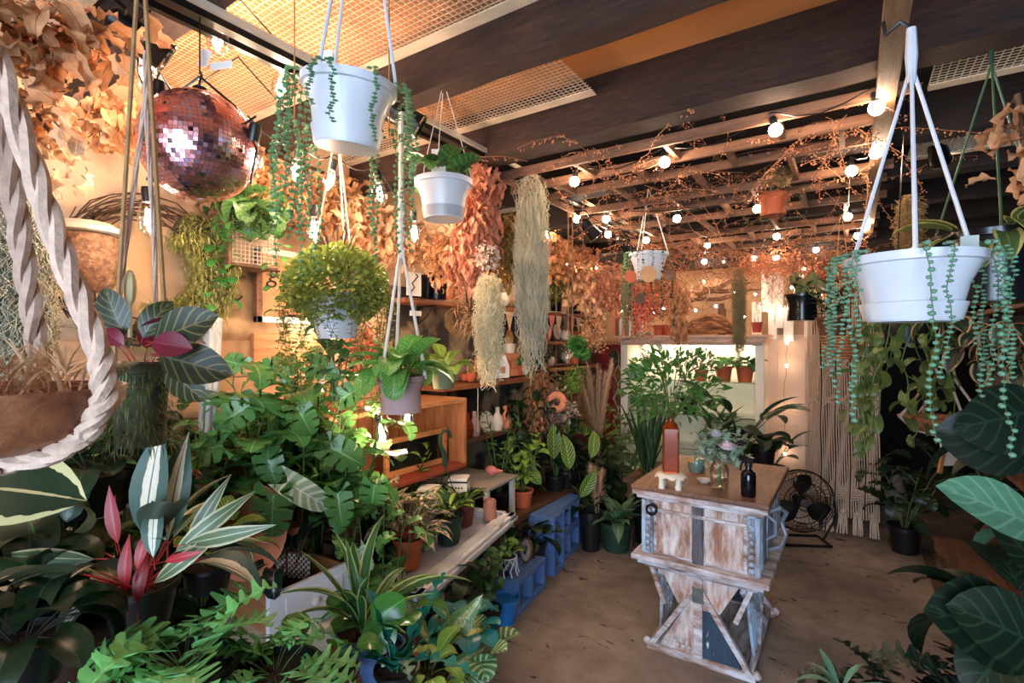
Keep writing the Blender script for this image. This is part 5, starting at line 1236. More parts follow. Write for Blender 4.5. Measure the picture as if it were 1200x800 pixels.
# leaves whose broad side faces the room, set one by one
CF = Vector((-SN, CS, 0)); CRT = Vector((CS, SN, 0))
def facing(t, me, base, ang, s, tilt=0, lean=.25):
    # a leaf from `base`, pointing at `ang` degrees above the level, showing its upper side to the aisle
    X = (CRT * math.cos(R(ang)) + Vector((0, 0, 1)) * math.sin(R(ang)) - CF * tilt).normalized()
    N_ = (-CF + Vector((0, 0, lean)) + CRT * .25).normalized(); Y = N_.cross(X).normalized(); Z = X.cross(Y)
    M_ = Matrix((X, Y, Z)).transposed().to_4x4() @ Matrix.Scale(s, 4); M_.translation = base - t.location
    return inst('leaf', me, t, t.rotation_euler.to_matrix().to_4x4().inverted() @ M_ if any(t.rotation_euler) else M_)
def flat(key, m, sm, L, W, shape, **k):
    k.setdefault('rise', 12); k.setdefault('droop', 40); k.setdefault('nw', 3); k.setdefault('fold', .1); return leafset('flat' + key, m, sm, L, W, shape, 3, **k)
F_teal = flat('t', l_stromb, m_stemr, .26, .075, 'lance', pet=.05); F_ol = flat('o', MATS['leaf_olive_cream'], m_stemr, .24, .045, 'lance', pet=.03)
F_red = flat('r', l_red, m_stemr, .18, .04, 'lance', pet=.08); F_al = flat('a', l_aloc, m_stemg, .2, .115, 'heart', pet=.02)
F_sp = flat('s', l_split, m_stemg, .22, .2, 'monstera', pet=.04); F_di = flat('d', l_dieff, m_stemg, .24, .085, 'lance', pet=.06, wave=.012)
F_ro = flat('ro', leafmat('leaf_glossy_round', G2), m_stemg, .14, .13, 'round', pet=.03); F_ca = flat('ca', l_calar, m_stemr, .16, .09, 'oval', pet=.02)
F_or = flat('or', MATS['leaf_silver_striped'], m_stemg, .15, .12, 'round', pet=.03); F_st = flat('st', l_strom, m_stemr, .2, .055, 'lance', pet=.03)
B_ = bpy.data.objects
t = B_['stromanthe_plant']
for (px, py, d, a, s, me) in ((168, 652, 1.2, 82, 1.05, F_teal[0]), (196, 655, 1.22, 84, 1.0, F_teal[1]), (182, 668, 1.15, 95, .6, F_teal[2]), (128, 655, 1.2, 178, 1.0, F_ol[0]), (172, 690, 1.18, 38, .8, F_ol[1]), (196, 655, 1.2, 40, .9, F_ol[2]), (205, 640, 1.2, 12, .9, F_ol[0]), (215, 650, 1.25, 62, .8, F_ol[1]),
    (146, 665, 1.17, 100, .75, F_red[0]), (138, 650, 1.2, 96, .55, F_red[1]), (158, 690, 1.15, 80, .6, F_red[2]), (176, 662, 1.16, 15, .5, F_red[0]), (150, 720, 1.15, 92, .7, F_red[1]), (162, 735, 1.15, 88, .7, F_red[2])):
    facing(t, me, P(px, py, d), a, s)
t = B_['alocasia_plant']; facing(t, F_al[1], P(332, 562, 1.9), -32, .95); facing(t, F_sp[1], P(322, 568, 1.88), -95, .85)
facing(t, F_al[0], P(420, 640, 2.0), -60, .5)
t = B_['climbing_plant.001']
for (px, py, d, a, s, k) in ((330, 430, 2.0, 200, .8, 1), (345, 470, 1.98, -60, .8, 2), (300, 470, 1.95, 215, .9, 0), (380, 520, 1.95, -30, .9, 1), (270, 520, 1.9, 190, .9, 2), (360, 425, 2.0, -20, .7, 0), (395, 570, 1.95, -80, .8, 1), (440, 560, 1.95, -100, .8, 2), (310, 520, 1.95, -70, .8, 0), (395, 470, 2.0, 30, .7, 1), (290, 430, 1.95, 160, .6, 2)):
    facing(t, F_sp[k], P(px, py, d), a, s * .78, U(-.2, .2))
t = B_['dieffenbachia_plant']
for (px, py, d, a, s, k) in ((500, 770, 1.7, 48, .95, 0), (490, 745, 1.7, 110, .6, 1), (505, 790, 1.68, 20, .7, 2), (515, 780, 1.7, -15, .6, 0), (480, 770, 1.7, 150, .6, 1)): facing(t, F_di[k], P(px, py, d), a, s)
t = B_['peperomia_plant']; facing(t, F_ro[0], P(310, 800, 1.2), 60, .75)
t = B_['peperomia_plant.001'] if 'peperomia_plant.001' in B_ else t
for (px, py, a, s) in ((428, 730, 30, .75), (420, 765, 40, .75), (440, 775, -20, .6)): facing(t, F_ro[1], P(px, py, 1.42), a, s)
t = B_['calathea_plant']; facing(t, F_or[0], P(540, 795, 1.68), 30, .75)
# ================================================================ MIDDLE FLOOR PLANTS
mid = [
 ('bushy dark plant beyond the small white box', (-2.12, 2.95, .45), 'b', l_dark), ]
t = thing('plant_stand', 'low dark stand under the plants in the corner by the left wall', 'stand', (-2.12, 3.75, 0)); b = MB(); b.box((0, 0, .4), (.5, 1.8, .04)); b.build('stand_top', m_brownw, t)
for y in (-.8, .8):
    for x in (-.2, .2): b = MB(); b.box((x, y, .19), (.05, .05, .38)); b.build('leg', m_brownz, t)
climber('zigzag small-leaved plant next to the crate shelf end', (-2.1, 2.98, .42), .62, 6, leafset('zz', l_mid, m_stemg, .07, .03, 'oval', 3, rise=20, droop=40), 16, (.08, .12, m_blackp), .16)
climber('leafy light green plant in a terracotta pot right of the white boxes', (-1.98, 3.1, .42), .38, 6, LS_lime, 8, (.08, .12, m_terra), .14, (.6, 1))
climber('tall dark-leaved plant with reddish top below the shelf', (-2.1, 3.35, .42), .75, 6, LS_heartD, 8, (.09, .12, m_blackp), .18, (.6, 1))
climber('dark leafy plant below the hanging branch bundle', (-1.98, 3.6, .42), .5, 6, LS_heartD, 7, (.09, .12, m_blackp), .18, (.6, 1))
rosette('herringbone-striped calathea standing tall before the dried bundles', (-1.95, 3.72, .42), LS_cala, 22, (.1, .14, m_blackp), (-22, 10), (1.0, 1.7), name='calathea_plant')
t = B_['calathea_plant.002'] if 'calathea_plant.002' in B_ else B_['calathea_plant']
F_he = flat('he', l_cala, m_stemg, .2, .085, 'oval', pet=.05)
for (px, py, a, s, k) in ((648, 548, 90, .9, 0), (668, 560, 96, .9, 1), (690, 545, 75, .75, 2), (640, 575, 130, .8, 1), (675, 590, 60, .8, 0), (628, 560, 110, .7, 2)): facing(t, F_he[k], P(px, py, 3.85), a, s * 1.5)
rosette('second herringbone calathea to the right of the first', (-1.92, 4.05, .42), LS_cala, 18, (.1, .14, m_blackp), (-28, 8), (1.0, 1.5), name='calathea_plant')
climber('dark plant on the stand right behind the upright cinder block', (-1.9, 3.95, .1), .5, 6, LS_heartD, 8, (.1, .14, m_blackp), .2, (.7, 1.1))
climber('mixed green plant at the middle of the corner group', (-1.85, 4.3, .02), .85, 7, LS_euca, 12, (.12, .16, m_blackp), .22, (.8, 1.3))
climber('olive round-leaved eucalyptus beside the pampas grass', (-1.72, 4.35, .02), .78, 8, LS_euca, 14, (.12, .16, m_blackp), .25, (.9, 1.4))
rosette('grey-green lance-leaved plant in a dark green pot on the floor', fl(722, 3.95), LS_lance, 24, (.125, .22, m_green), (-35, 15), (1.0, 1.6), name='lance_plant')
rosette('black tall pot with a dark lance plant beside the rear cinder block', fl(692, 3.95), LS_lanceD, 16, (.09, .3, m_blackp), (-30, 10), (.8, 1.2), name='lance_plant')
rosette('tall snake plant left of the amber bottle', fl(758, 4.1), LS_snake, 14, (.12, .5, m_blackp), (-14, 2), (.7, 1.35), name='snake_plant')
rosette('grassy strap-leaved plant behind the counter beside the snake plant', fl(770, 3.9), leafset('grass', l_mid, m_stemg, .5, .018, 'strap', 4, rise=80, droop=100, nw=1, nl=10), 40, (.1, .42, m_blackp), (-25, 8), (.6, 1), name='grass_plant')
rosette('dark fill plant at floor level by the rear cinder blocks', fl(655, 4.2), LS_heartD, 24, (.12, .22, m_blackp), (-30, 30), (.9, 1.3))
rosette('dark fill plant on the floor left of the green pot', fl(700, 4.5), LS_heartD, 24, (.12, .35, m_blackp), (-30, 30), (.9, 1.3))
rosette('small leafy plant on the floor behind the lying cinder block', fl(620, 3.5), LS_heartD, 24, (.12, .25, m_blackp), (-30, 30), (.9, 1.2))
# pampas
def plume(name, label, loc, n, H, w, m, group=None, stemm=None):
    t = thing(name, label, 'dried grass', loc, 0, group)
    for s in range(n):
        a = U(0, 6.28); lx, ly = math.cos(a) * w * U(.5, 1.3), math.sin(a) * w * U(.5, 1.3); h = H * U(.8, 1)
        b = MB(); b.tube([(0, 0, 0), (lx * .4, ly * .4, h * .5), (lx, ly, h)], .003, 4); b.build('stalk', stemm or m_straw, t)
        Ms = []
        for i in range(420):
            f = U(.40, 1); Ms.append(TM((lx * f * f, ly * f * f, h * f), U(0, 6.28), R(U(35, 85)), U(.5, 1.1) * (1.3 - .6 * f)))
        o = joined('plume', thin, Ms, (m, m), t)
    return t
l_pl = leafmat('plume_fluff', S(214, 176, 146), rough=.95, tl=.3)
plume('pampas_grass', 'tall feathery pampas grass standing in front of the red niche', fl(700, 4.35, .45), 11, 1.0, .13, l_pl)
plume('pampas_grass', 'low beige pampas tuft near the floor left of the green pot', fl(700, 3.9, .18), 4, .5, .07, l_pl)
plume('dried_grass_sheaf', 'slim sheaf of dried grass leaning left of the pampas', fl(672, 4.6, .5), 5, .78, .16, leafmat('sheaf', S(170, 120, 76), rough=.9))
# ================================================================ COUNTER PLANTS
bush('tall green foliage bouquet rising from the amber bottle', AMB + Vector((0, 0, .30)), (.25, .22, .19), 620, leaf_geo(.05, .02, 'oval', nl=3, nw=1, rise=20, droop=40, fold=.2), (leafmat('leaf_bouquet', S(70, 120, 50), rough=.35), m_stemg), name='foliage_bouquet', cat='bouquet', stems=22, z0=-.05)
t = thing('flower_bouquet', 'silvery dusty miller bouquet with a pale rose in the glass jar', 'flowers', JAR + Vector((0, 0, .15)))
ex = [tube_geo([(U(-.015, .015), U(-.015, .015), -.135), (0, 0, 0), (U(-.06, .06), U(-.06, .06), .08)], .002) for _ in range(22)]
joined('silver_leaves', leaf_geo(.07, .04, 'sel', nl=18, nw=1, rise=30, droop=70, fold=.1), [TM((U(-.10, .10), U(-.10, .10), U(-.02, .12)), U(0, 6.28), R(U(-30, 60)), U(.7, 1.3)) for _ in range(130)], (l_silver, m_stemg), t, extra=ex)
def rose(t, c, r_, m):
    b = MB()
    for ring in range(4):
        n = 3 + ring; rr = r_ * (.25 + .25 * ring)
        for i in range(n):
            a = 2 * PI * i / n + ring * .7; V = []; F = []
            for u in range(5):
                for v in range(4):
                    aa = a + (u - 2) * .38; q = rr * (.6 + .45 * v / 3 - (.1 if u in (0, 4) else 0)); V.append((c[0] + q * math.cos(aa), c[1] + q * math.sin(aa), c[2] + r_ * (.2 + (.95 - .16 * ring) * v / 3 - (.1 if u in (0, 4) and v == 3 else 0))))
            for u in range(4):
                for v in range(3): F.append((u * 4 + v, u * 4 + v + 1, u * 4 + v + 5, u * 4 + v + 4))
            b.add(V, F)
    return b.build('rose', m, t, True)
rose(t, (.055, -.085, .06), .042, mat('rose_petal', S(226, 200, 206), .6, var=.06)); rose(t, (-.01, -.03, .11), .034, mat('rose_petal2', S(214, 214, 220), .6)); rose(t, (.10, .0, .07), .03, mat('rose_petal_dark', S(50, 40, 46), .6))
# display plants
rosette('large dark fan-leaved plant at the right end of the lit display', fl(868, 4.25, .55), LS_fan, 9, (.12, .2, m_blackp), (-25, 8), (.8, 1.15), name='fan_leaf_plant')
rosette('glossy dark plant behind the spray bottle', fl(893, 4.0, .62), LS_heartD, 10, (.1, .16, m_blackp), (-30, 20), (1, 1.4))
rosette('plant with tall broad strap leaves beside the flower bouquet', fl(838, 4.3, .6), leafset('bstrap', l_mid, m_stemg, .4, .09, 'strap', 4, rise=80, droop=60, nw=2, nl=10), 9, (.1, .2, m_blackp), (-25, 5), (.7, 1), name='strap_leaf_plant')
t = thing('plant_table', 'dark table behind the counter holding the big leafed plants', 'table', (-1.05, 4.15, 0)); b = MB(); b.box((0, 0, .52), (.9, .7, .03)); b.build('tabletop', m_brownw, t)
for sx in (-1, 1):
    for sy in (-1, 1): b = MB(); b.box((sx * .4, sy * .3, .25), (.04, .04, .5)); b.build('leg', m_brownz, t)
for px, lab, g in ((848, 'green plant in the left of two terracotta pots on the glass shelf', 0), (873, 'green plant in the right of two terracotta pots on the glass shelf', 1)):
    rosette(lab, ob(px, 1.242, 4.98), LS_heart if g else leafset('lh', leafmat('leaf_light_green', S(120, 170, 96)), m_stemg, .11, .09, 'heart', 3, pet=.07, rise=50, droop=90), 14, (.075, .13, m_terra), (-20, 35), (.7, 1.1))
rosette('pale green potted plant at the left of the upper glass shelf', ob(746, 1.242, 4.98), LS_heart, 4, (.07, .13, mat('pale_green_pot', S(120, 160, 130), .4)), (-20, 35), (.5, .7))
rosette('white-veined spreading plant at the upper left of the display', ob(760, 1.38, 4.9), LS_aloc, 6, (.05, .08, m_white), (-30, 20), (.7, 1))
rosette('variegated round leaf plant on the lower glass shelf', ob(752, .926, 4.95), LS_teal if False else LS_heart, 14, (.06, .09, m_whitep), (-40, 30), (.6, .9))
rosette('small plant in a black pot on the lower glass shelf', ob(808, .926, 4.95), LS_heart, 12, (.08, .14, m_blackp), (-30, 30), (.5, .8))
rosette('leafy plant low in the display left side', ob(768, .926, 4.9), LS_heart, 14, (.06, .09, m_whitep), (-40, 30), (.6, .9))
bush('reddish-tinged bushy plant between the bouquet and terracotta pots', ob(822, 1.242, 4.9), (.16, .12, .1), 260, smallo, (leafmat('leaf_reddish', S(104, 86, 60)), m_stemr), pot=(.06, .1, m_terra))
rosette('broad-leaved plant on the bottom of the display', ob(845, .61, 4.9), LS_heart, 16, (.09, .14, m_blackp), (-40, 30), (.9, 1.2))
rosette('tall green plant at the door edge by the fan', fl(905, 4.5, .35), LS_fan, 6, (.1, .16, m_blackp), (-30, 5), (.5, .7), name='fan_leaf_plant')
# ================================================================ HANGING PLANTS
def hpot(label, p, r, h, m, top, ncord=3, cm=None, cr=.003, taper=.68, name='hanging_planter', tagc=False, tip=0, rz=0, band=None):
    t = thing(name, label, 'hanging planter', p, rz)
    b = MB(); b.lathe([(0, -h), (r * taper, -h), (r * taper * 1.02, -h + .01), (r * .8, -h * .45), (r * .97, -.02), (r * 1.04, -.018), (r * 1.05, 0), (r * .98, 0), (r * .93, -.03), (0, -.035)], 36); b.build('pot', m, t, True)
    if band:
        b = MB(); b.lathe([(r * .77, -h * .72), (r * .79, -h * .72), (r * .71, -h * .98), (r * .69, -h * .98)], 30, closed=True); b.build('drip_tray', band, t, True)
    b = MB(); b.lathe([(r * .93, -.028), (0, -.015)], 18); b.build('soil', m_soil, t, True)
    cm = cm or m_whitep
    b = MB()
    for i in range(ncord):
        a = 2 * PI * i / ncord + .5; b.tube([(r * 1.0 * math.cos(a), r * 1.0 * math.sin(a), -.01), (r * 1.0 * math.cos(a), r * 1.0 * math.sin(a), .015), (0, 0, top)], [cr * 1.6, cr * 1.2, cr], 6)
    b.build('hanger_cord', cm, t, True)
    return t
pm = trail_mesh('pearl', .5, 44, ball_geo(.0070, 6, 4), (l_pearl, m_stemg), (.8, 1.1), n=4, wig=.012)
pmt = trail_mesh('pearlt', .5, 58, ball_geo(.0062, 6, 4), (l_pearlt, m_stemg), (.8, 1.15), n=4, wig=.01)
# 1 left white pot
p = P(410, 98, 1.22)
t = hpot('white hanging pot with string of pearls, upper left of centre', p, .106, .15, m_whitep, .55, 3, cr=.0035, band=m_whitep)
t.rotation_euler = (R(4), R(6), .3)
strands(t, pm, 9, .112, .0, (.35, .75), (YAW + 2.2, YAW + 3.4)); strands(t, pm, 6, .112, .0, (.2, .5), (YAW - .6, YAW + .5)); strands(t, pm, 3, .114, 0, (.2, .36), (YAW + 3.9, YAW + 5.3))
b = MB(); b.box((0, 0, .03), (.035, .003, .05)); o = b.build('price_tag', m_gtag, t); o.location = (-.03, -.05, 0)
# 2 second white pot
p = P(520, 212, 1.85)
t = hpot('smaller white hanging pot with broad leaves, second from the left', p, .10, .14, m_whitep, .36, 3, m_cord, .0015, .7, band=mat('grey_drip_tray', S(180, 180, 184), .4))
rosette('', None, LS_heart, 12, None, (-20, 40), (.6, 1), t=t, dz=-.01)
b = MB(); b.box((0, 0, .02), (.05, .003, .09)); o = b.build('price_tag', m_gtag, t); o.location = (.02, -.05, .03); o.rotation_euler = (0, 0, YAW)
b = MB(); b.tube([(-.012, -.003, .03), (.0, -.003, .05), (.012, -.003, .035), (0, -.003, .0), (-.01, -.003, .01)], .002, 4); o = b.build('red_drawing', m_inkred, t); o.location = (.02, -.05, .03); o.rotation_euler = (0, 0, YAW)
# 3 mauve pot with pothos on macrame cord
p = P(470, 440, 1.75)
t = hpot('mauve clay pot of marbled pothos hanging on white rope', p, .082, .125, m_mauve, .45, 3, m_cord, .005, .82)
b = MB(); b.tube([(0, 0, .4), (0, 0, .9)], .009, 8)
for i in range(26): b.ball((.006 * math.cos(i * 1.2), .006 * math.sin(i * 1.2), .42 + i * .008), .010, 6, 4)
b.build('rope_knot', m_cord, t, True)
rosette('', None, LS_poth, 34, None, (-35, 45), (.7, 1.25), t=t, dz=-.005, crown=.03)
o = thing('trailing_succulent', 'light green trailing plant in front of the shelf right of the mauve pot', 'plant', P(520, 455, 2.3), 0)
rosette('', None, LS_lime, 16, (.06, .08, mat('sage_pot', S(130, 130, 92), .6)), (-50, 30), (.6, 1), t=o)
# 4 far white pot with string of hearts
p = P(760, 297, 3.3)
t = hpot('far white hanging pot with trailing hearts near the back wall', p, .12, .17, m_whitep, .42, 3, m_cord, .003, .62)
b = MB(); b.tube([(0, 0, .42), (0, 0, .6)], [.016, .01], 8); b.build('cord_wrap', m_cord, t, True)
hm = trail_mesh('hearts', .5, 34, leaf_geo(.022, .02, 'round', nl=2, nw=1, rise=-30, droop=20), (leafmat('leaf_dark_heart', S(44, 66, 40)), m_stemd), (.8, 1.2), n=3)
strands(t, hm, 16, .122, 0, (.3, .95)); strands(t, pm, 7, .124, 0, (.8, 1.2), (2.6, 4.0))
# 5 right big white pot
p = P(1068, 301, 1.12)
t = hpot('big white hanging pot with string of pearls at the right front', p, .122, .142, m_whitep, .42, 3, m_whitep, .0038, .66, band=m_whitep)
b = MB(); b.tube([(0, 0, .38), (0, 0, .44), (0, 0, .50)], [.008, .012, .009], 8); b.build('hanger_top', m_whitep, t, True)
strands(t, pmt, 7, .125, 0, (.4, .8), (YAW + 2.6, YAW + 3.5)); strands(t, pmt, 4, .13, 0, (.4, .8), (YAW - .5, YAW + .4)); strands(t, pmt, 4, .131, 0, (.4, .85), (YAW + 3.8, YAW + 5.6))
b = MB(); b.box((0, 0, .025), (.03, .006, .03)); o = b.build('price_tag', mat('grey_tag', S(180, 190, 186), .5), t); o.location = (.10, .03, 0)
b = MB(); b.tube([(0, 0, .50), (-.02, 0, .52), (-.045, 0, .5), (-.05, 0, .53)], .005, 6); b.build('hook', m_black, t, True)
# 6 black pot right
p = P(1162, 275, 1.5)
t = hpot('glossy black hanging pot with yellow-edged leaves at the right edge', p, .14, .2, mat('gloss_black', S(18, 20, 24), .2), .5, 3, mat('green_wire', S(60, 90, 56), .4), .003, .8)
rosette('', None, LS_hoyay, 26, None, (-50, 20), (.8, 1.3), t=t, dz=-.0, crown=.06)
b = MB(); b.tube([(0, 0, .5), (0, 0, .66), (-.03, 0, .7), (-.05, 0, .68)], .006, 6); b.build('hook', m_green, t, True)
# 7 terracotta hanging
p = P(906, 228, 2.9)
t = hpot('small terracotta pot hanging from the trellis', p, .08, .12, m_terra, .42, 3, m_cord, .0015, .8)
tw = trail_mesh('twiggy', .35, 50, leaf_geo(.02, .01, 'oval', nl=2, nw=1), (l_olive, m_stemb), (.6, 1.2), n=3, wig=.04, out=.07)
strands(t, tw, 12, .07, 0, (.4, 1.1))
# 8 round bushy
p = P(395, 335, 1.95)
bl_ = leaf_geo(.026, .022, 'round', nl=2, nw=1, rise=10, droop=40)
t = bush('big round bushy small-leaved plant hanging in a white pot', p, (.185, .185, .15), 3600, bl_, (leafmat('leaf_tiny_round', S(138, 152, 70), rough=.35, rv=.1), m_stemb), hang=True, shell=.55, name='hanging_planter', cat='hanging planter', stems=20)
b = MB(); b.lathe([(0, -.20), (.07, -.20), (.1, -.06), (.105, -.06), (.105, -.03), (0, -.04)], 24); b.build('pot', m_whitep, t, True)
cords(t, 0, .1, .62, 3, m_cord, .003)
vm = trail_mesh('vinesmall', .45, 70, bl_, (MATS['leaf_tiny_round'], m_stemb), (.7, 1.2), n=4, wig=.03, out=.06)
strands(t, vm, 44, .14, -.02, (.5, 1.15))
# 9 pothos on mesh basket
t = climber('green heart-leaved plant hanging over the mesh wall basket', P(290, 265, 2.1), .12, 8, LS_heart, 5, None, .12, (.55, .95), el=(-60, 10))
strands(t, trail_mesh('pothv', .5, 16, heartS, (l_bright, m_stemg), (.8, 1.2), n=3, wig=.03), 5, .06, 0, (.4, .9))
# trailing strings near 345,130-250
t = thing('trailing_pearls', 'long single strings of green pearls under the left white pot', 'plant', P(345, 150, 1.5)); strands(t, pm, 6, .03, 0, (.6, 1.0), name='strand'); b = MB(); b.tube([(0, 0, 0), (0, 0, 2.66 - t.location.z)], .002, 4); b.build('thread', m_jute, t)
t = thing('trailing_pearls', 'long green pearl string falling right of the left white pot', 'plant', P(456, 160, 1.5)); strands(t, pm, 6, .025, 0, (.5, .9), name='strand'); b = MB(); b.tube([(0, 0, 0), (0, 0, 2.66 - t.location.z)], .002, 4); b.build('thread', m_jute, t)
# vine below bushy
t = climber('green vine with large leaves climbing up to the bushy hanging plant', P(392, 470, 2.05), .36, 3, LS_heart, 8, None, .05, (.5, .8))
# 10 kokedama / dark calathea hanging front left
p = P(165, 425, 1.0)
t = hpot('burgundy prayer plant in a mossy hanging glass globe at left', p, .055, .16, mat('mossy_ball', S(66, 66, 36), .9, var=.35, scale=40, bump=.6), .85, 2, m_jute, .004, .75)
rosette('', None, LS_calar, 6, None, (-45, 12), (.5, .75), t=t, dz=-.005)
F_bu = flat('bu', leafmat('leaf_burgundy_side', S(120, 34, 52), vein=S(150, 60, 70)), m_stemr, .13, .08, 'oval', pet=.02)
facing(t, F_bu[0], P(172, 400, .93), -8, .6, .1); facing(t, F_bu[1], P(150, 408, .93), 140, .4, .1)
for (px, py, a, s, k) in ((172, 405, 22, .85, 0), (178, 415, -12, .85, 1), (165, 402, 60, .55, 2), (150, 400, 110, .6, 0), (190, 425, -40, .6, 1)): facing(t, F_ca[k], P(px, py, .95), a, s, .1)
joined('moss', thin, [TM((.06 * math.cos(a) * f, .06 * math.sin(a) * f, U(-.16, -.01)), a, U(-1.5, .8), U(.2, .38)) for a, f in [(U(0, 6.28), U(.75, 1.1)) for _ in range(900)]], (leafmat('moss_blade', S(90, 96, 44)), m_stemb), t)
b = MB(); b.tube([(0, 0, 0), (0, 0, .07)], .004, 5); b.ball((0, 0, .1), .012, 8, 8, sc=(1, 1, 3)); o = b.build('flower_bud', mat('cream_bud', S(206, 190, 140), .6), t, True); o.location = (-.05, .0, .05)
# wooden bowl in macrame at the far left
p = P(-8, 455, .60)
t = thing('hanging_wooden_bowl', 'wooden bowl hanging in thick rope at the far left edge', 'hanging planter', p)
b = MB(); b.lathe([(0, -.075), (.05, -.075), (.1, -.055), (.123, -.02), (.127, 0), (.122, .0), (.095, -.04), (0, -.055)], 32); b.build('bowl', wood('bowl_wood', S(110, 62, 38), S(178, 112, 74), 0, .5, 4, .3), t, True)
b = MB(); n = 40
def rope(b, pts, r_, tw=60):
    P_ = [Vector(q) for q in pts]; L = []
    for i in range(len(P_) - 1):
        for f in [_i / 9 for _i in range(9)]: L.append(P_[i].lerp(P_[i + 1], f))
    L.append(P_[-1])
    for k in range(3):
        ph = k * 2 * PI / 3; Q = []
        for i, q in enumerate(L):
            t_ = (L[min(i + 1, len(L) - 1)] - L[max(i - 1, 0)]).normalized(); u = t_.orthogonal().normalized(); v = t_.cross(u); Q.append(q + (u * math.cos(ph + i * .55) + v * math.sin(ph + i * .55)) * r_ * .5)
        b.tube(Q, r_ * .62, 6)
for a in (.55, 2.6, 4.7):
    ca, sa = math.cos(a), math.sin(a); rope(b, [(-.02 * ca, -.02 * sa, -.092), (.07 * ca, .07 * sa, -.078), (.115 * ca, .115 * sa, -.05), (.135 * ca, .135 * sa, -.01), (.13 * ca, .13 * sa, .04), (.09 * ca, .09 * sa, .14), (.05 * ca, .05 * sa, .25), (0, 0, .40)], .0125)
b.build('rope', m_cordw, t, True)
joined('dried_moss', thin, [TM((U(-.07, .07), U(-.07, .07), U(-.02, .02)), U(0, 6.28), U(0, 1.3), U(.4, .8)) for _ in range(300)], (leafmat('tan_moss', S(190, 156, 120), rough=.9), m_stemb), t)
# right wooden bowl in macrame
p = P(1104, 492, 2.1)
t = thing('hanging_wooden_bowl', 'shallow wooden bowl in a tan macrame hanger at the right', 'hanging planter', p)
b = MB(); b.lathe([(0, -.06), (.05, -.06), (.12, -.02), (.15, .01), (.145, .012), (.1, -.015), (0, -.035)], 28, sx=1, sy=.8); b.build('bowl', MATS['bowl_wood'], t, True)
b = MB()
for i in range(4):
    a = i * PI / 2 + .4; ca, sa = math.cos(a), math.sin(a)
    for s in (-.05, .05): b.tube([(0, 0, -.07), (.1 * math.cos(a + s), .08 * math.sin(a + s), -.045), (.155 * math.cos(a + s), .13 * math.sin(a + s), .01), (.12 * ca, .1 * sa, .05), (.05 * ca, .05 * sa, .16), (0, 0, .4)], .005, 5)
b.build('macrame_hanger', m_cordw, t, True)
# hanging moss
def moss(name, label, p, H, w, m, n=300, taper=.4, curl=.02, r=.0015, cat='moss', bot=1.0):
    t = thing(name, label, cat, p); VV = []; FF = []; off = 0; ex = []
    allV = []; allF = []
    for i in range(n):
        a = U(0, 6.28); rr = w * math.sqrt(rnd()); z0 = -U(0, H * .75); L = U(.25, .5) * H; k = 12
        x, y = rr * math.cos(a), rr * math.sin(a)
        pts = []
        for j in range(k):
            z = z0 - L * j / (k - 1); f = min(1, (-z) / H); ww = (.8 + .2 * math.sin(PI * f)) * (1 if f > .06 else .5)
            pts.append((x * ww + U(-curl, curl), y * ww + U(-curl, curl), z + U(-.008, .008)))
        v, f_, u, m_ = tube_geo(pts, r); allV.append(v); allF.append(f_ + off); off += len(v)
    V = np.concatenate(allV); F = np.concatenate(allF)
    o = obj('moss_strands', np_mesh('moss', V, F, None, None, (m,), False), t); o['kind'] = 'stuff'; return t
moss('spanish_moss', 'long grey-green spanish moss hanging in front of the shelves', P(623, 200, 2.55), .86, .085, m_moss, 620)
moss('spanish_moss', 'pale cream moss tuft hanging left of the long moss', P(573, 318, 2.4), .46, .065, m_mossy, 500, bot=1)
moss('spanish_moss', 'thick grey-green moss column at the upper left near the wreath', P(28, 190, 1.45), .62, .075, m_moss, 700)
moss('spanish_moss', 'slim grey moss column hanging before the back wall', P(866, 312, 4.2), .66, .05, mat('olive_grey_moss', S(140, 126, 84), .95), 400, bot=1)
moss('spanish_moss', 'straw-coloured dried tuft hanging behind the right white pot', P(1066, 228, 2.0), .24, .045, m_straw, 300, bot=1)
moss('spanish_moss', 'thin moss strands under the terracotta hanging pot', P(912, 190, 2.6), .12, .06, m_straw, 60)
# ================================================================ WREATH, MIRROR BALL
t = thing('moss_wreath', 'large grapevine wreath with green moss on the left wall', 'wreath', onX(172, 318, -2.33))
RW = .25
b = MB()
for k in range(26):
    rr = RW + U(-.03, .06); ph = U(0, 6.28); e = U(-.03, .03)
    b.tube([(U(-.02, .05) , (rr + .02 * math.sin(j * .9 + ph)) * math.cos(2 * PI * j / 26 + ph) , (rr * .92 + .02 * math.cos(j * .7)) * math.sin(2 * PI * j / 26 + ph)) for j in range(U(14, 26).__int__())], .003, 4)
b.build('twigs', m_twig, t, True)['kind'] = 'stuff'
Ms = []
b = MB(); b.tube([(.02, RW * math.cos(a), RW * .92 * math.sin(a)) for a in [-1.75 + 2.9 * j / 20 for j in range(21)]], [.03] + [.075] * 19 + [.03], 10); b.build('moss_base', mat('wreath_base', S(96, 94, 50), .95, scale=40, bump=1.0, var=.35), t, True)
for i in range(7500):
    a = U(-1.7, 1.1); rr = RW + U(-.10, .07); Ms.append(TM((U(-.01, .1), rr * math.cos(a), rr * .92 * math.sin(a)), U(0, 6.28), U(-1.5, 1.2), U(.5, 1.1)))
joined('moss', leaf_geo(.05, .007, 'lance', nl=4, nw=1, rise=20, droop=110), Ms, (leafmat('wreath_moss', S(170, 166, 96), rough=.9, rv=.05), m_stemb), t)
Ms = [TM((U(.02, .1), RW * math.cos(a) + U(-.05, .05), RW * .92 * math.sin(a) + U(-.05, .05)), U(0, 6.28), U(-1, 1), U(.3, .6)) for a in [U(-1.3, .3) for _ in range(160)]]
joined('pink_flowers', small, Ms, (leafmat('pink_floret', S(206, 110, 110)), m_stemb), t)
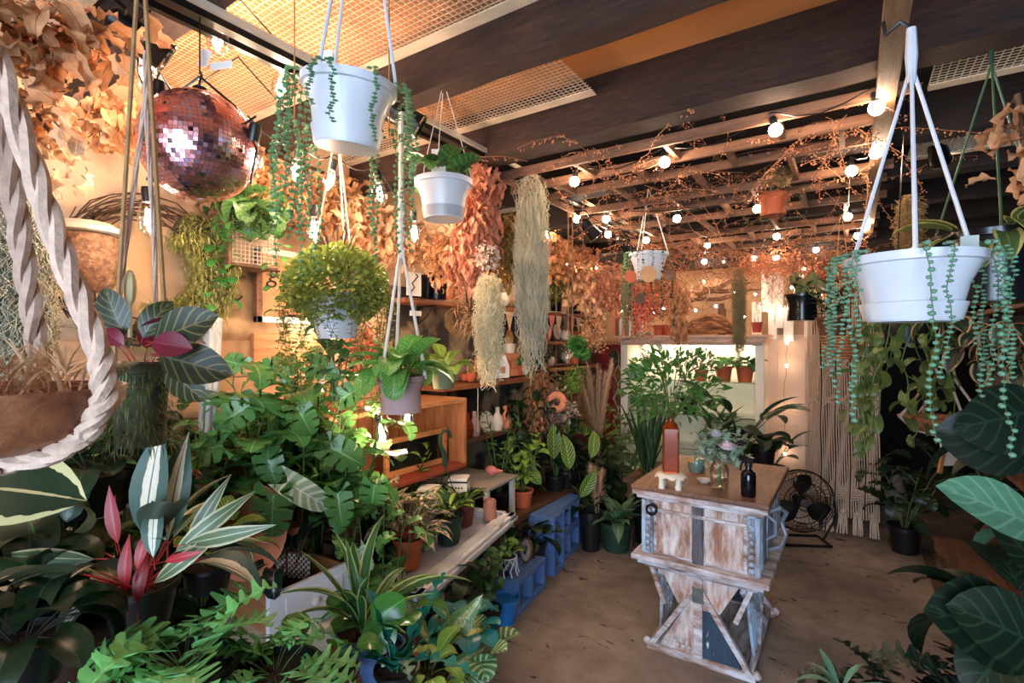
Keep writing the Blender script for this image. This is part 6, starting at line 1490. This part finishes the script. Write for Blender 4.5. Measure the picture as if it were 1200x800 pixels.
t = thing('cut_glass_lantern', 'white-lidded cut glass lantern jar inside the wreath', 'jar', onX(100, 300, -2.18))
t.scale = (.75, .75, .75)
b = MB(); b.lathe([(0, -.16), (.09, -.16), (.13, -.1), (.14, 0), (.12, .09), (.1, .1), (0, .1)], 24); b.build('glass', mat('cut_glass', S(200, 150, 116), .15, trans=.35, scale=45, bump=1.0, var=.3), t, True)
b = MB(); b.lathe([(.13, .1), (.14, .105), (.14, .125), (.1, .15), (0, .16)], 24); b.build('lid', m_white, t, True)
# mirror ball
t = thing('mirror_ball', 'pink mirrored disco ball hanging at the upper left', 'mirror ball', P(234, 172, 1.36))
rb = .142; V = []; F = []; mi = []
rows = 42
for i in range(rows):
    la = -PI / 2 + PI * (i + .5) / rows; nc = max(3, int(2 * PI * math.cos(la) / (PI / rows)))
    for j in range(nc):
        lo = 2 * PI * (j + .5) / nc; n = Vector((math.cos(la) * math.cos(lo), math.cos(la) * math.sin(lo), math.sin(la)))
        e1 = Vector((-math.sin(lo), math.cos(lo), 0)); e2 = n.cross(e1); h = rb * PI / rows * .46; q = n * rb
        n2 = (n + e1 * U(-.09, .09) + e2 * U(-.09, .09)).normalized(); a1 = (e1 - n2 * e1.dot(n2)).normalized(); a2 = n2.cross(a1)
        o_ = len(V); hw = rb * PI * math.cos(la) / nc * .93
        V += [q - a1 * hw - a2 * h, q + a1 * hw - a2 * h, q + a1 * hw + a2 * h, q - a1 * hw + a2 * h]; F.append((o_, o_ + 1, o_ + 2, o_ + 3)); mi.append(0 if rnd() < .82 else 1)
o = obj('mirror_tiles', np_mesh('tiles', [tuple(v) for v in V], F, None, mi, (mat('pink_mirror', S(255, 190, 196), .25, 1, var=0), mat('violet_mirror', S(214, 204, 250), .08, 1, var=0)), False), t); o['kind'] = 'stuff'
b = MB(); b.ball((0, 0, 0), rb * .985, 32, 20); b.build('ball_core', mat('ball_core', S(190, 100, 96), .5), t, True)
b = MB(); b.lathe([(.018, rb - .004), (.018, rb + .014), (0, rb + .016)], 14); b.tube([(0, 0, rb), (0, 0, rb + .03), (.012, 0, rb + .045), (0, 0, rb + .06)], .003, 5); b.build('cap', m_black, t, True)
b = MB(); b.tube([(0, 0, rb + .045), (.07, .06, .11), (.14, .075, -.01), (.12, .07, -.1)], .0035, 5); b.tube([(0, 0, rb + .045), (-.07, -.06, .11), (-.13, -.075, -.03), (-.1, -.06, -.11)], .0035, 5); b.tube([(0, 0, rb + .05), (0, 0, 2.5 - t.location.z)], .002, 4); b.build('hanging_wire', m_black, t, True)
t2 = thing('swing_tag', 'pair of white paper tags above the mirror ball', 'tag', P(246, 68, 1.38), YAW)
b = MB(); b.box((-.015, 0, 0), (.028, .001, .045), (0, R(20), 0)); b.box((.03, 0, -.02), (.06, .001, .02), (0, R(-8), 0)); b.build('tag', m_gtag, t2)
# jute hanging rope at left (triangle)
t = thing('macrame_rope_hanger', 'tall macrame rope hanger falling from the spotlight at left', 'rope', P(170, 60, 1.02))
b = MB(); rope(b, [(0, 0, 0), (0, 0, -.1), (-.02, -.015, -.3), (-.05, -.03, -.53)], .0045); rope(b, [(0, 0, 0), (.005, 0, -.12), (.012, .01, -.35), (.02, .012, -.53)], .0045); b.build('rope', m_cordw, t, True)
# ================================================================ DRIED LEAVES
def drymass(name, label, pts, n, rad, tm, mats, sc=(.7, 1.3), cat='dried leaves', ang=(-1.4, .6), twigs=30):
    t = thing(name, label, cat, pts[0]); o0 = Vector(pts[0]); Ms = []; ex = []; P_ = [Vector(q) - o0 for q in pts]
    for i in range(n):
        f = rnd() * (len(P_) - 1) * .9999 if len(P_) > 1 else 0; i0 = int(f); c = P_[i0].lerp(P_[i0 + 1], f - i0) if len(P_) > 1 else P_[0]
        d = Vector((U(-1, 1), U(-1, 1), U(-1, 1))); d = d.normalized() * rad * rnd() ** .5 if d.length > 0 else d
        Ms.append(TM(c + Vector((d.x * .7, d.y, d.z)), U(0, 6.28), U(*ang), U(*sc), U(-.8, .8)))
    for i in range(twigs):
        f = rnd() * (len(P_) - 1) * .9999 if len(P_) > 1 else 0; i0 = int(f); c = P_[i0].lerp(P_[i0 + 1], f - i0) if len(P_) > 1 else P_[0]
        q = c + Vector((U(-1, 1), U(-1, 1), U(-1, 1))) * rad; ex.append(tube_geo([tuple(c + Vector((0, 0, rad * .6))), tuple(c.lerp(q, .5)), tuple(q)], .002))
    joined('leaves', tm, Ms, mats, t, extra=ex); return t
def dryleaf_branch(label, pts, n, rad, ls, sc=(.7, 1.2)):
    """big leaves one by one"""
    t = thing('dried_leaf_branch', label, 'dried leaves', pts[0]); o0 = Vector(pts[0]); P_ = [Vector(q) - o0 for q in pts]
    b = MB(); b.tube(P_, .005, 6); b.build('stem', m_stemb, t, True)
    for i in range(n):
        f = rnd() * (len(P_) - 1) * .9999; i0 = int(f); c = P_[i0].lerp(P_[i0 + 1], f - i0); d = Vector((U(-1, 1), U(-1, 1), U(-1, 1))).normalized() * rad * rnd()
        inst('leaf', ls[i % len(ls)], t, TM(c + d, U(0, 6.28), U(-1.4, .7), U(*sc), U(-.8, .8)))
    return t
dryleaf_branch('large papery brown leaves hanging at the top left corner', [P(-30, 10, 1.0), P(60, 60, 1.1), P(120, 30, 1.15)], 110, .12, LS_dry, (.5, .95))
dryleaf_branch('pale round dried leaves in the upper left below the corner branch', [P(-20, 130, 1.15), P(40, 130, 1.2), P(70, 170, 1.25)], 100, .12, LS_dryp, (.4, .75))
dryleaf_branch('brown dried leaf branch between corner and mirror ball', [P(90, 130, 1.5), P(130, 125, 1.55), P(160, 140, 1.6)], 90, .12, LS_dry, (.5, .8))
dryleaf_branch('curled tan dried leaves hanging at the right top edge', [P(1192, 110, 1.0), P(1200, 160, 1.0), P(1196, 215, 1.0)], 26, .035, LS_dry, (.45, .8))
wl = [onX(px, py, -2.25) for px, py in ((200, 175), (260, 205), (320, 215))]
drymass('dried_leaf_garland', 'tan dried leaves along the top of the left wall behind the bulbs', [onX(px, py, -2.22) for px, py in ((235, 195), (300, 215), (350, 235), (420, 245))], 700, .17, dryB, (l_dry, m_stemb))
drymass('dried_leaf_garland', 'dense pink-tan dried leaves above the letter card', [onX(px, py, -2.22) for px, py in ((400, 250), (450, 275), (500, 290))], 900, .16, dryB, (l_dryp, m_stemb))
drymass('dried_flower_bundle', 'hanging bundle of rust dried fronds left of the long moss', [P(565, 195, 2.5), P(560, 260, 2.5), P(548, 310, 2.5)], 1100, .14, dryS, (l_dryr, m_stemb), (.7, 1.5), 'dried flowers', (-1.5, -.6))
drymass('dried_flower_bundle', 'pink dried flower head cluster under the second white pot', [P(520, 290, 2.6), P(530, 320, 2.6)], 500, .12, dryS, (l_dry, m_stemb), (.6, 1.2), 'dried flowers', (-1.5, 1))
drymass('dried_flower_bundle', 'olive dried bunch between the two mosses', [P(597, 270, 2.75), P(597, 320, 2.75)], 600, .11, dryS, (leafmat('dry_olive', S(150, 120, 60), rough=.9), m_stemb), (.6, 1.2), 'dried flowers', (-1.5, .5))
drymass('dried_flower_bundle', 'white seed-head dried bunch above the pale moss tuft', [P(572, 300, 2.35)], 220, .07, small, (leafmat('seed_white', S(226, 200, 176), rough=.9), m_stemb), (.5, .9), 'dried flowers')
drymass('dried_twig_bunch', 'bare cream twig bunch hanging under the upper shelf', [P(545, 352, 2.9), P(560, 375, 2.9)], 200, .12, thin, (l_dryp, m_stemb), (.6, 1.3), 'dried flowers', twigs=60)
drymass('dried_leaf_garland', 'copper dried leaf mass right of the long moss', [onX(px, py, -2.15) for px, py in ((640, 300), (665, 310), (690, 318))], 900, .26, dryB, (l_dry, m_stemb), (.8, 1.4))
drymass('dried_leaf_garland', 'copper dried leaves hanging down by the far shelf', [P(690, 330, 4.6), P(700, 350, 4.6)], 500, .24, dryB, (l_dryp, m_stemb), (.8, 1.4))
drymass('dried_leaf_garland', 'rust dried leaves along the back wall left of the far pot', [P(705, 330, 4.4), P(740, 345, 4.5), P(800, 345, 4.7)], 900, .24, dryS, (l_dryr, m_stemb), (.8, 1.5))
drymass('dried_flower_bundle', 'pink dried flower spray hanging over the mantel edge', [P(757, 345, 4.3), P(752, 385, 4.3)], 700, .16, small, (leafmat('pink_dry', S(212, 110, 90), rough=.9), m_stemb), (.5, 1), 'dried flowers')
drymass('dried_flower_bundle', 'tan teardrop dried bunch hanging over the mantel', [P(796, 345, 4.3), P(794, 368, 4.3), P(796, 390, 4.3)], 600, .10, dryS, (l_dry, m_stemb), (.8, 1.5), 'dried flowers', (-1.6, -1))
drymass('dried_flower_bundle', 'long brown hanging seed bundle beside the driftwood post', [P(632, 440, 3.9), P(630, 500, 3.9)], 500, .12, dryS, (leafmat('dry_brown', S(150, 104, 66), rough=.9), m_stemb), (.6, 1.2), 'dried flowers', (-1.6, -.6))
drymass('dried_flower_bundle', 'pale curly dried blooms under the bunting', [P(690, 388, 4.6), P(700, 400, 4.6)], 500, .15, small, (l_dryp, m_stemb), (.6, 1.2), 'dried flowers')
drymass('dried_flower_bundle', 'cream dried bunch standing on the lower shelf near the moss', [onX(560, 435, -2.25)], 260, .1, dryS, (l_dryp, m_stemb), (.6, 1.1), 'dried flowers')
drymass('dried_flower_bundle', 'pink and white dried bunch below the bushy hanging plant', [P(428, 395, 2.5), P(425, 430, 2.5)], 500, .13, small, (leafmat('pink_dry2', S(222, 130, 100), rough=.9), m_stemb), (.6, 1.1), 'dried flowers')
drymass('dried_flower_bundle', 'reddish leaf bundle over the pale wall right of the moss column', [P(870, 312, 4.6), P(925, 302, 4.5), P(975, 315, 4.4)], 420, .14, dryS, (l_dryr, m_stemb), (.8, 1.3), 'dried flowers')
drymass('fern_bunch', 'green trailing bunch on the rear shelf beside the black pot', [P(672, 400, 4.3), P(684, 410, 4.2)], 160, .09, heartS, (l_bright, m_stemg), (.6, 1.1), 'plant')
drymass('fern_bunch', 'dark green bushy plant on the far upper shelf', [P(652, 340, 4.4)], 300, .13, smallo, (l_olive, m_stemg), (.6, 1.1), 'plant')
drymass('fern_bunch', 'dark trailing plant beside the driftwood post', [P(632, 405, 3.8), P(632, 425, 3.8)], 300, .1, smallo, (l_dark, m_stemg), (.6, 1.1), 'plant')
drymass('fern_bunch', 'small green mossy plant in terracotta on the lower shelf', [onX(606, 424, -2.27)], 260, .055, smallo, (l_bright, m_stemg), (.5, .8), 'plant')
drymass('fern_bunch', 'yellow-green plant hanging on the dark rack right of the niche', [P(680, 440, 4.2), P(665, 450, 4.2)], 200, .12, smallo, (l_lime, m_stemg), (.7, 1.3), 'plant')
lathe_thing('terracotta_pot', 'small terracotta pot of the mossy plant on the lower shelf', 'pot', sh(606, 1.326, -2.27), potprof(.05, .08), m_terra, 'pot')
# berry twigs on the trellis
def berries(label, px, py, d, n, L, spread, z=None):
    t = thing('berry_twigs', label, 'twigs', P(px, py, d)); V = []; ex = []; Ms = []
    for i in range(n):
        a = U(0, 6.28); el = U(-.5, .35); p = Vector((U(-spread, spread), U(-spread, spread), U(-.05, .05))); pts = [tuple(p)]
        for j in range(8):
            a += U(-.35, .35); el += U(-.3, .22); p = p + Vector((math.cos(a) * math.cos(el), math.sin(a) * math.cos(el), math.sin(el))) * L / 8
            p.z = min(p.z, 2.52 - t.location.z); p.y = min(p.y, 5.2 - t.location.y); pts.append(tuple(p))
            for k in range(5): Ms.append(Matrix.Translation(p + Vector((U(-.014, .014), U(-.014, .014), U(-.02, .0)))) @ Matrix.Scale(U(.5, 1.1), 4))
        ex.append(tube_geo(pts, .0018))
    joined('twigs_and_berries', ball_geo(.0038, 5, 3), Ms, (m_berry, m_redtwig), t, extra=ex); return t
berries('red berry twigs on the trellis at its near left corner', 660, 185, 2.3, 9, .4, .18)
berries('red berry twigs spread over the middle of the trellis', 780, 215, 2.7, 34, .5, .4)
berries('red berry twigs near the terracotta hanging pot', 945, 200, 2.6, 30, .5, .35)
berries('red berry twigs by the ceiling board', 990, 150, 2.0, 16, .35, .15)
berries('thick tangle of red twigs behind the far white pot', 800, 290, 3.9, 70, .6, .35)
berries('thick tangle of red twigs above the picket boards', 940, 300, 4.1, 90, .6, .4)
berries('thick tangle of red twigs above the mantel', 870, 315, 4.4, 50, .5, .35)
# ================================================================ RIGHT SIDE
rack = [(P(1055, 400, 2.2), l_olive)]
t = thing('heart_leaf_vine', 'green heart-leaved vine trailing behind the right white pot', 'plant', P(1062, 372, 2.0))
b = MB(); b.lathe([(0, -.1), (.07, -.1), (.09, 0), (0, -.01)], 18); b.build('pot', m_blackp, t, True); cords(t, 0, .085, .85, 3, m_black, .002)
LV = leafset('vineleaf', leafmat('leaf_vine', S(96, 112, 56), rv=.4), m_stemg, .075, .06, 'heart', 4, pet=.03, rise=10, droop=90)
for s in range(15):
    a = s * 2.4; L = U(.2, .52); pts = [Vector((.06 * math.cos(a), .06 * math.sin(a), 0)), Vector((.12 * math.cos(a), .12 * math.sin(a), -.02))]
    while pts[-1].z > -L: pts.append(pts[-1] + Vector((U(-.02, .02) + .004 * math.cos(a), U(-.02, .02), -.05)))
    b = MB(); b.tube(pts, .002, 4); b.build('vine_stem', m_stemg, t, True)
    for q in pts[::1]:
        inst('leaf', LV[int(U(0, 3.99))], t, TM(q, U(0, 6.28), R(U(-50, 10)), U(.5, .95), U(-.4, .4)))
climber('dark bushy plant hanging right of the macrame curtain top', P(975, 395, 3.6), .3, 7, leafset('dkl', l_dark, m_stemd, .09, .03, 'lance', 3, rise=30, droop=60), 12, (.1, .14, m_brownw), .22, (.8, 1.3))
t = thing('wicker_basket_pot', 'brown woven pot hanging before the top of the macrame curtain', 'basket', P(985, 405, 3.5)); b = MB()
for i in range(8): b.tube([((.10 + .002 * i) * math.cos(j * PI / 10), (.10 + .002 * i) * math.sin(j * PI / 10), -.08 + i * .02) for j in range(21)], .009, 5)
b.build('weave', m_wicker, t, True); cords(t, .07, .1, .95, 3, m_jute, .002)
t = hpot('black hanging pot with a cactus in front of the picket boards', P(940, 345, 3.9), .12, .2, mat('gloss_black', S(18, 20, 24), .2), .5, 3, m_black, .002, .85)
for dx, dz, s_ in ((0, .05, 1), (.07, .1, .8), (-.05, .12, .7), (.12, .05, .7)):
    b = MB(); b.ball((dx, 0, dz), .05 * s_, 12, 10, sc=(1, .4, 1.6)); b.build('cactus_pad', mat('cactus_green', S(88, 92, 48), .6), t, True)
t = climber('plant with tan-edged leaves trailing at the right before the brown crate', P(1160, 395, 1.8), .10, 7, LS_hoya, 6, None, .2, (.6, .95), el=(-70, 10), stem=m_stemb)
t = climber('lower trailing tan-edged leaves at the right', P(1190, 430, 1.8), .1, 5, LS_hoya, 5, None, .18, (.6, .9), el=(-80, 0), stem=m_stemb)
climber('pale variegated leaves spilling from the black pot rim', P(1120, 330, 1.7), .08, 4, LS_hoyay, 6, None, .18, (.6, .9), el=(-60, 0))
climber('dark split-leaf plant on the floor by the passage', fl(1060, 3.9, .0), .55, 6, leafset('dsplit', leafmat('leaf_dark_split', S(40, 58, 36), rough=.4), m_stemg, .17, .15, 'monstera', 4, pet=.16, rise=45, droop=95, fold=.08), 5, (.11, .2, m_blackp), .25, (.7, 1.1), el=(-30, 20))
climber('dark leafy plant on the log bench', (.80, 3.9, .31), .45, 6, LS_heartD, 8, (.09, .16, m_blackp), .2, (.8, 1.2))
climber('dark leafy plant at the near end of the log bench', (.95, 3.0, .37), .45, 7, LS_heartD, 9, (.11, .16, m_blackp), .25, (.8, 1.3))
climber('dark plant on the rack behind the wooden bowl', (1.05, 3.9, .92), .35, 7, LS_heartD, 9, (.1, .14, m_blackp), .3, (.8, 1.3))
climber('dark broad-leaved plant on the rack above the bench', (1.0, 2.9, .92), .3, 6, LS_heartD, 9, (.1, .14, m_blackp), .3, (.8, 1.3))
climber('dark plant on the top of the rack beside the black pot', (1.05, 3.4, 1.80), .2, 6, LS_heartD, 9, (.1, .14, m_blackp), .3, (.8, 1.3))
climber('dark plant on the lowest rack board', (1.05, 3.3, .37), .35, 6, LS_heartD, 9, (.1, .14, m_blackp), .3, (.8, 1.3))
# foreground right
def single(label, pts, ls, scs, stemm, name='broad_leaf_plant', base=None, pot=None):
    """leaves aimed one by one: (tip target offset azimuth, elevation)"""
    t = thing(name, label, 'plant', base)
    if pot: pot_part(t, *pot)
    for i, (az, el, s, roll, k) in enumerate(pts):
        inst('leaf', ls[k % len(ls)], t, TM((0, 0, (pot[1] * .9 if pot else 0)), az, R(el), s, roll))
    return t
q = P(1215, 850, 1.1)
single('big glossy dark green leaves in the lower right corner', [(YAW + 2.6, -2, .45, .5, 1), (YAW + 2.0, 0, .42, 0, 2), (YAW + 3.4, -20, .4, -.3, 2), (YAW + 1.4, 5, .5, .2, 1), (YAW + 4.2, -25, .4, 0, 3), (YAW + 2.2, -30, .42, .3, 3)], LS_big, 1, None, base=q, pot=(.12, .14, m_blackp))
q = P(1230, 640, 1.15)
single('broad teal-green leaf reaching in from the right edge', [(YAW + 1.8, -40, .3, .2, 2)], LS_bigt, 1, None, base=q)
F_bt = flat('bt', l_tealsh, m_stemg, .24, .12, 'oval', pet=.06); F_bd = flat('bd', l_dk2, m_stemd, .26, .2, 'oval', pet=.05)
facing(bpy.data.objects['broad_leaf_plant.001'], F_bt[0], P(1250, 640, .9), 155, .85, 0, .6)
q = P(1290, 560, 1.3)
single('long dark hanging leaves at the right edge above the teal leaf', [(YAW + 2.6, -30, .6, .3, 2), (YAW + 2.2, -40, .6, -.2, 3)], LS_big, 1, None, base=q)
q2 = P(1255, 770, 1.0); t = thing('broad_leaf_plant', 'single broad dark leaf fronting the lower right corner', 'plant', q2)
facing(t, F_bd[0], P(1235, 755, 1.0), 165, .85, 0, .6); facing(t, F_bd[1], P(1245, 775, .95), 150, .7, 0, .5); facing(t, F_bd[2], P(1240, 535, 1.3), 165, .9, 0, .1); facing(t, F_bd[0], P(1240, 470, 1.3), 195, .9, 0, .1); facing(t, F_bd[1], P(1225, 690, 1.1), 120, .6, 0, .5)
rosette('dark lobed philodendron at the bottom right front', P(1060, 880, 1.2), LS_selD, 12, (.1, .1, m_blackp), (-50, 5), (.35, .55), name='lobed_philodendron')
rosette('dark lobed philodendron at the bottom right, nearer the corner', P(1150, 880, 1.1), LS_selD, 12, (.1, .1, m_blackp), (-50, 0), (.35, .55), name='lobed_philodendron')
rosette('small bright strap-leaved plant at the bottom right edge', P(985, 835, 1.2), leafset('bs', l_tealsh, m_stemg, .16, .03, 'strap', 3, rise=60, droop=90, nw=1), 10, (.05, .06, m_blackp), (-40, 0), (.5, .75))
# fill along left bench
for i, (px, py, d, ls, lab) in enumerate((
    (130, 720, 1.75, LS_heartD, 'dark green plant on the bench behind the red stems'),
    (190, 650, 1.95, LS_splitS, 'green plant on the bench near the white post'),
    (30, 600, 1.7, LS_lanceD, 'dark lance plant at the left edge of the bench'),
    (400, 700, 2.1, LS_splitS, 'green plant behind the drawer box, right side'),
    (60, 550, 1.9, LS_mic, 'bronze-leaved plant against the wall at far left'),
    (150, 520, 2.0, LS_heartD, 'dark plant against the wall under the moss wreath'),
    (470, 620, 2.6, LS_splitS, 'green plant in the gap behind the stromanthe'),
    (430, 650, 2.4, LS_lanceD, 'dark plant in the gap left of the frame table'))):
    rosette(lab, P(px, py, d) - Vector((0, 0, .12)), ls, 26, None, (-35, 35), (.8, 1.3), dz=.08)
# ================================================================ SMALL THINGS ON THE WALL SHELVES
for i, (px, z, X, r_, lab, m_) in enumerate((
    (552, 1.326, -2.2, .035, 'tiny amber glass cup at the near part of the lower shelf', m_terra),
    (570, 1.326, -2.18, .04, 'small cream cup before the white house box', m_stone),
    (645, 1.387, -2.2, .045, 'grey pebble-shaped pot left of the cloche', m_mauve),
    (673, 1.387, -2.16, .04, 'small terracotta cup beside the dark slot box', m_terra),
    (640, 1.614, -2.25, .045, 'copper-coloured cup on the middle rear shelf', m_terral),
    (663, 1.614, -2.25, .05, 'round white bowl on the middle rear shelf', m_stone),
    (676, 1.614, -2.25, .05, 'terracotta bowl at the far end of the middle rear shelf', m_terra),
    (560, 1.875, -2.22, .045, 'white round jar on the upper shelf between the mosses', m_stone),
    (590, 1.875, -2.24, .055, 'white garlic-shaped vase on the upper shelf', m_stone),
    (675, 1.875, -2.24, .05, 'dark bottle-shaped vase on the far upper shelf', MATS['gloss_black']))):
    lathe_thing('small_pot', lab, 'pot', sh(px, z, X), [(0, 0), (r_ * .6, 0), (r_, r_ * .7), (r_ * .9, r_ * 1.5), (r_ * .6, r_ * 1.8), (r_ * .55, r_ * 1.8), (r_ * .8, r_ * 1.4), (0, r_ * 1.3)], m_)
t = thing('hand_mirror', 'oval wire-rimmed mirror hanging below the bunting', 'mirror', onX(597, 398, -2.34))
b = MB(); b.tube([(0, .05 * math.cos(j * PI / 12), .085 * math.sin(j * PI / 12)) for j in range(25)], .006, 5); b.build('rim', m_brass, t, True)
b = MB(); b.lathe([(0, 0), (.048, 0), (.048, .003), (0, .003)], 24, rot=(0, R(90), 0), sx=1.7, sy=1); b.build('glass', MATS['mirror'], t)
t = thing('white_flower_plate', 'white plate with scalloped rim leaning below the lower shelf', 'plate', onX(569, 495, -2.25))
b = MB(); b.lathe([(0, 0), (.05, 0), (.085, .014), (.08, .018), (.045, .007), (0, .007)], 14, rot=(0, R(80), 0)); b.build('dish', m_stone, t, True)
t = thing('lower_display_ledge', 'narrow ledge with figurines under the lower shelf', 'ledge', (-2.26, 3.1, .93)); b = MB(); b.box((0, 0, 0), (.24, 1.1, .025)); b.build('board', m_brownw, t)
for px, lab, m_ in ((548, 'small orange-brown bottle on the ledge next to the crate', m_amber_b), (556, 'pale pink figurine on the ledge beside the orange bottle', m_mauve), (583, 'cream stone vase on the ledge right of the plate', m_stone), (592, 'tan vase on the ledge above the dark plants', m_terral)):
    lathe_thing('bottle_vase', lab, 'vase', sh(px, .943, -2.2), [(0, 0), (.035, 0), (.045, .05), (.035, .1), (.015, .13), (.017, .17), (.01, .17), (0, .15)], m_)
t = thing('cotton_string', 'thin cord hanging from the lower shelf in front of the dark wall', 'cord', onX(560, 455, -2.15)); b = MB(); b.tube([(0, 0, 0), (0, 0, -.3)], .003, 4); b.build('strand', m_cord, t)
t = thing('twig_wreath', 'small bare twig wreath hanging under the upper shelf', 'wreath', onX(538, 375, -2.3))
b = MB()
for k_ in range(12):
    ph = U(0, 6); rr = .1 + U(-.03, .03); b.tube([(U(0, .03), rr * 1.4 * math.cos(j * .42 + ph), rr * math.sin(j * .42 + ph)) for j in range(16)], .0028, 4)
b.build('twigs', m_straw, t, True)['kind'] = 'stuff'
plume('dried_grass_sheaf', 'brown dried reeds standing in the corner left of the pampas', fl(650, 4.7, .5), 10, .9, .14, leafmat('sheaf_brown', S(140, 100, 66), rough=.9))
drymass('dried_flower_bundle', 'pale hydrangea dried heads hanging by the corner', [P(655, 465, 4.1), P(665, 490, 4.1)], 420, .13, small, (MATS['seed_white'], m_stemb), (.7, 1.2), 'dried flowers')
drymass('dried_flower_bundle', 'grey-mauve dried bunch hanging beside the pale heads', [P(645, 455, 4.0), P(648, 500, 4.0)], 320, .09, dryS, (leafmat('dry_mauve', S(176, 140, 124), rough=.9), m_stemb), (.6, 1.1), 'dried flowers', (-1.6, -.6))
t = thing('donut_ornament', 'round orange ring ornament hanging among the dried bundles', 'ornament', P(652, 471, 3.9), YAW); b = MB(); b.tube([(.055 * math.cos(j * PI / 10), 0, .055 * math.sin(j * PI / 10)) for j in range(21)], .028, 8); b.build('ring', m_terral, t, True); b = MB(); b.tube([(0, 0, .05), (0, 0, 2.45 - t.location.z)], .0015, 3); b.build('thread', m_jute, t)
for i, (px, d) in enumerate(((666, 3.13), (671, 3.16))):
    q = P(px, 300, d); t = thing('hanging_twine', ('left of two tan twines hanging in front of the far shelf', 'right of two tan twines hanging in front of the far shelf')[i], 'twine', (q.x, q.y, 2.462)); b = MB(); b.tube([(0, 0, 0), (0, 0, -.84)], .004, 5); b.build('twine', m_jute, t)
# small broken things on the bench between the pots
t = thing('woven_basket', 'woven basket coloured as if lit orange, among the leaves left of the leaning dish', 'basket', P(262, 640, 2.05)); b = MB()
for i in range(9): b.tube([((.075 + .003 * i) * math.cos(j * PI / 10), (.075 + .003 * i) * math.sin(j * PI / 10), -.06 + i * .016) for j in range(21)], .009, 5)
b.build('weave', wood('orange_lit_wicker', S(150, 80, 48), S(220, 140, 100), 0, .8, 9, .5), t, True)  # warm light on the basket is put into the wicker colour
t = thing('coral_flower', 'salmon-coloured dried flower behind the red-stemmed plant', 'dried flower', P(210, 560, 1.75))
joined('petals', dryS, [TM((U(-.02, .02), U(-.02, .02), U(-.02, .02)), U(0, 6.28), U(-.2, 1.3), U(.7, 1.1)) for _ in range(60)], (leafmat('salmon', S(236, 130, 104), rough=.8), m_stemb), t)
